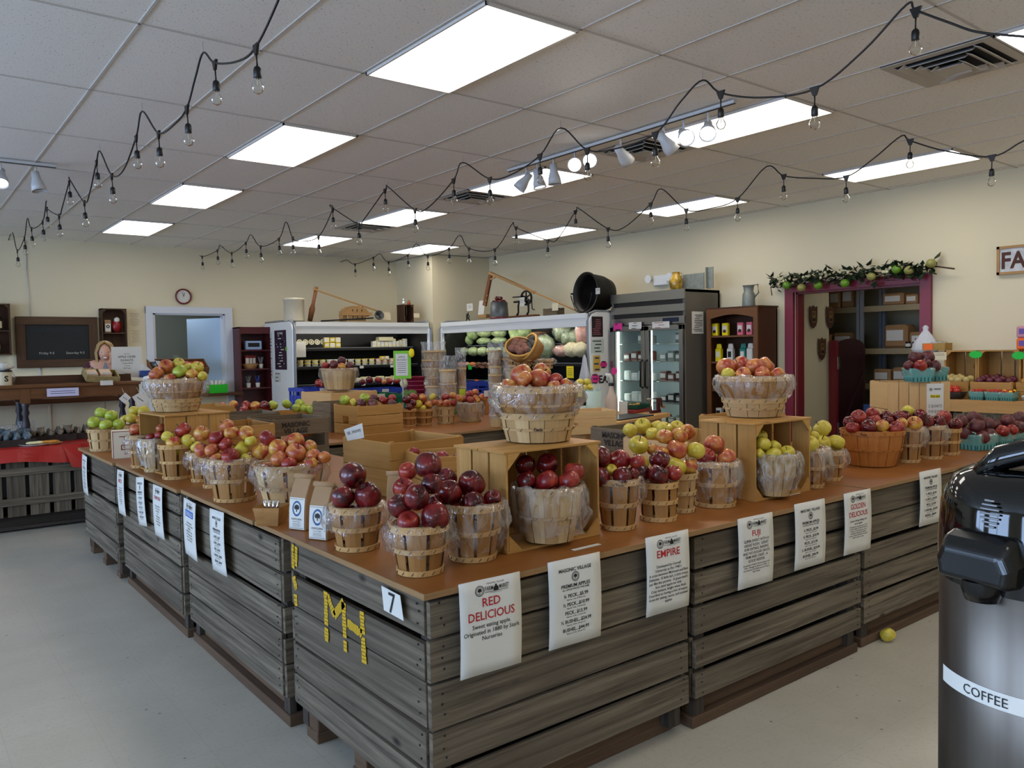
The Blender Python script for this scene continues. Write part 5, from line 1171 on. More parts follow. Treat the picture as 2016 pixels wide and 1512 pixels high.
for k in range(9):
    a = PI*(k+.5)/9; q.bar((.22*math.cos(a), -.09, .10+.14*math.sin(a)), (.22*math.cos(a), .09, .10+.14*math.sin(a)), .085, .006, up=(math.cos(a), 0, math.sin(a)))
q.prism([(.22*math.cos(PI*k/12), .14*math.sin(PI*k/12)) for k in range(13)], .01, M=Matrix.Translation((0, -.10, .10)) @ Matrix.Rotation(PI/2, 4, 'X')); q.build('curved_slats', M_oldl, e)
q = MB(); q.box((0, -.115, .12), (.52, .02, .05)); q.box((0, -.105, .05), (.30, .02, .09)); q.box((-.20, -.02, .06), (.08, .12, .11)); q.build('front_band', M_oldl, e)
q = MB()
for k in range(3): q.box((-.08+.08*k, -.113, .175), (.012, .006, .035)); q.box((-.08+.08*k, -.117, .055), (.012, .006, .06))
q.build('slots', M_black, e)
e = thing('tin_ladle', 'long-handled grey tin ladle lying on the dairy chiller', 'ladle', (0, 0, 0)); a, b = hy(632, 632, ya-.14), hy(735, 626, ya-.14); q = MB(); q.tube([a, b], .012, 8); q.build('handle', M_iron, e)
q = MB(); q.lathe([(.03, -.05), (.075, .01), (.08, .05), (.074, .05), (.03, -.03)], 18, M=Matrix.Translation(hy(745, 622, ya-.14)) @ Matrix.Rotation(1.2, 4, 'X')); q.build('cup', flat('tin_dark', '5c5c58', .45, .5), e)
tagcard('white card leaning on the tools on dairy chiller', hy(761, 622, ya-.12), 'y', .14, .13, M_cream, name='card')
e = crate('small dark upright crate holding bottles on the dairy chiller', hy(799, 615, ya).x, ya+.02, ZC, .20, .22, .29, 0, M_dwood, open_='front')
for k in range(3): e = thing('glass_bottle', 'small glass bottle in the dark upright crate', 'bottle', (hy(793+5*k, 630, ya).x, ya+.0, ZC+.012), group='bottles in dark crate'); q = MB(); q.lathe([(.02, 0), (.02, .09), (.008, .12), (.008, .15)], 10); q.build('bottle', M_glass, e)
tagcard('white card beside the small dark crate', hy(820, 621, ya-.1), 'y', .11, .07, M_cream, name='card')
e = thing('white_figurine', 'white dog figurine standing on the dark crate', 'figurine', (hy(795, 577, ya).x, ya+.02, ZC+.295)); q = MB(); q.sph((0, 0, .03), .025, 10, 8, (1, .8, 1.2)); q.sph((0, 0, .08), .018, 10, 8); q.build('body', M_white, e)
e = thing('copper_kettle', 'small copper coloured pot handle on the dark crate', 'kettle', (hy(806, 577, ya).x, ya+.02, ZC+.295)); q = MB(); q.lathe([(.025, 0), (.03, .03), (.015, .05)], 12); q.tube([(-.02, 0, .04), (-.015, 0, .07), (.015, 0, .07), (.02, 0, .04)], .004, 6); q.build('pot', flat('copper', '9a4a2a', .3, .8), e)
# vegetable chiller top
xb = C2X+.30
e = thing('cider_press_frame', 'brown pegged beam with long pale rod leaning on the vegetable chiller', 'antique tool', (0, 0, 0))
q = MB(); q.bar(hx(954, 602, xb), hx(967, 536, xb+.05), .075, .035, up=(1, 0, 0)); q.build('beam', M_oldwood, e); q = MB(); q.bar(hx(964, 537, xb), hx(1053, 576, xb), .04, .05, up=(1, 0, 0)); q.bar(hx(1040, 570, xb), hx(1147, 617, xb), .022, .022, up=(1, 0, 0)); q.bar(hx(966, 550, xb), hx(975, 545, xb), .02, .02, up=(1, 0, 0)); q.build('rod', M_oldl, e)
q = MB()
for u, v in ((957, 592), (959, 582), (955, 599)): q.sph(hx(u, v, xb-.025), .008, 8, 6)
q.build('pegs', M_wt, e)
e = thing('tin_measure', 'dull tin measuring pail of dark apples with red base', 'pail', Vector((xb, hx(983, 625, xb).y, ZC))); q = MB(); q.lathe([(.155, 0), (.155, .03), (.15, .03)], 24); q.build('red_base', M_red, e); q = MB(); q.lathe([(.15, .03), (.135, .26), (.13, .26), (.14, .05)], 24); q.build('pail', flat('dull_tin', '5f6468', .45, .4, var=.3, scale=12), e)
for k in range(12): o = bpy.data.objects.new('apple', AMESH[('D', k % 2)]); COL.objects.link(o); a = 2.4*k; rr = .03*math.sqrt(k); o.location = (xb+rr*math.cos(a), e.location.y+rr*math.sin(a), ZC+.285-.003*k+(.04 if k < 3 else 0)); o.scale = (.034,)*3; o.rotation_euler = (k, k*2, 0); tag(o, 'dark apple heaped in the tin measuring pail', 'apple', 'apples in the tin pail')
e = thing('apple_peeler', 'black cast-iron geared machine on a plank, vegetable chiller top', 'antique machine', Vector((xb, hx(1030, 620, xb).y, ZC)))
q = MB(); q.box((0, 0, .012), (.12, .50, .024)); q.build('plank', M_oldwood, e)
q = MB()
for y in (.09, -.10): q.tube([(0, y+.03, .024), (0, y, .07), (0, y, .16), (0, y*.8, .22)], [.016, .012, .014, .012], 8)
q.tube([(0, .17, .22), (0, -.16, .22)], .014, 8); q.tube([(0, .19, .29), (0, -.10, .28)], .009, 8); q.tube([(0, -.16, .22), (0, -.17, .10), (0, -.21, .09)], .008, 8); q.build('frame', M_iron, e)
q = MB(); Mg = Matrix.Translation((-.02, -.08, .26)) @ Matrix.Rotation(PI/2, 4, 'Y')
q.lathe([(.085, -.01), (.105, -.01), (.105, .01), (.085, .01), (.085, -.01)], 28, M=Mg, cap=False, sm=False)
for k in range(3): q.bar(Mg @ Vector((.09*math.cos(k*PI/3), .09*math.sin(k*PI/3), 0)), Mg @ Vector((-.09*math.cos(k*PI/3), -.09*math.sin(k*PI/3), 0)), .015, .012)
q.build('gear_wheel', M_iron, e); e.scale = (1, 1.3, 1.1)
tagcard('white note tied on the black geared machine', hx(1028, 594, xb-.05), 'x', .11, .13, M_wt, name='note', txt='-|-|-')
e = thing('hand_drill', 'small black iron hand crank tool at left of chiller top', 'antique tool', Vector((xb, hx(921, 628, xb).y, ZC))); q = MB(); q.tube([(0, .06, .0), (0, 0, .07), (0, -.02, .14)], .008, 6); q.tube([(0, -.06, 0), (0, 0, .07), (0, .03, .12)], .008, 6); q.lathe([(.035, -.005), (.045, -.005), (.045, .005), (.035, .005)], 14, M=Matrix.Translation((0, 0, .07)) @ Matrix.Rotation(PI/2, 4, 'Y'), cap=False); q.build('crank_frame', M_iron, e)
tagcard('white sheet on the small black crank tool', hx(925, 605, xb-.03), 'x', .17, .12, M_wt, name='note', txt='-|-|-')
e = thing('leaning_notice', 'tall white notice leaning beside the tin pail', 'notice', hx(948, 606, xb+.04)); q = MB(); q.box((0, 0, 0), (.004, .16, .24), R=Matrix.Rotation(.15, 3, 'Y')); q.build('sheet', M_wt, e); q = MB(); q.box((.02, -.04, -.14), (.08, .22, .06)); q.build('wooden_foot', M_oldl, e)
tagcard('cream card behind the dark apples in the pail', hx(976, 582, xb+.16), 'x', .15, .11, M_cream, name='card')
crate('small old wooden box on the vegetable chiller by black kettle', xb+.05, hx(1085, 620, xb).y, ZC, .14, .32, .10, 0, M_old)
tagcard('white card leaning on the small old box', hx(1093, 604, xb-.05), 'x', .13, .11, M_cream, name='card')
e = thing('iron_kettle', 'huge black iron kettle lying on its side on the chiller', 'kettle', (0, 0, 0))
Kc = hx(1152, 577, C2X+.22); Kc.z = 2.275
rk = .272; Mk = Matrix.Translation(Kc) @ Matrix.Rotation(-.1, 4, 'Z') @ Matrix.Rotation(-PI/2+.06, 4, 'Y')
q = MB(); q.lathe([(rk+.012, 0), (rk+.012, -.02), (rk-.006, -.03), (rk-.02, -.25), (rk-.06, -.38), (rk-.16, -.45), (.001, -.46)], 36, M=Mk, cap=False); q.lathe([(rk+.012, 0), (rk-.012, .0), (rk-.025, -.10), (rk-.05, -.32), (rk-.14, -.42), (.001, -.435)], 36, M=Mk, cap=False); q.build('pot', flat('kettle_black', '17120f', .55, .2, bmp=.1, scale=30, var=.1), e)
q = MB(); q.tube([Mk @ Vector((rk*1.04*math.cos(a), rk*1.04*math.sin(a)*1.0, .01+.10*abs(math.cos((a+1.0)*.5)))) for a in [PI/2+.1+k*(PI-.2)/14 for k in range(15)]], .008, 6); q.build('bail_handle', M_iron, e)
for s in (-1, 1): q = MB(); q.lathe([(.012, -.01), (.028, -.01), (.028, .01), (.012, .01), (.012, -.01)], 12, M=Mk @ Matrix.Translation((0, s*(rk+.02), 0)) @ Matrix.Rotation(PI/2, 4, 'Y'), cap=False); q.build('ear', M_iron, e)
tagcard('white tag tied to the huge black kettle handle', hx(1177, 573, C2X+.02), 'x', .08, .08, M_wt, name='tag', txt='-|-')
# ================================================================== wall things at the back
e = thing('wall_clock', 'round white wall clock with dark red rim above service opening', 'clock', (3.587, YB, 2.397)); Mc = Matrix.Rotation(PI/2, 4, 'X')
q = MB(); q.lathe([(.105, .0), (.12, .02), (.118, .04), (.10, .045), (.095, .03)], 32, M=Mc, cap=False); q.build('rim', M_red, e)
q = MB(); q.lathe([(.001, .03), (.097, .03)], 32, M=Mc, cap=False); q.build('face', M_wt, e)
q = MB(); fn = lambda a, b: Vector((a, -.034, b))
for k in range(12): text(q, str(k or 12), fn, .078*math.sin(k*PI/6), .078*math.cos(k*PI/6), .012)
q.build('numerals', M_ink, e); q = MB(); q.bar((0, -.036, 0), (.018, -.036, .055), .006, .002, up=(0, 1, 0)); q.bar((0, -.037, 0), (-.02, -.037, .07), .004, .002, up=(0, 1, 0)); q.build('hands', M_ink, e)
e = thing('chalkboard', 'large chalkboard in rough brown wooden frame listing market hours', 'chalkboard', (1.89, YB-.02, 1.72)); w, h = 1.0, .70
q = MB()
for c, s in (((0, -.015, h/2-.055), (w, .04, .11)), ((0, -.015, -h/2+.055), (w, .04, .11)), ((-w/2+.055, -.015, 0), (.11, .042, h-.2)), ((w/2-.055, -.015, 0), (.11, .042, h-.2))): q.box(c, s)
q.build('frame', M_frame, e, bev=.004); q = MB(); q.box((0, 0, 0), (w-.2, .02, h-.2)); q.build('slate', M_board, e)
q = MB(); fn = lambda a, b: Vector((a, -.0125, b)); text(q, 'Friday 9-5', fn, -.14, -.15, .032, .26); text(q, 'Saturday 9-3', fn, .21, -.15, .032, .28); q.build('chalk_writing', M_chalk, e)
q = MB(); text(q, 'Farm Market Hours', fn, 0, .17, .055, .66); q.build('faint_chalk', M_dchalk, e)
def wcrate(lab, x, z, w, h):
    t_ = thing('wall_crate', lab, 'crate', (x, YB-.09, z)); q = MB()
    for c, s in (((0, 0, h/2-.008), (w, .17, .016)), ((0, 0, -h/2+.008), (w, .17, .016)), ((-w/2+.008, 0, 0), (.016, .17, h)), ((w/2-.008, 0, 0), (.016, .17, h)), ((0, 0, -.02), (w, .16, .014))): q.box(c, s)
    q.build('frame', M_frame, t_)
    q = MB(); q.box((0, .08, 0), (w, .01, h)); q.build('back', M_dwood, t_)
    q = MB()
    for sx in (-1, 1):
        X0 = sx*(w/2-.016); q.prism([(X0, h/2-.016), (X0-sx*.05, h/2-.016), (X0, h/2-.066)][::sx], .012, M=Matrix.Translation((0, -.07, 0)) @ Matrix.Rotation(PI/2, 4, 'X'))
    q.build('corner_blocks', M_frame, t_); return t_
wcrate('dark wooden crate shelf on back wall right of the chalkboard', 2.585, 1.86, .33, .66)
wcrate('dark wooden crate shelf on back wall left of the chalkboard', 1.16, 1.89, .33, .68)
e = thing('coffee_bag', 'kraft coffee bag with white label in the right wall crate', 'bag', (2.51, YB-.10, 1.85)); q = MB(); q.box((0, 0, .09), (.085, .05, .18)); q.build('bag', M_paperbag, e, bev=.006); q = MB(); q.box((0, -.027, .07), (.07, .002, .11)); q.build('printed_label', M_wt, e); q = MB(); ring(q, lambda a, b: Vector((a, -.0295, b+.085)), 0, 0, .024, .014); q.build('emblem', M_ink, e)
e = thing('gift_bag', 'red snack bag with white top in the right wall crate', 'bag', (2.635, YB-.09, 1.85)); q = MB(); q.sph((0, 0, .09), .065, 12, 8, (1, .6, 1.4), wob=.1); q.build('bag', flat('snack_red', '9c1c20', .35, var=.4, scale=25), e); q = MB(); q.sph((0, -.01, .18), .04, 10, 6, (1, .6, 1)); q.build('white_tissue', M_wt, e)
e = thing('teapot', 'small cream and green ornament in the lower right wall crate', 'ornament', (2.62, YB-.10, 1.55)); q = MB(); q.sph((0, 0, .03), .04, 12, 8, (1.4, .8, .7), wob=.2); q.build('body', M_cream, e)
e = thing('bottle', 'dark bottle with cream label in the left wall crate', 'bottle', (1.20, YB-.10, 1.89)); q = MB(); q.lathe([(.035, 0), (.035, .13), (.014, .17), (.014, .22)], 14); q.build('glass', flat('dark_glass', '160f0a', .15), e); q = MB(); q.lathe([(.036, .02), (.036, .11)], 14, cap=False); q.build('printed_label', M_cream, e); q = MB(); q.lathe([(.016, .19), (.016, .235)], 12); q.build('cap', M_cream, e)
e = thing('jar', 'glass jar of green and orange sweets in left wall crate', 'jar', (1.155, YB-.10, 1.575)); q = MB(); q.lathe([(.045, 0), (.048, .02), (.048, .06)], 16); q.build('green_sweets', flat('sweet_green', '157a2a', .3), e); q = MB(); q.lathe([(.048, .06), (.048, .11)], 16, cap=False); q.build('printed_label', M_wt, e); q = MB(); q.lathe([(.048, .11), (.046, .14), (.03, .155)], 16); q.build('orange_sweets', flat('sweet_orange', 'c87018', .3), e); q = MB(); q.lathe([(.034, .155), (.034, .175)], 14); q.build('lid', M_wt, e)
def notice_y(lab, x, z, w, h, mat, lines): 
    e = thing('notice', lab, 'notice', (x, YB-.004, z)); q = MB(); q.box((0, 0, 0), (w, .003, h)); q.build('sheet', mat, e); q = MB(); r = random.Random(int(z*100))
    for k in range(lines): rect(q, lambda a, b: Vector((a, -.0035, b)), 0, h*(.4-.8*k/lines), w*r.uniform(.4, .8), h*.018)
    q.build('print', flat('grey_print', '8a8070', .7), e)
notice_y('upper cream notice on wall left of service opening', 2.89, 2.03, .19, .25, M_cream, 9)
notice_y('lower cream notice on wall left of the service opening', 2.90, 1.79, .17, .22, M_cream, 8)
tag(MB().tube([(1.545, YB-.012, 3.1), (1.55, YB-.012, 2.72)], .008, 6).tube([(1.55, YB-.012, 2.72), (1.575, YB-.012, 2.09)], .005, 6).build('wall_cable', M_ltrim), 'white cable running down the back wall above chalkboard', 'cable')
tag(MB().tube([(1.66, YB-.012, 1.37), (1.67, YB-.012, 1.1)], .01, 6).build('wall_cable', M_ltrim), 'white cable on the wall below the chalkboard', 'cable')
e = thing('thermostat', 'small square switch plate on back room wall', 'switch', (4.05, 14.84, 1.45)); q = MB(); q.box((0, 0, 0), (.09, .01, .13)); q.build('plate', flat('switch_plate', 'a5a69c', .5), e)
# dark red shelf unit
sx0 = 4.36; t_ = thing('red_shelf_unit', 'narrow dark red shelf unit between opening and dairy chiller', 'shelf unit', (4.56, YB-.18, 0)); w, d, h = .50, .32, 1.93
q = MB(); q.box((-w/2+.01, 0, h/2), (.02, d, h)); q.box((w/2-.01, 0, h/2), (.02, d, h)); q.box((0, d/2-.01, h/2), (w, .02, h)); q.box((0, 0, h-.01), (w, d, .02)); q.box((0, -d/2+.01, h-.06), (w-.04, .018, .09)); q.build('case', M_wine, t_)
RZ = [zat(v, 4.56, YB-.3) for v in (690, 727, 764, 835)]
for z in RZ: q = MB(); q.box((0, 0, z), (w-.04, d-.03, .02)); q.build('shelf', M_wine, t_)
pack(Vector((4.56, YB-.22, RZ[0]+.011)), (.26, .08, .14), flat('box_blue_photo', '9fb6d8', .4), 'picture gift box on top shelf of the red unit', prtm=M_ink)
e = thing('gift_basket', 'small wicker basket of red packets on the red shelf unit', 'basket', (4.50, YB-.22, RZ[1]+.011)); q = MB(); q.lathe([(.08, 0), (.12, .08), (.115, .08), (.075, .005)], 16, sx=1.1); q.build('bowl', flat('wicker_tan', 'a87a44', .7, var=.3, scale=80), e)
for k in range(3): pack(Vector((4.45+.06*k, YB-.24+.02*k, RZ[1]+.03)), (.07, .03, .19), flat('packet_red', '8a1a1c', .4, var=.3, scale=30), 'red printed packet standing in the small wicker basket', 'packets in the wicker basket')
for k, (x, z) in enumerate(((4.68, RZ[1]), (4.47, RZ[2]), (4.62, RZ[2]))):
    e = thing('utensil_cup', 'white cup of kitchen utensils on red unit, %s' % ['right of the wicker basket', 'left on the third shelf', 'right on the third shelf'][k], 'utensil cup', (x, YB-.22, z+.011)); q = MB(); q.lathe([(.03, 0), (.036, .07), (.033, .07)], 12); q.build('cup', M_wt, e)
    q = MB()
    for j in range(4): a = j*1.6; q.tube([(0, 0, .04), (.04*math.cos(a), .03*math.sin(a), .18)], .006, 6)
    q.build('utensils', M_caseg if k < 2 else flat('utensil_blue', '3a55a8', .4), e)

# ================================================================== left counter: bins, red cloth, raised table, person
cx0, cx1, cy0, cy1 = -1.6, 1.62, 8.06, 9.10
for k, x in enumerate((-1.55, -.48, .59)):
    t_ = thing('counter_bin', 'blue-grey weathered bin under the red cloth, %s' % ['far left', 'left', 'beside the aisle'][k], 'wooden bin', (x+.52, 8.58, 0), group='bins under the red cloth'); q = MB(); r = random.Random(k+5)
    for j in range(6): q.box((-.44+.175*j, -.50, .42), (.145+r.uniform(-.01, .015), .018, .58))
    for j in range(6): q.box((.505, -.42+.17*j, .42), (.018, .15, .58)); q.box((-.505, -.42+.17*j, .42), (.018, .15, .58)); q.box((-.44+.175*j, .50, .42), (.15, .018, .58))
    q.build('vertical_boards', M_grey, t_, bev=.003); q = MB()
    for z in (.26, .52): q.box((0, -.515, z), (1.03, .02, .065)); q.box((.522, 0, z), (.02, 1.0, .065))
    q.build('cross_rails', M_grey, t_, bev=.003); q = MB()
    for y in (-.40, 0, .40): q.box((0, y, .07), (1.0, .08, .12))
    q.box((0, -.44, .03), (1.02, .12, .025)); q.build('pallet_runners', M_grey_l, t_)
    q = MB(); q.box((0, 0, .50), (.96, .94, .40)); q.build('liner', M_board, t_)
crun = [(cx1, 8.04)]
e = thing('tablecloth', 'bright red vinyl cloth over the left counter bins', 'tablecloth', (0, 0, 0)); q = MB(); zt_ = .725
q.box(((cx0+cx1)/2, (cy0+cy1)/2-.01, zt_), (cx1-cx0+.02, cy1-cy0+.04, .006)); zt_ = .725
q.quad([(cx0, cy0-.04, zt_), (cx1, cy0-.04, zt_), (cx1, cy0-.05, zt_-.13), (cx0, cy0-.05, zt_-.13)], nu=80, nv=3, fn=lambda u, v: Vector((0, -.015*v*(1+math.sin(u*60)*.6), -.02*v*math.sin(u*23))))
q.quad([(cx1+.01, cy0-.04, zt_), (cx1+.01, cy1, zt_), (cx1+.03, cy1, zt_-.13), (cx1+.03, cy0-.05, zt_-.13)], nu=20, nv=3, fn=lambda u, v: Vector((.02*v*math.sin(u*30), 0, -.02*v)))
q.add([(cx1-.42, cy0-.05, zt_), (cx1-.28, cy0-.07, zt_), (cx1-.22, cy0-.09, zt_-.22), (cx1-.36, cy0-.10, zt_-.19)], [(0, 1, 2, 3)]); q.build('cloth', M_cloth, e)
e = tag(MB().box((0, 0, 0), (cx1-cx0, cy1-cy0, .02)).build('counter_board', M_lightw, loc=((cx0+cx1)/2, (cy0+cy1)/2, .711)), 'board under the red vinyl cloth', 'table top')
CT = .729
# raised table with turned legs: px top edge y 758..752
tz = 1.262; t_ = thing('farmhouse_table', 'brown wooden display table with turned legs standing on red counter', 'table', (.9, 8.65, 0)); x0, x1, y0, y1 = -1.5, 1.97-.9, -.25, .25
q = MB(); q.box(((x0+x1)/2, 0, tz-.015), (x1-x0, y1-y0+.04, .03)); q.build('tabletop', M_counterw, t_, bev=.004)
q = MB()
for y in (y0+.02, y1-.02): q.box(((x0+x1)/2, y, tz-.08), (x1-x0-.06, .025, .10))
q.build('apron', M_counterw, t_)
M_leg = flat('leg_dark', '2c2a30', .3)
for lx in (x0+.05, .08, x1-.09):
    for ly in (y0+.04, y1-.04):
        q = MB(); q.box((lx, ly, tz-.10), (.075, .075, .14), mi=0); hh = tz-.17-CT
        q.lathe([(.030, CT+hh), (.034, CT+hh-.02), (.024, CT+hh-.05), (.034, CT+hh-.09), (.022, CT+hh-.12), (.036, CT+hh-.2), (.026, CT+.08), (.018, CT+.04), (.028, CT+.02), (.02, CT)], 14, c=(lx, ly, 0), mi=1); q.build('turned_leg', [M_counterw, M_leg], t_)
tag(MB().box((0, 0, 0), (.26, .002, .075)).box((0, -.0015, .01), (.2, .001, .004), mi=1).box((0, -.0015, -.01), (.2, .001, .004), mi=1).build('shelf_note', [flat('lilac_paper', 'c9c6e2', .6), M_ink], loc=hy(124, 772, 8.36)), 'lilac paper note fixed on the brown table apron', 'note')
e = thing('long_tray', 'long dark wooden tray on the brown table', 'tray', (1.33, 8.72, tz)); q = MB(); a0 = -.50; q.box((0, 0, .006), (1.14, .28, .012)); 
for y in (-.14, .14): q.box((0, y, .035), (1.14, .015, .07))
for x in (-.57, .57): q.box((x, 0, .035), (.015, .28, .07))
q.build('tray', M_dwood, e)
e = thing('sample_basket', 'wicker tray basket of bagged donuts tilted on the table edge', 'basket', hy(198, 745, 8.5)); Mb = Matrix.Rotation(.35, 4, 'X') @ Matrix.Rotation(.1, 4, 'Y'); M_rush = flat('rush_basket', 'a08a58', .7, var=.3, scale=60, bmp=.5)
q = MB(); q.box((0, 0, 0), (.27, .20, .01), M=Mb)
for c, s in (((0, -.10, .03), (.29, .012, .06)), ((0, .10, .03), (.29, .012, .06)), ((-.14, 0, .03), (.012, .21, .06)), ((.14, 0, .03), (.012, .21, .06))): q.box(c, s, M=Mb)
q.build('weave', M_rush, e)
for k in range(2): pack(e.location+Vector((-.08+.12*k, 0, .02)), (.10, .13, .05), flat('donut_bag', 'd8b594', .5, var=.2), 'clear bag of brown bakery treats in wicker tray, %s' % ['left', 'right'][k], tilt=.35)
tagcard('white price card clipped to the wicker tray', e.location+Vector((.02, -.16, -.04)), 'y', .11, .045, M_wt)
e = thing('standing_sign', 'white standing sheet about apple cider beside the person', 'sign', hy(250, 713, 8.75)); w, h = .285, .31
q = MB(); q.box((0, 0, 0), (w, .004, h)); q.build('sheet', M_wt, e); q = MB(); fn = lambda a, b: Vector((a, -.003, b))
for s, y, hh in (('Pasteurized', .085, .008), ('APPLE CIDER', .055, .02), ('DONUTS', .02, .02), ('1 Dozen $6.99', -.01, .012), ('1/2 Dozen', -.035, .009), ('$3.99 each', -.06, .011)): text(q, s, fn, 0, y, hh, .2, bold=.01)
q.build('lettering', M_ink, e)
e = thing('tissue_box', 'blue tissue box with white tissue right of the standing sheet', 'tissue box', hy(287, 735, 8.75)-Vector((0, 0, .04))); q = MB(); q.box((0, 0, .035), (.12, .12, .07)); q.build('box', flat('tissue_blue', '2a4f9c', .5, var=.3, scale=20), e); q = MB(); q.prism([(-.05, .07), (.05, .07), (-.02, .13)], .05, M=Matrix.Rotation(PI/2, 4, 'X'), z0=-.02); q.build('tissue', M_wt, e)
e = thing('canister', 'cream canister with black letter and bagged rolls, far left of table', 'canister', hy(6, 752, 8.55)-Vector((0, 0, .12))); e.location.z = tz; q = MB(); q.lathe([(.07, 0), (.07, .12)], 18); q.build('body', M_cream, e); q = MB(); q.lathe([(.073, .12), (.073, .135)], 18); q.build('lid', M_black, e); q = MB(); text(q, 'S', lambda a, b: Vector((a, -.072, b)), .02, .06, .05, bold=.03); q.build('letter', M_ink, e)
q = MB(); q.sph((.0, 0, .165), .06, 12, 8, (1.3, 1, .6), wob=.3); q.build('plastic_bag', M_wt, e)
e = thing('plastic_bag', 'clear bag of white tissue right of the cream canister', 'bag', Vector((hy(17, 750, 8.55).x+.02, 8.55, tz))); q = MB(); q.sph((0, 0, .06), .05, 12, 8, (.6, .8, 1.2), wob=.3); q.build('bag', M_bagm, e)
e = thing('paper_cup_stack', 'white napkin dispenser behind the stacked basket on left', 'napkins', hy(293, 768, 8.3)-Vector((0, 0, .1))); q = MB(); q.box((0, 0, .09), (.12, .10, .18)); q.sph((0, 0, .2), .05, 12, 8, (1, 1, .8), wob=.2); q.build('napkins', M_wt, e, bev=.01)
for k, (a, b, w) in enumerate((((262, 772), (290, 800), .1), ((236, 776), (256, 792), .07))):
    q = MB(); c = hy((a[0]+b[0])/2, (a[1]+b[1])/2, 8.25); q.box((0, 0, 0), (w, .004, w*1.15), R=Matrix.Rotation(-.5 if k == 0 else .8, 3, 'Y')); q.box((0, -.003, 0), (w*.06, .001, w*.7), R=Matrix.Rotation(-.9, 3, 'Y'), mi=1); q.tube([(0, 0, w*.5), (0, .12, 1.20-c.z)], .0015, 5); tag(q.build('hanging_card', [M_wt, M_ink], loc=c), ['white folded card hanging at the table leg', 'small pale card hanging left of the folded card'][k], 'card')
# goods on the red counter
M_wrap = flat('wrapped_goods', '9c8c78', .3, var=.5, scale=30, bmp=.8); M_dkbask = flat('dark_basket', '2a1c14', .6, var=.4, scale=60, bmp=.5)
def trayof(lab, u, v, yp, w, d, n, m_, glab, name='wrapped_treat', grp=None, rr=.035):
    p = hy(u, v, yp); p.z = CT; e = thing('tray_basket', lab, 'basket', p); q = MB(); q.box((0, 0, .008), (w, d, .012))
    for c, s in (((0, -d/2, .03), (w+.02, .014, .06)), ((0, d/2, .03), (w+.02, .014, .06)), ((-w/2, 0, .03), (.014, d, .06)), ((w/2, 0, .03), (.014, d, .06))): q.box(c, s)
    q.build('weave', M_dkbask, e)
    for k in range(n):
        q = MB(); q.sph((0, 0, 0), rr, 8, 6, (1.2, .8, .6), wob=.35); nx = max(1, int(w/.075)); o = q.build(name, m_, loc=p+Vector((-w/2+.045+(k % nx)*.075, -d/2+.05+(k//nx)*.07, .065+.015*((k*7) % 3)))); o.rotation_euler = (k, .5*k, k*2); tag(o, glab, 'treat', grp or glab)
trayof('dark basket of wrapped brown treats left on the red counter', 88, 845, 8.55, .46, .26, 18, M_wrap, 'small wrapped brown treat in left tray on red counter')
trayof('dark basket of wrapped brown treats right on the red counter', 147, 845, 8.60, .50, .26, 18, M_wrap, 'small wrapped brown treat in right tray on red counter')
trayof('dark basket of wrapped blue-grey sticks at left edge of counter', 12, 858, 8.35, .40, .3, 20, flat('blue_grey_sticks', '6a7a84', .35, var=.5, scale=30), 'blue-grey wrapped stick in the left edge basket', rr=.05)
for k, (u, v, w, m_, lb) in enumerate(((68, 860, .26, M_wt, 'white paper plate with bread slices on the red counter'), (97, 856, .20, flat('tan_plate', 'b8925e', .6), 'tan tray with orange pieces right of the white plate'))):
    p = hy(u, v, 8.22); e = thing('plate', lb, 'plate', (p.x, 8.20, CT)); q = MB(); q.lathe([(w*.35, 0), (w*.5, .012), (w*.5, .014), (w*.34, .003)], 24); q.build('plate', m_, e); q = MB()
    for j in range(3): q.sph((-.03+.03*j, 0, .022), .04, 10, 6, (1.2, .8, .35))
    q.build('food', [M_cheese[1], flat('cheese_orange', 'd08a30', .5)][k], e)
e = thing('clear_box', 'clear plastic clamshell box behind the dark left basket', 'food box', (hy(12, 822, 8.75).x, 8.75, CT)); q = MB(); q.box((0, 0, .08), (.24, .14, .14)); q.build('shell', M_bagm, e)
e = thing('clear_box', 'clear plastic tub of cookies right of the turned legs', 'food box', (hy(52, 822, 8.8).x, 8.8, CT)); q = MB(); q.lathe([(.06, 0), (.07, .18)], 14); q.build('shell', M_bagm, e)
# dark worktop behind, cream bead-board
wz = hy(150, 783, 9.3).z; tag(MB().box((0, 0, 0), (3.5, .42, .05)).build('back_worktop', M_dwood, loc=(.30, 9.51, wz-.025)), 'dark wooden worktop behind the brown table, in front of the person', 'worktop')
e = thing('back_cabinet', 'cream panelled cabinet under the dark worktop', 'cabinet', (.30, 9.53, 0)); q = MB(); q.box((0, 0, wz/2-.026), (3.4, .34, wz-.052)); q.build('carcass', flat('cream_panel', 'cfc6a8', .6), e)
q = MB()
for k in range(7): q.box((-1.5+.5*k, -.176, wz/2-.03), (.02, .012, wz-.06))
q.build('battens', MATS['cream_panel'], e)
for k, (u, v, m_, w, lb) in enumerate(((176, 787, flat('red_meat', '9a4a40', .4, var=.4), .2, 'red packets on the dark back worktop'), (205, 786, M_kraft, .26, 'cardboard carrier box on the dark back worktop'), (70, 780, M_black, .16, 'black device on the dark back worktop'), (2, 782, M_wt, .14, 'white cup at left on the back worktop'), (26, 784, M_cream, .2, 'cream bag on the back worktop'))):
    p = hy(u, v, 9.45); pack(Vector((p.x, 9.45, wz+.001)), (w*.8, .12, .09), m_, lb, prt=False, name='packet')
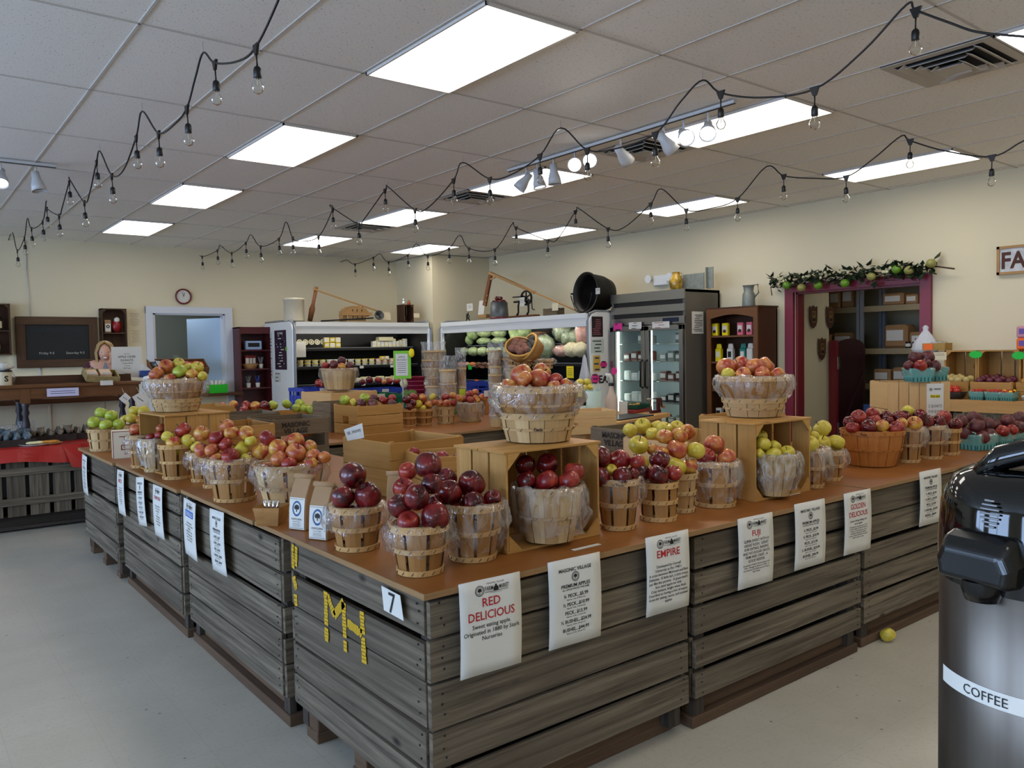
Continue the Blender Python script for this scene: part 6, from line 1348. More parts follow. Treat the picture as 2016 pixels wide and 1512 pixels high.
# shelf right below the service opening with green basket and snack baskets
tag(MB().box((0, 0, 0), (.72, .40, .04)).build('service_shelf', M_dwood, loc=(3.98, YB-.16, hy(440, 776, YB-.3).z)), 'dark shelf board below the service opening', 'shelf')
sh = hy(440, 776, YB-.3).z+.021
e = thing('green_basket', 'bright green plastic basket of paper packets on dark shelf', 'basket', (3.98, YB-.22, sh)); q = MB(); q.box((0, 0, .006), (.24, .18, .012))
for c, s in (((0, -.09, .065), (.26, .01, .13)), ((0, .09, .065), (.26, .01, .13)), ((-.13, 0, .065), (.01, .18, .13)), ((.13, 0, .065), (.01, .18, .13))): q.box(c, s)
q.build('basket', flat('bright_green', '18b21e', .4), e); q = MB()
for k in range(4): q.box((-.08+.05*k, 0, .13), (.04, .12, .12), R=Matrix.Rotation(.2*(k-1), 3, 'Y'))
q.build('paper_packets', M_wt, e)
for k, (u, m_, lb) in enumerate(((322, flat('snack_dark', '2a2430', .4, var=.4, scale=20), 'tilted wicker basket of dark snack bags in the opening'), (378, flat('snack_orange', 'c8401c', .4, var=.4, scale=20), 'tilted wicker basket of orange snack bags in the opening'))):
    p = hy(u, 724, YB-.1); e = thing('snack_basket', lb, 'basket', p); Mt = Matrix.Rotation(.5, 4, 'X'); q = MB(); q.box((0, 0, -.03), (.40, .28, .01), M=Mt)
    for c, s in (((0, -.14, .02), (.42, .015, .11)), ((0, .14, .02), (.42, .015, .11)), ((-.20, 0, .02), (.015, .29, .11)), ((.20, 0, .02), (.015, .29, .11))): q.box(c, s, M=Mt)
    q.build('weave', flat('wicker_brown2', '7c5026', .7, var=.4, scale=60, bmp=.5), e)
    for j in range(5): o = MB().box((0, 0, 0), (.08, .14, .03), R=Matrix.Rotation(.5, 3, 'X')).build('snack_bag', m_, loc=p+Vector((-.14+.07*j, 0, .05+.01*(j % 2))), bev=.01); tag(o, 'crinkled %s snack bag in the tilted basket' % ['dark', 'orange'][k], 'snack bag', '%s snack bags' % ['dark', 'orange'][k])
tag(MB().box((0, 0, 0), (1.1, .5, .6)).build('snack_counter', flat('pale_counter', 'b8b8b0', .6), loc=(3.66, YB+.50, .60)), 'pale counter block inside the service opening', 'counter')

# ---- person behind the table
PX, PY = hy(207, 700, 10.05).x, 10.05
M_skin = flat('skin', 'cf9c80', .45); M_hair = flat('blonde_hair', 'b39058', .45, var=.3, scale=60); M_shirt = flat('grey_shirt', '8a8890', .7); M_sleeve = flat('maroon_cardigan', '4a1822', .7)
def skin(name, J, E_, mat, parent, lev=2):
    me = bpy.data.meshes.new(name); me.from_pydata([(j[0], j[1], j[2]*(1.115 if j[2] > .7 and j[2] < 1.40 else 1)) for j in J], E_, []); me.materials.append(mat); o = bpy.data.objects.new(name, me); COL.objects.link(o); o.parent = parent
    o.modifiers.new('skin', 'SKIN'); 
    if not me.skin_vertices: me.attributes
    lay = me.skin_vertices[0].data if me.skin_vertices else None
    if lay is None: return o
    for k, j in enumerate(J): r = j[3]; lay[k].radius = r if isinstance(r, tuple) else (r, r); lay[k].use_root = (k == 0)
    s = o.modifiers.new('sub', 'SUBSURF'); s.levels = lev; s.render_levels = lev
    for p_ in me.polygons: p_.use_smooth = True
    o.modifiers['skin'].use_smooth_shade = True; return o
e = thing('person', 'smiling person with shoulder-length blonde hair and maroon cardigan behind counter', 'person', (PX, PY, 0), -.20)
J = [(0, 0, .86, (.13, .10)), (0, 0, 1.08, (.12, .09)), (0, 0, 1.26, (.14, .09)), (0, .0, 1.34, (.06, .055)), (0, 0, 1.49, (.045, .045)), (.09, 0, .80, .075), (.10, 0, .45, .055), (.10, .02, .08, .038), (.10, -.10, .04, .035), (-.09, 0, .80, .075), (-.10, 0, .45, .055), (-.10, .02, .08, .038), (-.10, -.10, .04, .035),
     (.17, 0, 1.27, .05), (.22, -.02, 1.04, .04), (.14, -.16, 1.20, .03), (.10, -.18, 1.33, .026), (-.17, 0, 1.27, .05), (-.22, -.03, 1.04, .04), (-.14, -.22, .98, .03), (-.08, -.28, .98, .024)]
EE = [(0, 1), (1, 2), (2, 3), (3, 4), (0, 5), (5, 6), (6, 7), (7, 8), (0, 9), (9, 10), (10, 11), (11, 12), (2, 13), (13, 14), (14, 15), (15, 16), (2, 17), (17, 18), (18, 19), (19, 20)]
body = skin('body', J, EE, M_skin, e)
q = MB(); hc = Vector((0, -.01, 1.545)); vs = []; n, m_ = 24, 18
for i in range(m_+1):
    for k in range(n):
        a = PI*i/m_; b = 2*PI*k/n; z = math.cos(a); s = math.sin(a); jaw = 1-.25*max(0, -z)**1.5; fx, fy = s*math.cos(b)*.074*jaw, s*math.sin(b)*.092*(1-.12*max(0, -z))
        fr = max(0, -math.sin(b))*s; nose = .016*math.exp(-((math.cos(b)/.16)**2))*math.exp(-((z+.10)/.14)**2)*(fr > 0); brow = -.006*math.exp(-((z-.12)/.08)**2)*math.exp(-((abs(math.cos(b))-.4)/.2)**2)*(fr > 0)
        vs.append((hc.x+fx, hc.y+fy-nose-brow, hc.z+z*.115))
q.add(vs, [(i*n+k, (i+1)*n+k, (i+1)*n+(k+1) % n, i*n+(k+1) % n) for i in range(m_) for k in range(n)], None, True); 
for s in (-1, 1): q.sph((s*.075, .0, 1.535), .017, 8, 6, (.4, .8, 1.3))
q.build('head', M_skin, e)
q = MB()
for s in (-1, 1): q.sph((s*.028, -.088, 1.556), .0085, 8, 6, (1.3, .5, .7))
q.build('eyes', flat('eye_dark', '2a1d18', .3), e); q = MB(); q.sph((0, -.091, 1.492), .02, 12, 6, (1.2, .35, .45)); q.build('smile', flat('teeth', 'e8e2da', .3), e); q = MB(); q.tube([(-.03, -.082, 1.503), (-.015, -.095, 1.484), (0, -.099, 1.479), (.015, -.095, 1.484), (.03, -.082, 1.503)], .0035, 6); q.build('lips', flat('lip', 'a04848', .4), e)
q = MB(); n = 26; rows = []
for i in range(13):
    a = .05+i*.13 if i < 8 else 1.0
    z = 1.575+.108*math.cos(a) if i < 8 else 1.60-.045*(i-7)
    rr = math.sin(a)*.098 if i < 8 else .096+.006*math.sin(i)
    rows.append((rr, z))
vs = []
for rr, z in rows:
    for k in range(n+1):
        g_ = .92 if z < 1.615 else .62 if z < 1.645 else .3 if z < 1.665 else 0; b = -PI/2+g_+(2*PI-2*g_)*k/n
        w = 1+.03*math.sin(9*b); vs.append((hc.x+rr*w*math.cos(b)*.98, hc.y+.01+rr*w*math.sin(b)*1.12, z))
q.add(vs, [(i*(n+1)+k, i*(n+1)+k+1, (i+1)*(n+1)+k+1, (i+1)*(n+1)+k) for i in range(len(rows)-1) for k in range(n)], None, True); q.build('hair', M_hair, e, solid=.014)
skin('shirt', [(0, 0, .86, (.15, .115)), (0, 0, 1.08, (.135, .105)), (0, 0, 1.26, (.15, .10)), (0, 0, 1.325, (.085, .07))], [(0, 1), (1, 2), (2, 3)], M_shirt, e, 1)
skin('cardigan', [(.09, .01, 1.10, (.09, .118)), (.11, .01, 1.27, (.075, .095)), (.18, 0, 1.275, .062), (.225, -.02, 1.04, .052), (.15, -.14, 1.17, .042), (.09, .01, .86, (.10, .125))], [(5, 0), (0, 1), (1, 2), (2, 3), (3, 4)], M_sleeve, e, 1)
skin('cardigan', [(-.09, .01, 1.10, (.09, .118)), (-.11, .01, 1.27, (.075, .095)), (-.18, 0, 1.275, .062), (-.225, -.03, 1.04, .052), (-.15, -.20, .985, .042), (-.09, .01, .86, (.10, .125))], [(5, 0), (0, 1), (1, 2), (2, 3), (3, 4)], M_sleeve, e, 1)
skin('trousers', [(0, 0, .90, (.15, .115)), (.09, 0, .78, .095), (.10, 0, .45, .075), (.10, .02, .09, .06), (-.09, 0, .78, .095), (-.10, 0, .45, .075), (-.10, .02, .09, .06)], [(0, 1), (1, 2), (2, 3), (0, 4), (4, 5), (5, 6)], flat('dark_trousers', '1c2030', .8), e, 1)
for hnd, (hx0, hy0, hz0), up_ in (('hand', (.10, -.18, 1.34), 1), ('hand', (-.08, -.28, .98), 0)):
    JJ = [(hx0, hy0, hz0, (.022, .014))]; E2 = []; d = Vector((-.35, -.15, 1)).normalized() if up_ else Vector((.7, -.7, 0)).normalized(); sd = Vector((1, .2, .2)).normalized() if up_ else Vector((.6, .6, 0)).normalized()
    pm = Vector((hx0, hy0, hz0))+d*.055; JJ.append((*pm, (.026, .013))); E2.append((0, 1))
    for k in range(4):
        L = [.058, .068, .064, .05][k]; b0 = pm+sd*(-.027+.018*k); c1 = b0+d*L*.5; c2 = b0+d*L+Vector((0, -.012, 0)); i0 = len(JJ); JJ += [(*b0, .009), (*c1, .0085), (*c2, .007)]; E2 += [(1, i0), (i0, i0+1), (i0+1, i0+2)]
    i0 = len(JJ); t1 = Vector((hx0, hy0, hz0))-sd*.032+d*.02; t2 = t1-sd*.012+d*.035; JJ += [(*t1, .010), (*t2, .0085)]; E2 += [(0, i0), (i0, i0+1)]
    skin(hnd, JJ, E2, M_skin, e, 1)
# ================================================================== string lights
def string(lab, x, U, hang=.10, side=0):
    """U: (u, v, kind) cord points in pixels; kind h = hook at a ceiling bar, j = junction with a bulb, . = plain"""
    t_ = thing('string_lights', lab, 'string lights', (x, 0, CH), group='black festoon strings under the ceiling')
    o = Vector((x, 0, CH)); P = []; K = []
    for u, v, k in U:
        P.append(hx(u, v, x)-o); K.append(k)
    # smooth cord
    path = []
    for i in range(len(P)-1):
        p0, p1, p2, p3 = P[max(i-1, 0)], P[i], P[i+1], P[min(i+2, len(P)-1)]
        for s in range(6):
            t = s/6; path.append(.5*((2*p1)+(p2-p0)*t+(2*p0-5*p1+4*p2-p3)*t*t+(3*p1-p0-3*p2+p3)*t*t*t))
    path.append(P[-1])
    MB().tube(path, .0055, 8).build('cord', M_black, t_)
    hk = MB()
    for p, k in zip(P, K):
        if k == 'h': hk.tube([p, (p.x, p.y, -.002)], .0012, 5)
    hk.each('hook_wire', M_caseg, t_)
    for p, k in zip(P, K):
        if k != 'j': continue
        q = MB(); q.prism([(-.028, .012), (.028, .012), (.009, -.035), (-.009, -.035)], .012, M=Matrix.Translation(p) @ Matrix(((0, 0, 1, 0), (1, 0, 0, 0), (0, 1, 0, 0), (0, 0, 0, 1))), z0=-.006)
        q.tube([p+Vector((0, 0, -.03)), p+Vector((.004, .003, -.085))], .004, 6); q.build('junction', M_black, t_)
        b = p+Vector((.004, .003, -.085)); r = random.Random(int(p.y*77))
        s = MB().lathe([(.009, 0), (.016, -.008), (.018, -.02), (.018, -.05), (.0165, -.052)], 12).build('socket', M_black, t_, loc=b)
        g = MB().lathe([(.013, -.05), (.014, -.062), (.027, -.083), (.029, -.098), (.020, -.116), (.004, -.124), (.0005, -.1245)], 14, cap=False).build('bulb', M_bulb, s)
        MB().tube([(0, .0, -.052), (0, 0, -.085)], .0025, 6).build('filament_stem', M_cream, s)
string('black bulb string on the left, running from top centre to back wall', 1.36, [(640, -190, '.'), (613, -130, 'j'), (575, -80, 'h'), (548, 0, '.'), (504, 92, 'j'), (470, 120, '.'), (423, 124, 'j'), (400, 104, 'h'), (384, 155, '.'), (368, 212, 'j'), (345, 243, '.'), (312, 262, 'j'), (280, 219, 'h'), (268, 270, 'j'), (243, 335, '.'), (220, 345, 'j'), (197, 298, 'h'), (190, 318, 'j'), (177, 378, '.'), (166, 398, 'j'), (137, 353, 'h'), (136, 358, 'j'), (122, 410, '.'), (116, 424, 'j'), (92, 410, 'j'), (91, 396, 'h'), (84, 436, 'j'), (62, 450, 'j'), (54, 430, 'h'), (48, 468, 'j'), (34, 493, 'j'), (24, 457, 'h'), (12, 482, 'j'), (0, 470, 'h')])
string('black bulb string over the middle, passing the spotlight cluster', 3.86, [(2240, 120, '.'), (2120, 80, 'j'), (2016, 72, '.'), (1925, 63, '.'), (1870, 45, '.'), (1803, 20, 'j'), (1785, 9, 'h'), (1700, 100, '.'), (1604, 175, 'j'), (1500, 192, '.'), (1419, 183, 'j'), (1383, 158, 'h'), (1340, 200, '.'), (1290, 263, 'j'), (1215, 292, '.'), (1156, 295, 'j'), (1104, 252, 'h'), (1063, 306, 'j'), (1010, 342, '.'), (964, 352, 'j'), (911, 320, 'h'), (893, 354, 'j'), (845, 407, '.'), (817, 413, 'j'), (764, 368, 'h'), (758, 374, 'j'), (715, 434, '.'), (706, 442, 'j'), (651, 407, 'h'), (655, 412, 'j'), (627, 466, 'j'), (590, 475, '.'), (576, 468, 'j'), (563, 437, 'h'), (549, 470, 'j'), (513, 485, 'j'), (494, 462, 'h'), (484, 478, 'j'), (456, 498, 'j'), (433, 483, 'h'), (428, 493, 'j'), (398, 505, 'j'), (382, 492, '.'), (366, 494, '.')])
string('black bulb string on the right, along the cream wall', 6.21, [(2090, 250, 'h'), (2016, 277, '.'), (1953, 308, 'j'), (1860, 297, '.'), (1792, 277, 'j'), (1774, 268, 'h'), (1720, 312, '.'), (1666, 348, 'j'), (1600, 351, '.'), (1543, 346, 'j'), (1509, 328, 'h'), (1452, 391, 'j'), (1400, 410, '.'), (1351, 413, 'j'), (1302, 372, 'h'), (1281, 401, 'j'), (1230, 447, '.'), (1197, 450, 'j'), (1140, 411, 'h'), (1133, 416, 'j'), (1098, 470, '.'), (1078, 473, 'j'), (1016, 448, 'j'), (1009, 440, 'h'), (974, 491, 'j'), (923, 489, 'j'), (905, 463, 'h'), (884, 489, 'j'), (842, 504, 'j'), (820, 480, 'h'), (803, 502, 'j'), (765, 516, 'j'), (748, 500, 'h'), (735, 507, 'j'), (699, 520, 'j'), (682, 512, 'h'), (668, 517, '.')])
# ================================================================== track lights
M_spotw = flat('spot_white', 'c9c9c9', .35); M_spotglow = emit('spot_glow', (1, .98, .95), 6.)
def track(lab, a, b): 
    q = MB(); q.bar(a, b, .035, .02); q.bar((a[0], a[1], a[2]-.012), (b[0], b[1], b[2]-.012), .008, .006, mi=1); return tag(q.build('light_track', [M_spotw, M_black]), lab, 'light track')
track('white ceiling spotlight track above the centre', (4.5, 3.30, CH-.012), (4.5, 5.75, CH-.012)); track('white ceiling spotlight track at upper left', (-1.5, 7.75, CH-.012), (1.20, 7.75, CH-.012))
def spot(lab, base, aim, on=False, L=.17, e_=30, warm=False):
    t_ = thing('spotlight', lab, 'spotlight', base, group='white track spotlights'); a = Vector(aim).normalized(); MB().tube([(0, 0, 0), (0, 0, -.07)], .008, 8).build('stem', M_spotw, t_)
    R = a.to_track_quat('Z', 'Y').to_matrix().to_4x4(); M = Matrix.Translation((0, 0, -.10)) @ R
    MB().lathe([(.001, -.06), (.03, -.055), (.034, .0), (.052, .06), (.058, L-.06), (.055, L-.06), (.048, .06), (.02, .04)], 20, M=M, cap=False).build('shade', M_spotw, t_)
    b = MB().lathe([(.001, L-.075), (.05, L-.075)], 20, M=M, cap=False).build('lamp', M_spotglow if on else M_bulb, t_)
    if on:
        l = bpy.data.lights.new('spot_beam', 'SPOT'); l.energy = e_; l.spot_size = .8; l.spot_blend = .6; l.color = (1, .86, .68) if warm else (1, .96, .9); l.shadow_soft_size = .05
        lo = bpy.data.objects.new('spot_beam', l); COL.objects.link(lo); lo.parent = t_; lo.location = Vector((0, 0, -.10))+a*(L-.05); lo.rotation_euler = (-a).to_track_quat('Z', 'Y').to_euler()
TZs = CH-.03
def yp(u): return hx(u, 300, 4.5).y
for u, v, lab, aim, on in ((1394, 290, 'dazzling lit spotlight nearest the camera on the centre track', (-.75, -.55, -.75), True), (1346, 300, 'lit spotlight second from the near end of centre track', (-.55, -.7, -.5), True), (1307, 280, 'unlit spotlight beside a bulb, third along the centre track', (.5, -.2, -.6), False), (1222, 300, 'unlit spotlight pointing right in front of the vent', (.8, .1, -.55), False),
        (1160, 318, 'lit round spotlight at right of the cluster', (-.65, -.75, -.2), True), (1132, 330, 'lit round spotlight, second of the cluster', (-.7, -.7, -.2), True), (1090, 335, 'slim unlit spotlight hanging straight down in the cluster', (.05, -.05, -1), False), (1058, 350, 'large lit spotlight facing down at left of the cluster', (.1, -.2, -1), True), (1036, 350, 'unlit spotlight turned away at the far end of cluster', (-.5, .4, -.8), False)):
    y = min(5.7, max(3.4, (hx(u, v, 4.5).y if False else hz(u, 0, 99).y*0+[p for p in [0]][0]))) if False else None
    # find the spot on the track under this image column
    lo_, hi_ = 3.2, 6.2
    for _ in range(30):
        y = (lo_+hi_)/2; w = RC @ np.array([4.5, y, CH-.1-EYE]); uu = 1008+F*w[0]/w[2]
        if uu > u: lo_ = y
        else: hi_ = y
    y = max(3.36, min(5.72, y)); spot(lab, (4.5, y, TZs), aim, on, e_=34, warm=u > 1300)
spot('unlit white spotlight pointing down at right end of left track', (1.05, 7.75, TZs), (.15, -.2, -1), False)
spot('lit spotlight at the left edge of the picture', (.80, 7.75, TZs), (-.1, -.6, -.75), True, e_=30, warm=True)
# ================================================================== right wall: sign, garland, plaques
e = thing('framed_sign', 'wooden framed white FARM sign high on the right wall', 'sign', (XW-.02, 2.75, 2.275)); w, h = .92, .27
q = MB(); q.box((0, 0, 0), (.02, w-.04, h-.04)); q.build('board', flat('distressed_white', 'cfd0d2', .7, var=.25, scale=12), e); q = MB()
for c, s in (((-.005, 0, h/2-.012), (.035, w, .024)), ((-.005, 0, -h/2+.012), (.035, w, .024)), ((-.005, w/2-.012, 0), (.035, .024, h)), ((-.005, -w/2+.012, 0), (.035, .024, h))): q.box(c, s)
q.build('frame', M_oldl, e); q = MB(); text(q, 'FARM', lambda a, b: Vector((-.0115, -a, b)), -.19, 0, .15, .46, bold=.03); q.build('lettering', flat('rust_brown', '4a2418', .7), e)
e = thing('apple_garland', 'leafy garland with green apples over the red doorway', 'garland', (XW-.10, 4.67, 2.25)); r = random.Random(3); M_leaf = flat('garland_leaf', '24361c', .5, var=.4, scale=40); M_flow = flat('cream_blossom', 'cfc8a0', .6)
q = MB(); q.tube([(0, .98-.1*k, .01+.015*math.sin(k*1.7)) for k in range(20)]+[(0, -1.1, -.02)], .008, 6); q.tube([(0, .92, 0), (-.01, .99, -.05), (0, .98, -.15)], .006, 6); q.build('branch', M_stem, e)
q = MB()
for k in range(330):
    c = Vector((r.uniform(-.06, .02), r.uniform(-.92, .98), max(-.08, min(.09, r.gauss(.02, .045))))); d = Vector((r.uniform(-1, 1), r.uniform(-1, 1), r.uniform(-1, 1))).normalized(); s = d.cross(Vector((0, 0, 1))).normalized() if abs(d.z) < .95 else Vector((1, 0, 0)); L = r.uniform(.06, .12); n_ = d.cross(s)*.006
    q.add([c, c+d*L*.4+s*L*.36+n_, c+d*L, c+d*L*.4-s*L*.36+n_, c+d*L*.45-n_], [(0, 1, 4), (1, 2, 4), (2, 3, 4), (3, 0, 4)])
q.build('leaves', M_leaf, e)
q = MB()
for y0 in (.80, .52, .30, .02, -.45):
    for k in range(6): q.sph((-.06+r.uniform(-.02, .02), y0+r.uniform(-.06, .06), .03+r.uniform(-.03, .04)), .018, 8, 5, (.6, 1, 1))
q.build('blossoms', M_flow, e)
for y, z, k in ((.74, -.05, 0), (.55, -.09, 1), (.34, -.08, 0), (.02, -.08, 0), (-.28, -.03, 1), (-.55, .02, 0), (-.68, .0, 1), (-.90, .05, 1)): q = MB(); q.sph((-.06, y, z), .05, 14, 10, (1, 1, .92)); q.build('garland_apple', [flat('garland_green', '5f8a1e', .35), flat('garland_olive', '8f8a4a', .4)][k], e)
def plaque(lab, u, v):
    p = hy(u, v, 5.42); e = thing('wooden_plaque', lab, 'plaque', p); w, h = .165, .28; q = MB()
    pts = [(0, -h/2), (w*.28, -h*.40), (w*.47, -h*.2), (w/2, .05), (w/2, h/2-.01), (w*.3, h/2-.03), (0, h/2), (-w*.3, h/2-.03), (-w/2, h/2-.01), (-w/2, .05), (-w*.47, -h*.2), (-w*.28, -h*.40)]
    q.prism(pts, .016, M=Matrix.Rotation(PI/2, 4, 'X')); q.build('shield', M_dwood, e, bev=.003); q = MB(); q.box((0, -.018, .0), (.075, .003, .14)); q.build('brass_plate', flat('brass_plate', '8a6a3c', .35, .6), e); q = MB(); q.box((0, -.0205, -.035), (.06, .002, .04)); q.box((0, -.0205, .045), (.05, .002, .01)); q.box((0, -.0205, .025), (.04, .002, .01)); q.build('engraving', M_ink, e)
plaque('shield plaque upper left on the passage wall', 1600, 624); plaque('shield plaque upper right on the passage wall', 1633, 624); plaque('shield plaque alone below the other two', 1617, 687)
# store room shelving
SX = 10.3; 
def rack(lab, y0, y1):
    t_ = thing('storage_rack', lab, 'shelving', (SX, (y0+y1)/2, 0)); w = y1-y0
    for z in (.35, .95, 1.42, 1.98): q = MB(); q.box((.3, 0, z), (.6, w, .03)); q.box((0, 0, z-.02), (.02, w, .075)); q.build('shelf', flat('rack_beige', '9c8a68', .6), t_)
    q = MB()
    for y in (-w/2, w/2):
        for x in (0, .6): q.box((x, y, 1.2), (.04, .04, 2.4))
    q.each('upright', M_caseg, t_); return t_
rack('metal storage rack seen left in the store room', 5.6, 7.2); rack('metal storage rack with cartons in the middle of the store room', 4.05, 5.55)
r = random.Random(11); lev = ['bottom', 'low', 'eye-level', 'top']
for zi, z in enumerate((.365, .965, 1.435, 1.995)):
    y = 4.15; n = 0
    while y < 6.6:
        w = r.uniform(.16, .34); h = r.uniform(.12, .34 if zi != 1 else .24); 
        if 5.45 < y+w and y < 5.7: y = 5.7; continue
        pack(Vector((SX+.20, y+w/2, z+.001)), (w-.02, .28, h), M_kraft, 'brown cardboard carton on the %s rack shelf in the store room' % lev[zi], 'cartons on the %s rack shelf' % lev[zi], rz=-PI/2, name='carton', cat='box'); y += w; n += 1
M_jam = flat('jam_dark', '1a0c10', .2)
for k in range(6):
    e = thing('jam_jar', 'dark jam jar with white label in front of the cartons', 'jar', (SX+.03, 4.95-.09*(k % 3)-.55*(k//3), (1.436 if k < 3 else .966)), group='jam jars on the rack'); q = MB(); q.lathe([(.033, 0), (.035, .01), (.035, .075), (.028, .085)], 12); q.build('glass', M_jam, e); q = MB(); q.lathe([(.0355, .02), (.0355, .06)], 12, cap=False); q.build('printed_label', M_wt, e)
tag(MB().box((0, 0, 0), (.5, 1.2, .75)).build('blue_tote', flat('blue_tote', '1c3a70', .5), loc=(SX-.55, 4.5, .38)), 'large blue tote under the shelves in the store room', 'tote')
# white plastic bag dispenser hanging at the doorway
e = thing('bag_roll', 'white plastic bag hanging by the right jamb of red doorway', 'plastic bag', hx(1822, 660, 8.30)); q = MB(); vs = []
for i, (rr, z) in enumerate(((.012, .10), (.03, .08), (.025, .05), (.06, .0), (.10, -.06), (.13, -.14), (.12, -.17), (.001, -.18))):
    for k in range(16): a = 2*PI*k/16; w_ = 1+.12*math.sin(5*a+i); vs.append((rr*.5*w_*math.cos(a), rr*w_*math.sin(a), z))
q.add(vs, [(i*16+k, i*16+(k+1) % 16, (i+1)*16+(k+1) % 16, (i+1)*16+k) for i in range(7) for k in range(16)], None, True); q.build('bag', flat('white_film', 'c8c8cc', .3), e)
# ================================================================== produce stand on the right wall
st = .965; X0 = 7.86
t_ = thing('produce_stand', 'pine produce stand with thick front board at the right', 'stand', (8.15, 2.75, 0)); w = 1.62
q = MB(); q.box((0, 0, st-.01), (.58, w, .02)); q.build('top', M_lightw, t_); q = MB(); q.box((-.29, 0, st-.06), (.02, w, .10)); q.build('front_board', M_lightw, t_)
tag(MB().box((0, 0, 0), (.01, 1.5, .7)).build('shade_sheet', M_board, loc=(8.40, 2.75, .40)), 'dark sheet painted as the shade behind the grey bin boards under the stand', 'backing')  # black sheet set in as painted shade behind the bin boards
e = thing('apple_bin', 'grey vertical-board bin under the pine produce stand', 'wooden bin', (8.13, 2.75, 0)); q = MB()
for k in range(9): q.box((-.26, .70-.175*k, .44), (.018, .14, .80))
for k in range(3): q.box((-.08+.17*k, .77, .44), (.14, .018, .80))
q.build('boards', M_grey, e, bev=.003); q = MB(); q.box((-.245, 0, .25), (.02, 1.56, .06)); q.box((-.245, 0, .65), (.02, 1.56, .06)); q.build('rails', M_grey_l, e)
# tilted display crates: two tiers
for k, yy in enumerate((3.43, 3.09, 2.70, 2.31)):
    e = thing('display_crate', ['upright backing crate behind the pale potatoes, left end', 'upright backing crate behind the red onions', 'upright backing crate behind the yellow onions', 'upright backing crate at the right edge of view'][k], 'crate', (8.33, yy, 1.12), group='upright pine crates along the wall'); w_, h_ = (.30, .375, .375, .375)[k], .30
    q = MB(); q.box((0, w_/2-.008, h_/2), (.24, .014, h_)); q.box((0, -w_/2+.008, h_/2), (.24, .014, h_)); q.box((0, 0, h_-.006), (.24, w_, .012)); q.build('frame', M_crate, e)
    q = MB()
    for j in range(3): q.box((.11, (j-1)*w_*.32, h_/2), (.01, w_*.28, h_-.02))
    q.build('back_slats', M_crate, e)
    q = MB()
    for s in (-1, 1): Y0 = s*(w_/2-.016); q.prism([(Y0, h_-.012), (Y0-s*.05, h_-.012), (Y0, h_-.062)][::-s], .012, M=Matrix(((0, 0, 1, -.12), (1, 0, 0, 0), (0, 1, 0, 0), (0, 0, 0, 1))))
    q.each('corner_block', M_crate, e)
    e = crate(['low crate of pale potatoes', 'low crate of red onions', 'low crate of yellow onions', 'low crate at the right edge of the stand'][k]+' on the produce stand', 8.22, yy, .967, .36, w_-.01, .16, 0, M_crate, text_=('MASONIC|VILLAGE', 'left', 0, .075, .022, M_stencil) if k in (1, 2) else None)
onm = [flat('pale_potato', 'c0aa6c', .6), flat('red_onion', '6a2436', .35, var=.25, scale=12), flat('yellow_onion', 'c08a3c', .35, var=.2, scale=12), MATS['red_onion']]
onl = [('potato', 'pale potato in the left end crate of the stand'), ('red_onion', 'red onion in the crate behind the onion sign'), ('yellow_onion', 'yellow onion in the crate near the right edge'), ('red_onion', 'onion in the rightmost crate at picture edge')]
for k, yy in enumerate((3.43, 3.09, 2.70, 2.31)):
    for j in range(10):
        q = MB(); rr = .036 if k != 2 else .045; q.sph((0, 0, 0), rr, 12, 8, (1, 1, .85)); q.tube([(0, 0, rr*.7), (.004, 0, rr*1.2)], [.006, .003], 6) if k else None
        o = q.build(onl[k][0], onm[k], loc=(8.10+.085*(j//4)+.02*(j % 2), yy+.12-.082*(j % 4) if k else yy+.1-.065*(j % 4), 1.135+.012*(j//4))); o.rotation_euler = (.5*j, .3*j, j); tag(o, onl[k][1], onl[k][0].replace('_', ' '), onl[k][1]+'s')
for k, (u, lab) in enumerate(((1921, 'neon green star price card over the red onions'), (2006, 'neon green star price card over the yellow onions'))): tagcard(lab, hx(u, 698 if k == 0 else 700, 8.19), 'x', .13, .08, M_neong, star=True)
tagcard('cream price card hanging on the left end crate', hx(1850, 701, 8.19), 'x', .13, .075, M_cream, txt='-|-', name='price_card')
e = thing('tray_of_cookies', 'orange labelled tray of tan packets on top of left crate', 'tray', (8.30, hx(1845, 682, 8.30).y, 1.425)); q = MB(); q.box((0, 0, .035), (.16, .22, .07)); q.build('tray', flat('tan_tray', 'a8843c', .6, var=.2, scale=20), e); q = MB(); q.box((-.081, .05, .035), (.003, .09, .06)); q.build('printed_label', M_orange, e); q = MB(); q.sph((0, 0, .07), .07, 12, 6, (.8, 1.3, .3), wob=.3); q.build('plastic_wrap', M_bagm, e)
for k, (m_, lb) in enumerate(((M_orange, 'orange printed box at right edge above the crates'), (flat('pink_box', 'c88a98', .5), 'pink printed box stacked on the orange box'))): pack(Vector((8.28, 2.87, 1.42+.11*k)), (.16, .12, .11), m_, lb, rz=-PI/2, prtm=flat('purple_print', '6a4a9c', .5))
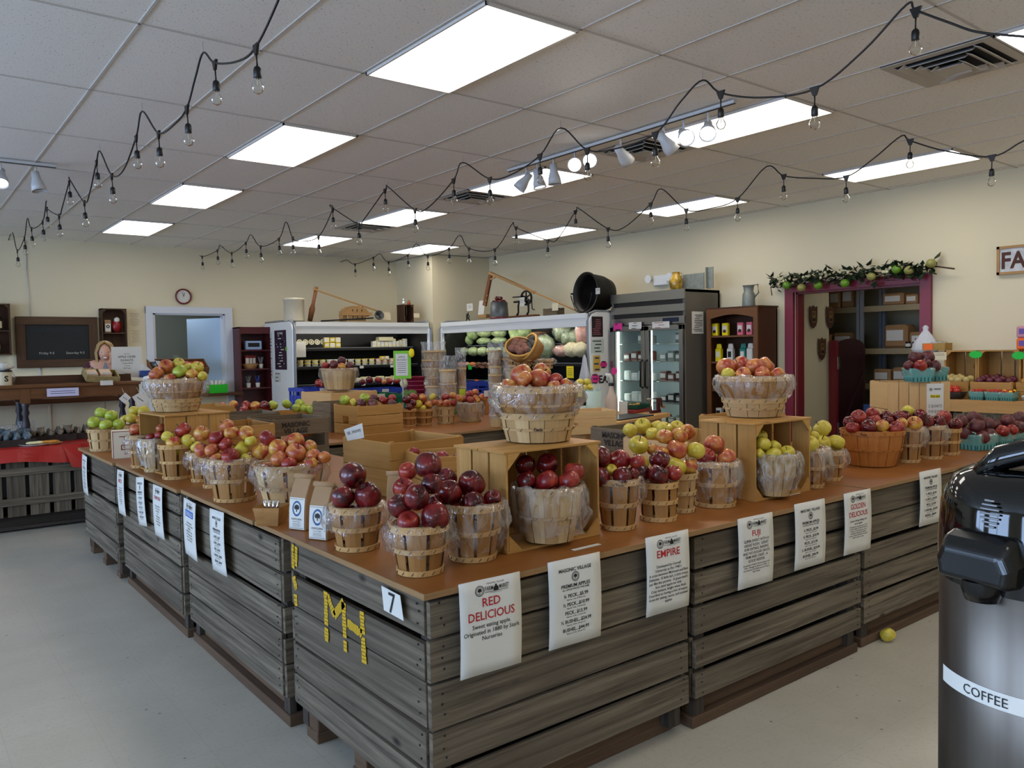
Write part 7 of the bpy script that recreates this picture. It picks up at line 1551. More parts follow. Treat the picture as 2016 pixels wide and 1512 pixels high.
# teal quart boxes
def quart(lab, c, s=.13, h=.085, rz=0, parent=None):
    t_ = thing('berry_box', lab, 'pulp box', c, rz, 'teal pulp quart boxes'); b = s*.42; a = s*.5
    q = MB(); q.quad([(-a, -a, h), (a, -a, h), (b, -b, 0), (-b, -b, 0)]); q.quad([(a, -a, h), (a, a, h), (b, b, 0), (b, -b, 0)]); q.quad([(a, a, h), (-a, a, h), (-b, b, 0), (b, b, 0)]); q.quad([(-a, a, h), (-a, -a, h), (-b, -b, 0), (-b, b, 0)]); q.quad([(-b, b, .002), (b, b, .002), (b, -b, .002), (-b, -b, .002)])
    q.build('box', M_teal, t_, solid=.004); q = MB()
    for k in range(6):
        for sg in (-1, 1): x = (-.4+.16*k)*s; q.box((x, sg*(b+.002+.22*(a-b)), h*.22), (.008, .003, h*.38)); q.box((sg*(b+.002+.22*(a-b)), x, h*.22), (.003, .008, h*.38))
    q.build('vent_slots', flat('teal_shadow', '2a5654', .9), t_)
    q = MB(); n = 28; sq = lambda a_, r_: (max(-r_, min(r_, 1.35*r_*math.cos(a_))), max(-r_, min(r_, 1.35*r_*math.sin(a_)))); vs = []
    for i, (rr, z) in enumerate(((a-.012, h-.01), (a+.004, h+.006), (a+.010, h-.015), (a+.006, h*.45))):
        for k in range(n): x, y = sq(2*PI*k/n, rr+.003*math.sin(k*2.3+i)); vs.append((x, y, z+.004*math.sin(k*1.7)))
    q.add(vs, [(i*n+k, i*n+(k+1) % n, (i+1)*n+(k+1) % n, (i+1)*n+k) for i in range(3) for k in range(n)], None, True); q.build('plastic_liner', M_bag, t_); return t_
QB = []
for k, (u, v, w, lab) in enumerate(((1920, 886, 60, 'teal quart box of dark red apples, nearest the basket row'), (1967, 880, 42, 'teal quart box second from the basket row'), (1997, 875, 36, 'teal quart box third from the basket row'), (2030, 868, 40, 'teal quart box cut by right picture edge'))):
    p = hz(u, v, .802); d = depth(p); p = p+Vector((p.x, p.y, 0)).normalized()*.07; p.z = .802; s = w*d/F*.9; quart(lab, p, min(s, .20), .10, -.35); QB.append(p)
QI = [[(1892, 829, 12, 'V'), (1899, 851, 12, 'V'), (1920, 826, 13, 'V'), (1925, 838, 15, 'V'), (1944, 837, 12, 'V'), (1932, 855, 12, 'V'), (1947, 849, 11, 'V')], [(1961, 838, 11, 'V'), (1973, 846, 12, 'R'), (1984, 830, 13, 'V'), (1992, 845, 11, 'R')], [(2007, 823, 13, 'V'), (2006, 840, 12, 'V')], [(2030, 832, 12, 'R'), (2040, 840, 11, 'R')]]
for k in range(4): apples('in %s teal quart box' % ORD[k], QB[k].xy, .08, QI[k], 'apples in the %s teal quart box' % ORD[k])
for k, (u, v) in enumerate(((1808, 752), (1836, 750))): p = hd(u, v, 6.0 if k == 0 else 6.12); p.z = c3z+.003; quart(['left teal quart box wrapped in film on the upright crate', 'right teal quart box on the upright crate'][k], p, .165, .10, -.72)
apples('on the upright crate', hd(1812, 720, 6.0).xy, .09, [(1801, 703, 11, 'V'), (1827, 702, 12, 'V'), (1814, 719, 12, 'R'), (1790, 719, 9, 'V'), (1836, 718, 11, 'V'), (1825, 716, 9, 'V')], 'apples on the upright crate', dist=6.0)
e = thing('price_sheet', 'white sheet reading 2 quarts for ten dollars on upright crate', 'sign', hd(1841, 787, 5.80), -.72); q = MB(); w, h = .118, .235; q.box((0, 0, 0), (w, .002, h)); q.build('sheet', M_wt, e); q = MB(); rect(q, lambda a, b: Vector((a, -.0015, b)), 0, .025, .07, .022); q.build('highlight', M_yel, e)
q = MB(); fn = lambda a, b: Vector((a, -.0025, b)); logo(q, fn, -.032, .075, .012); text(q, 'FARM MARKET', fn, .015, .078, .012, .05, bold=.02); text(q, 'PEAR SALE', fn, 0, .025, .016, .065, bold=.02); text(q, '2 QUARTS', fn, 0, -.045, .020, .095); text(q, 'FOR $10.00', fn, 0, -.085, .020, .095); q.build('lettering', M_ink, e)
# tomatoes and quart boxes of cherry tomatoes on the stand
M_tom = flat('tomato', 'b8281a', .25)
e = thing('dark_basket', 'dark wicker basket of red tomatoes at left on the stand', 'basket', (7.98, hx(1872, 775, 7.98).y, st)); q = MB(); q.lathe([(.10, 0), (.14, .07), (.135, .07), (.095, .004)], 20); q.build('bowl', M_dkbask, e)
for k in range(9): q = MB(); q.sph((0, 0, 0), .036, 12, 8, (1, 1, .85)); a = k*2.4; rr = .03*math.sqrt(k); tag(q.build('tomato', M_tom, loc=e.location+Vector((rr*math.cos(a), rr*math.sin(a), .075+(.02 if k < 3 else 0)))), 'red tomato in the dark wicker basket', 'tomato', 'tomatoes in dark wicker basket')
for k, u in enumerate((1927, 1958, 1986)):
    y = hx(u, 780, 7.96).y; quart(['teal box of cherry tomatoes left on the stand', 'teal box of cherry tomatoes middle of the stand', 'teal box of yellow tomatoes right on the stand'][k], (7.96, y, st+.001), .125, .075)
    for j in range(12): q = MB(); q.sph((0, 0, 0), .017, 8, 6); tag(q.build('cherry_tomato', M_tom if k < 2 or j % 3 else M_yel, loc=(7.96-.042+.028*(j % 4), y-.03+.03*(j//4), st+.078+.006*(j % 2))), 'cherry tomato in the %s teal box on the stand' % ['left', 'middle', 'right'][k], 'cherry tomato', 'cherry tomatoes in %s box' % ['left', 'middle', 'right'][k])
# ================================================================== paper bags at the corner
def kbag(lab, x, y, rz, w=.085, d=.06, h=.20, label=True, lean=.12):
    t_ = thing('paper_bag', lab, 'paper bag', (x, y, .801), rz, 'kraft paper bags with rolled tops'); q = MB(); sec = []
    for s, zz in ((1, 0), (1, h*.45), (1, h*.66), (.62, h*.86), (.28, h)): sec.append((w/2*(1 if s > .5 else .98), d/2*s, zz, lean*zz*zz/h))
    vs = []
    for a, b, z, l in sec: vs += [(-a, -b+l, z), (a, -b+l, z), (a, b+l, z), (-a, b+l, z)]
    fs = [(0, 3, 2, 1), (16, 17, 18, 19)]
    for i in range(4): fs += [(i*4+k, i*4+(k+1) % 4, i*4+4+(k+1) % 4, i*4+4+k) for k in range(4)]
    q.add(vs, fs); q.build('bag', M_paperbag, t_, bev=.003)
    q = MB(); q.tube([(-w*.56, lean*h-.004, h+.002), (w*.56, lean*h-.004, h+.002)], .011, 10); q.build('rolled_top', M_paperbag, t_)
    if label:
        f = lambda a, b: Vector((a, -d/2+lean*(b+.066)**2/h-.002, b+.066)); q = MB(); n = 5; W2, H2 = w*.46, .062
        vs = []; 
        for j in range(n+1):
            for i in (-1, 1): vs.append(f(i*W2, -H2+2*H2*j/n))
        q.add(vs, [(2*j, 2*j+1, 2*j+3, 2*j+2) for j in range(n)]); q.build('paper_label', M_wt, t_)
        g = lambda a, b: f(a, b)+Vector((0, -.0012, 0)); q = MB(); ring(q, g, 0, .020, .030, .007, sx=.75, n=28); poly(q, g, 0, -.003, .018, [(-.6, -.3), (0, -.45), (.6, -.3), (.3, 0), (-.3, 0)]); q.build('blue_emblem', flat('emblem_blue', '1a4f86', .6), t_)
        q = MB(); g2 = lambda a, b: f(a, b)+Vector((0, -.0018, 0)); poly(q, g2, 0, .022, .030, LOGO_TREE); text(q, 'POPCORN', g2, 0, -.022, .008, .05); text(q, 'Masonic Village', g2, 0, -.032, .004, .045); rect(q, g2, 0, .057, .07, .0012); rect(q, g2, 0, -.057, .07, .0012)
        for k in range(3): rect(q, g2, 0, -.040-.005*k, .04, .001)
        q.build('lettering', M_ink, t_)
p1, p2 = hz(578, 1046, .8), hz(618, 1066, .8)
kbag('left kraft bag with white oval-emblem label at the table edge', p1.x+.045, p1.y+.02, -1.15, h=.205)
kbag('right kraft bag with white oval-emblem label at the table edge', p2.x+.045, p2.y+.02, -1.1, h=.20)
for k, (u, v, dx) in enumerate(((650, 1030, .0), (722, 985, .0), (735, 990, .0), (675, 1000, 0))): pass
kbag('plain kraft bag behind the two labelled bags', 1.50, 3.00, -.75, label=False); kbag('plain kraft bag behind the three dark red apples, left one', 1.62, 2.84, -.7, label=False); kbag('plain kraft bag behind the three dark red apples, right one', 1.72, 2.72, -.65, label=False)
e = thing('small_splint_box', 'small square splint basket holding spoons beside the bags', 'basket', (p1.x-.01, p1.y+.20, .8), -.78); q = MB(); a, b, h = .055, .045, .075
for k in range(4): R = Matrix.Rotation(k*PI/2, 4, 'Z'); q.quad([R @ Vector((-a, -a, h)), R @ Vector((a, -a, h)), R @ Vector((b, -b, 0)), R @ Vector((-b, -b, 0))])
q.quad([(-b, b, .002), (b, b, .002), (b, -b, .002), (-b, -b, .002)]); q.build('box', M_bask, e, solid=.002); q = MB(); q.lathe([(a*1.42, h-.012), (a*1.43, h)], 4, a0=PI/4, cap=False, sm=False); q.build('rim', M_bask, e)
q = MB()
for k in range(4): q.tube([(.01*k-.015, 0, .02), (.02*k-.02, -.02, .10)], [.003, .007], 6)
q.build('spoons', M_chrome, e)
e = thing('ribbon_bow', 'red and white gingham ribbon bow behind the labelled bags', 'bow', hd(612, 924, 3.55)); q = MB(); M_ging = flat('gingham', 'c86a66', .6, var=.5, scale=80)
for s in (-1, 1): q.sph((s*.028, 0, .01), .024, 10, 6, (1.2, .5, .7), wob=.2); q.box((s*.012, -.003, -.03), (.014, .002, .05), R=Matrix.Rotation(s*.3, 3, 'Y'))
q.sph((0, -.004, .005), .01, 8, 6); q.build('ribbon', M_ging, e)
# printed drink box
e = thing('printed_box', 'cream box with red line drawing at the far left end', 'box', (1.285, 6.05, .8), -.15); q = MB(); q.box((0, 0, .095), (.15, .12, .19)); q.build('carton', flat('cream_box', 'd8ccb4', .5), e)
q = MB(); M_rl = flat('red_line', '8a2418', .6); fn = lambda a, b: Vector((a, -.0615, b)); pts = [(-.03, .15), (.0, .15), (.0, .12), (.03, .12), (.03, .09), (-.02, .09), (-.02, .06), (.04, .06), (.04, .03), (.0, .03)]
for a, b_ in zip(pts, pts[1:]): rect(q, fn, (a[0]+b_[0])/2, (a[1]+b_[1])/2, abs(a[0]-b_[0])+.006, abs(a[1]-b_[1])+.006)
rect(q, fn, 0, .185, .15, .004); rect(q, fn, -.073, .095, .004, .19); rect(q, fn, .073, .095, .004, .19); q.build('red_drawing', M_rl, e)
# ================================================================== coffee airpot, front right
ac = hd(2065, 1200, .70); ax_, ay_ = ac.x, ac.y; zb_ = 1.032
m_, t, b = nt('airpot_steel', .33, .5, 1.); nz = noise(t, coords(t, 'Object', (60, 60, .6)), 1, 2); t.links.new(mix(t, '4e4740', '6e665d', nz), b.inputs['Base Color']); b.inputs['Anisotropic'].default_value = .6
M_gl = flat('gloss_black', '050505', .06, spec=.6); M_mb = flat('matt_black_plastic', '0a0a0a', .22); rr = .085
def airpot(lab, x, y, first):
    e = thing('airpot', lab, 'airpot', (x, y, zb_), math.atan2(-y, -x)+PI/2)
    MB().lathe([(rr, .0), (rr, .262), (rr-.003, .266)], 64).build('steel_body', m_, e); MB().lathe([(rr+.002, -.0), (rr+.003, .012), (rr, .014)], 48).build('base_ring', M_black, e)
    MB().lathe([(rr+.001, .260), (rr+.0015, .29), (rr-.001, .325), (rr-.004, .338), (rr-.012, .350), (rr-.026, .357), (.02, .360), (.001, .360)], 64).build('black_top', M_gl, e)
    Ms = Matrix.Rotation(-.54, 4, 'Z'); q = MB()
    secs = [(-rr+.02, .306, .026, .272), (-rr-.002, .311, .034, .270), (-rr-.014, .306, .034, .270), (-rr-.021, .297, .029, .272)]; vs = []
    for yy, zt2, hw, zb2 in secs: vs += [Ms @ Vector(v) for v in ((-hw*.8, yy, zt2), (hw*.8, yy, zt2), (hw, yy, (zt2+zb2)/2), (hw*.92, yy, zb2), (-hw*.92, yy, zb2), (-hw, yy, (zt2+zb2)/2))]
    q.add(vs, [(0, 1, 2, 3, 4, 5)]+[(i*6+k, i*6+6+k, i*6+6+(k+1) % 6, i*6+(k+1) % 6) for i in range(3) for k in range(6)]+[(18, 23, 22, 21, 20, 19)])
    o = q.build('spout_block', M_mb, e, bev=.009); o.modifiers['bevel'].segments = 5
    q = MB(); q.lathe([(.017, .272), (.016, .264), (.013, .255), (.001, .255)], 20, c=tuple(Ms @ Vector((.0, -rr-.004, 0)))); q.build('nozzle', M_mb, e)
    q = MB()
    for k in range(7):
        w = .016*math.cos((k-3)*.36); q.tube([(math.sin(-.50-w/rr*.5*s)*(rr+.001), -math.cos(-.50-w/rr*.5*s)*(rr+.001), .316+k*.0036) for s in (-1, -.5, 0, .5, 1)], .0009, 5)
    q.build('vent_ribs', M_caseg, e)
    q = MB(); q.tube([(-.050, -.030, .352), (-.035, -.032, .368), (.0, -.03, .380), (.05, -.03, .382), (.085, -.03, .37)], [.009, .011, .012, .012, .010], 10); q.build('carry_handle', M_gl, e)
    if first:
        q = MB(); q.lathe([(rr+.0006, .166), (rr+.0006, .1805)], 40, cap=False, ang=1.15, a0=-PI/2-.60-.55); q.build('paper_label', M_wt, e)
        q = MB(); text(q, 'COFFEE', lambda a, b: Vector(((rr+.0012)*math.sin(a/rr), -(rr+.0012)*math.cos(a/rr), .1732+b)), -.0465, 0, .0080); q.build('lettering', M_ink, e)
    else:
        q = MB(); q.tube([(-.10, -.03, .392), (-.06, -.03, .400), (0, -.03, .385), (.05, -.02, .36)], [.006, .016, .018, .012], 12); q.build('pump_lever', M_mb, e); q = MB(); q.tube([(-.102, -.035, .398), (-.06, -.035, .412), (0, -.035, .402)], [.004, .007, .006], 8); q.build('chrome_strip', M_chrome, e)
    return e
e = airpot('brushed steel coffee airpot with glossy black top, right foreground', ax_, ay_, True); T1z = e.rotation_euler.z; u2 = hd(2215, 1200, .95); airpot('second airpot at the right edge, only its chrome-topped black lever in view', u2.x, u2.y, False)
t_ = thing('coffee_stand', 'small table carrying the coffee airpots, below the picture', 'table', (ax_, ay_, 0), T1z); q = MB(); q.box((.17, .08, zb_-.016), (.52, .50, .03)); q.build('tabletop', M_dwood, t_)
for a in (-1, 1):
    for b_ in (-1, 1): MB().box((a*.21+.17, b_*.20+.08, (zb_-.031)/2), (.05, .05, zb_-.031)).build('leg', M_dwood, t_)
# ================================================================== far plastic crates
def pcrate(lab, x, y, z, w, d, h, m_, rz=0, tag_=True):
    t_ = thing('plastic_crate', lab, 'plastic crate', (x, y, z), rz, 'plastic produce crates'); q = MB(); q.box((0, 0, .006), (w, d, .012))
    for s in (-1, 1):
        for zc, hh in ((h-.02, .04), (h*.5, .02), (.02, .04)): q.box((0, s*(d/2-.006), zc), (w, .014, hh)); q.box((s*(w/2-.006), 0, zc), (.014, d, hh))
        for k in range(5): q.box((-w/2+.02+(w-.04)*k/4, s*(d/2-.008), h/2), (.022, .01, h-.02)); q.box((s*(w/2-.008), -d/2+.02+(d-.04)*k/4, h/2), (.01, .022, h-.02))
        q.box((-w*.25, s*(d/2-.01), h*.75), (w*.38, .006, h*.34)); q.box((w*.28, s*(d/2-.01), h*.3), (w*.38, .006, h*.34))
        q.box((s*(w/2-.01), 0, h*.5), (.006, d*.9, h*.85))
    q.build('shell', m_, t_)
    if tag_: q = MB(); q.box((.05, -d/2-.004, h-.02), (.09, .003, .035)); q.build('paper_tag', M_wt, t_)
    return t_
gy = 7.72
g1, g2, g3 = hy(735, 775, gy), hy(800, 775, gy), hy(862, 775, gy)
pcrate('green plastic crate at left, under the blue one by the chiller', g1.x+.06, 7.95, .8, .50, .40, .25, M_greenp); pcrate('green plastic crate in the middle with paper tag', g2.x+.05, 7.62, .8, .40, .38, .24, M_greenp, .1); pcrate('green plastic crate at right with squashes', g3.x+.12, 7.60, .8, .46, .38, .24, M_greenp, .1)
pcrate('dark blue plastic crate full of apples behind the green crates', hy(745, 752, 8.6).x, 8.75, .80, .75, .45, .26, M_bluep)
pcrate('blue plastic crate right of the green crates, upper', hy(930, 760, 7.9).x, 7.98, .96, .60, .40, .16, M_bluep, tag_=False); pcrate('blue plastic crate right of the green crates, lower', hy(932, 770, 7.9).x, 7.98, .80, .60, .40, .155, M_bluep)
pcrate('tall blue plastic crate left of the pine crate before the chiller', hy(617, 790, 8.4).x, 8.45, .0, .36, .42, 1.12, M_bluep)
top_('plywood_top', 'plywood top far back below the dark blue crate', 3.70, 5.6, 8.45, 9.2); 
bin_('weathered bin far back below the dark blue crate', 3.75, 4.3, 8.47, 9.18); bin_('weathered bin behind the green crates', 4.32, 5.55, 8.47, 9.18)
apples('in dark blue crate', (hy(745, 752, 8.6).x, 8.75), .25, [(727, 748, 7, 'D'), (745, 748, 7, 'R'), (766, 750, 7, 'R'), (781, 750, 6, 'R'), (756, 752, 5, 'E'), (713, 752, 6, 'D')], 'apples in the dark blue crate'); apples('in tall blue crate', (hy(617, 790, 8.4).x, 8.45), .12, [(628, 754, 8, 'R'), (636, 757, 6, 'R')], 'apples in the tall blue crate')
M_squash = flat('green_squash', '5c7a30', .5, var=.3, scale=15)
for k, (u, v) in enumerate(((797, 755), (800, 776), (813, 775), (840, 753), (858, 766), (868, 765))):
    p = hd(u, v, 8.55 if v < 770 else 8.5); q = MB(); q.sph((0, 0, 0), .055, 12, 8, (1, 1, .9), wob=.08); tag(q.build('gourd', [M_squash, M_cau][k in (3, 0)], loc=p), 'small %s gourd in the %s green crate, %s' % (['pale', 'green', 'green', 'pale', 'green', 'green'][k], 'middle' if k < 3 else 'right', ['on top', 'lower left', 'lower right', 'on top', 'lower left', 'lower right'][k]), 'gourd')
# lime framed sign
e = thing('lime_sign', 'lime green board with white APPLE SECONDS sheet on a stand', 'sign', hd(792, 718, 8.3), -.66); w, h = .18, .29; q = MB(); q.box((0, 0, 0), (w, .008, h)); q.build('board', M_lime, e); q = MB(); q.box((-.005, -.005, 0), (w*.70, .002, h*.78)); q.build('sheet', M_wt, e); q = MB(); fn = lambda a, b: Vector((a-.005, -.0075, b)); text(q, 'APPLE', fn, 0, .08, .018, .09); text(q, 'SECONDS', fn, 0, .05, .016, .10)
for k in range(6): rect(q, fn, 0, .02-.02*k, .09, .004)
q.build('lettering', M_ink, e); q = MB(); q.sph((.10, -.01, .12), .035, 12, 8, (.8, .5, 1.3), wob=.1); q.build('yellow_apple_cutout', M_yel, e); q = MB(); q.tube([(0, .01, -h/2), (0, .01, -.62)], .008, 6); q.build('post', M_caseg, e)
# stack of red buckets
b0 = hd(822, 762, 8.6); t_ = None
for k in range(6):
    e = thing('red_bucket', 'dark pink bucket in the nested stack behind lime sign', 'bucket', (b0.x, b0.y, .80+.045*k), group='nested dark pink buckets'); q = MB(); q.lathe([(.10, 0), (.125, .20), (.132, .20), (.132, .212), (.122, .212), (.098, .004)], 24); q.build('pail', flat('bucket_pink', '8c1f3c', .4), e)
# stacks of empty wrapped baskets
def stack(lab, u, vb, vt, r_px, dist, n, top_w=1.0, extra=''):
    p = hd(u, vb, dist); x, y, z0 = p.x, p.y, .802; r = r_px*dist/F; z1 = hd(u, vt, dist).z; e = None; dz = (z1-z0)/n
    for k in range(n):
        t_ = thing('empty_basket', '%s, %s from the bottom' % (lab, (ORD+['thirteenth', 'fourteenth'])[k]), 'basket', (x+.006*math.sin(k*2.1), y+.006*math.cos(k*1.7), z0+dz*k), k*.7, 'nested empty baskets '+lab)
        q = MB(); q.lathe([(r*.74, 0), (r*.98, dz*1.6), (r*.96, dz*1.6), (r*.72, .003)], 20, sm=False); q.build('staves', M_bask if k % 2 else M_bask_p, t_); q = MB(); q.lathe([(r*.98, dz*1.5-.014), (r*1.02, dz*1.5-.014), (r*1.02, dz*1.5+.004), (r*.97, dz*1.5+.004)], 20, cap=False); q.build('rim_hoop', M_bask_p, t_)
    q = MB(); J = n*2; N_ = 24; vs = []
    for j in range(J+1):
        for k in range(N_): a = 2*PI*k/N_; w = 1.04+.05*math.sin(j*2.4+a*2)+.03*math.sin(7*a+j); vs.append((x+r*w*math.cos(a), y+r*w*math.sin(a), z0+dz*1.0+(z1-z0+dz*.6)*j/J))
    q.add(vs, [(j*N_+k, j*N_+(k+1) % N_, (j+1)*N_+(k+1) % N_, (j+1)*N_+k) for j in range(J) for k in range(N_)], None, True); tag(q.build('plastic_sleeve', M_bagm), 'clear crumpled plastic sleeve around the '+lab, 'plastic wrap')
stack('tall wrapped basket stack behind green crates', 855, 762, 700, 23, 8.6, 7); stack('short wrapped basket stack right of tall one', 882, 770, 742, 17, 8.5, 3); stack('pale small basket stack by the blue crates', 908, 765, 744, 10, 8.6, 2)
stack('left basket stack behind the centre pile', 978, 812, 698, 15, 7.3, 9); stack('wide basket stack behind the centre pile', 1013, 800, 716, 23, 7.3, 6)
def flatb(lab, u, v, dist, r_px, h_px, m_=None): p = hd(u, v, dist); r = r_px*dist/F; basket(lab, p.x, p.y, p.z, r*.85, r, h_px*dist/F, style='slat', mat=m_ or M_bask, bag=1)
flatb('basket on top of the wide stack behind centre pile', 1022, 722, 7.25, 26, 25); flatb('empty basket with red end lying right of the wide stack', 1068, 726, 7.3, 22, 19); 
# produce bits to the right of the centre pile
e = thing('wrapped_pine_box', 'pale box wrapped in milky plastic behind the centre pile', 'box', hd(1095, 755, 7.2), -.3); e.location.z = .8; q = MB(); q.box((0, 0, .20), (.24, .2, .40)); q.build('box', M_bask, e); q = MB(); q.box((0, 0, .30), (.25, .21, .24)); q.build('plastic_wrap', M_bagm, e)
crate('pine crate of yellow apples beside the cup of ladles', hd(1148, 790, 6.7).x, hd(1148, 790, 6.7).y, .80, .46, .34, .19, -.4, M_crate2); apples('in crate beside the ladles', hd(1148, 760, 6.7).xy, .12, [(1142, 753, 8, 'Y'), (1155, 752, 8, 'Y'), (1137, 758, 7, 'Y'), (1150, 763, 7, 'Y'), (1162, 762, 6, 'Y')], 'yellow apples in crate beside ladles', dist=6.7)
# work table with the peeling tools
q0, q1, q2 = hz(1160, 838, .84), hz(1314, 813, .84), hz(1130, 822, .84)
cen = (hz(1158, 842, .84)+hz(1312, 813, .84))/2; dx = (hz(1312, 813, .84)-hz(1158, 842, .84)); an = math.atan2(dx.y, dx.x); wl = min(dx.length, 1.7); nrm = Vector((-math.sin(an), math.cos(an), 0)); cc = cen+nrm*.42
t_ = thing('work_table', 'wooden work table with thick edge carrying the apple peeler', 'table', (cc.x, cc.y, 0), an); q = MB(); q.box((.05, 0, .815), (wl+.1, .84, .04)); q.build('tabletop', M_lightw, t_, bev=.003); q = MB(); q.box((0, 0, .765), (wl-.06, .76, .06)); q.build('apron', M_lightw, t_)
for a in (-1, 1):
    for b_ in (-1, 1): MB().box((a*(wl/2-.08), b_*.34, .37), (.07, .07, .74)).build('leg', M_lightw, t_)
WT = .836
def onw(u, v, z=WT): return hz(u, v, z)
e = thing('cutting_board', 'large dark grey slate board on the work table', 'board', onw(1228, 822), an-.1); q = MB(); q.box((0, 0, .006), (.62, .30, .012)); q.build('board', flat('slate_board', '2e2e32', .35), e)
p = onw(1176, 816, WT+.012); e = thing('plastic_cup_stack', 'stack of translucent white cups filled with plastic spoons', 'cups', p+Vector((0, .05, 0))); d = depth(p); r1 = 16*d/F; h1 = 46*d/F
q = MB(); q.lathe([(r1*.75, 0), (r1*.95, h1*.45), (r1*.9, h1*.46), (r1, h1), (r1*.96, h1), (r1*.7, .005)], 24); q.build('cups', flat('frosted_cup', 'c4dcd4', .35), e)
q = MB(); r = random.Random(4)
for k in range(16): a = r.uniform(0, 6.28); q.tube([(.3*r1*math.cos(a), .3*r1*math.sin(a), h1*.6), (.85*r1*math.cos(a), .85*r1*math.sin(a), h1*1.02+r.uniform(0, .04))], .006, 5)
q.build('spoons', flat('clear_spoon', 'a8c8c0', .2), e)
p = onw(1155, 820, WT); e = thing('paper_cup', 'small white cup left of the stacked cups', 'cup', p+Vector((0, .05, 0))); q = MB(); q.lathe([(.028, 0), (.034, .10), (.03, .10)], 16); q.build('cup', flat('white_cup', 'cfe0da', .4), e)
p = onw(1211, 813, WT+.012); d = depth(p); e = thing('spray_bottle', 'clear spray bottle with white trigger head', 'spray bottle', p+Vector((0, .05, 0)), -.6); s = d/F
q = MB(); q.lathe([(12*s, 0), (12.5*s, 28*s), (8*s, 36*s), (5*s, 46*s), (5*s, 54*s)], 20); q.build('bottle', flat('frosted_bottle', 'cdb9ac', .3), e); q = MB(); q.lathe([(5.5*s, 53*s), (5.5*s, 59*s)], 14); q.build('collar', M_black, e); q = MB(); q.tube([(0, 0, 58*s), (0, 0, 68*s), (-3*s, 0, 74*s), (-12*s, 0, 76*s)], [4*s, 4*s, 4.5*s, 2.5*s], 10); q.tube([(-7*s, 0, 72*s), (-9*s, 0, 64*s)], 1.5*s, 6); q.build('trigger_head', M_wt, e)
p = onw(1246, 812, WT); e = thing('green_tray', 'dark green tray of sliced apples on the work table', 'tray', p+Vector((.1, .06, .045)), an); q = MB(); q.box((0, 0, .0), (.34, .2, .012)); 
for c, s_ in (((0, -.1, .015), (.35, .01, .04)), ((0, .1, .015), (.35, .01, .04)), ((-.17, 0, .015), (.01, .2, .04)), ((.17, 0, .015), (.01, .2, .04))): q.box(c, s_)
q.build('tray', flat('tray_green', '0f4a38', .35), e); q = MB()
for k in range(9): q.sph((-.12+.03*k, .02*math.sin(k), .03), .025, 8, 6, (1.2, .6, .5))
q.build('apple_slices', flat('apple_slice', 'c8a85c', .5, var=.4, scale=25), e)
e = thing('folded_towel', 'red and white striped strip beneath the green tray', 'towel', onw(1246, 813)+Vector((.09, .05, .004)), an); q = MB(); q.box((0, 0, .014), (.36, .16, .03)); q.build('cloth', flat('red_stripe', 'a83a38', .6, var=.5, scale=60), e)
e = thing('hand_peeler', 'dark red cast crank apple peeler clamped on the work table', 'apple peeler', onw(1290, 813), an-.12); M_cast = flat('cast_red', '4a1414', .35); sc_ = depth(onw(1290, 813))/F
q = MB(); q.box((0, 0, 3*sc_), (34*sc_, 6*sc_, 6*sc_)); q.box((12*sc_, 0, 16*sc_), (7*sc_, 5*sc_, 26*sc_)); q.tube([(18*sc_, 0, 28*sc_), (24*sc_, 0, 26*sc_), (24*sc_, 0, 12*sc_), (27*sc_, 0, 11*sc_)], 1.8*sc_, 8); q.lathe([(3*sc_, 0), (4*sc_, 4*sc_), (4*sc_, 8*sc_)], 12, M=Matrix.Translation((12*sc_, 0, 26*sc_)) @ Matrix.Rotation(PI/2, 4, 'Y')); q.build('cast_frame', M_cast, e)
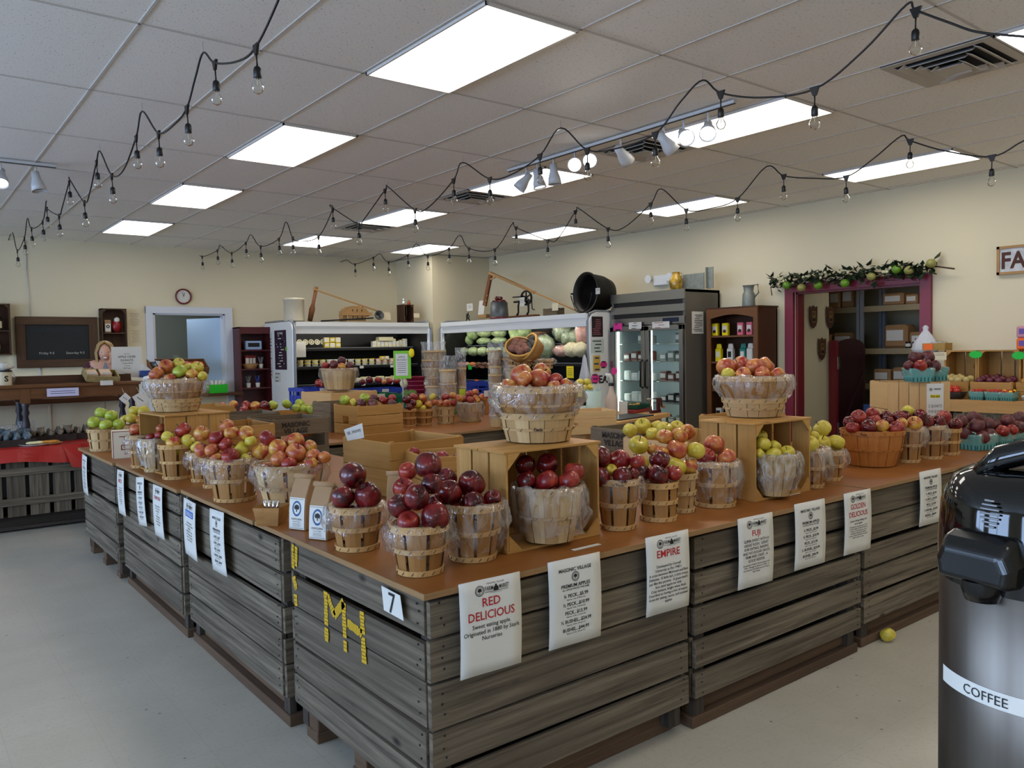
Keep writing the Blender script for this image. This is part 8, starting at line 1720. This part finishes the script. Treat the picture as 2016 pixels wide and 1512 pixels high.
q = MB(); q.tube([(-30*sc_, 0, 29*sc_), (16*sc_, 0, 28*sc_)], 1.2*sc_, 8); q.tube([(-26*sc_, 0, 29*sc_), (-18*sc_, 0, 24*sc_), (-16*sc_, 0, 6*sc_)], 1*sc_, 6); q.tube([(-22*sc_, 2*sc_, 30*sc_), (-14*sc_, 2*sc_, 22*sc_), (-12*sc_, 0, 6*sc_)], 1*sc_, 6); q.build('screw_shaft', M_chrome, e); q = MB(); q.tube([(27*sc_, 0, 11*sc_), (34*sc_, 0, 10*sc_)], [2.6*sc_, 3.2*sc_], 10); q.build('wooden_grip', M_oldl, e)
e = thing('pink_star_card', 'hot pink star card standing behind the spray bottle', 'sign', Vector((*(onw(1217, 815)+Vector((0, .05, 0))).xy, 1.27)), -.5); q = MB(); n = 12; q.prism([(.035*(1 if k % 2 else .72)*math.cos(PI*k/n), .045*(1 if k % 2 else .72)*math.sin(PI*k/n)) for k in range(2*n)], .002, M=Matrix.Rotation(PI/2, 4, 'X')); q.build('card', M_pink, e); q = MB(); q.tube([(0, .003, -.03), (-.02, .003, -.43)], .003, 6); q.build('stick', M_ink, e)
tag(MB().box((0, 0, 0), (.002, .09, .13), R=Matrix.Rotation(.5, 3, 'Z')).build('white_card', M_wt, loc=onw(1234, 816)+Vector((0, .05, .066))), 'white card standing right of the spray bottle', 'card')
tagcard('small yellow-green price card in front of the blue crates', hd(910, 772, 8.0), 'y', .07, .06, flat('lime_yellow', 'b8c82a', .6)); tagcard('small white price card above the last back row basket', hd(957, 775, 7.9), 'y', .05, .06, M_wt)
e = thing('white_plastic_bag', 'white plastic bag hanging at the right end of vegetable chiller', 'plastic bag', hx(1151, 728, C2X-.06)); q = MB(); vs = []
for i, (rr, z) in enumerate(((.01, .20), (.03, .16), (.05, .06), (.09, -.04), (.10, -.12), (.08, -.17), (.001, -.18))):
    for k in range(14): a = 2*PI*k/14; w_ = 1+.15*math.sin(4*a+i); vs.append((rr*.45*w_*math.cos(a), rr*w_*math.sin(a), z))
q.add(vs, [(i*14+k, i*14+(k+1) % 14, (i+1)*14+(k+1) % 14, (i+1)*14+k) for i in range(6) for k in range(14)], None, True); q.build('bag', MATS['white_film'], e)
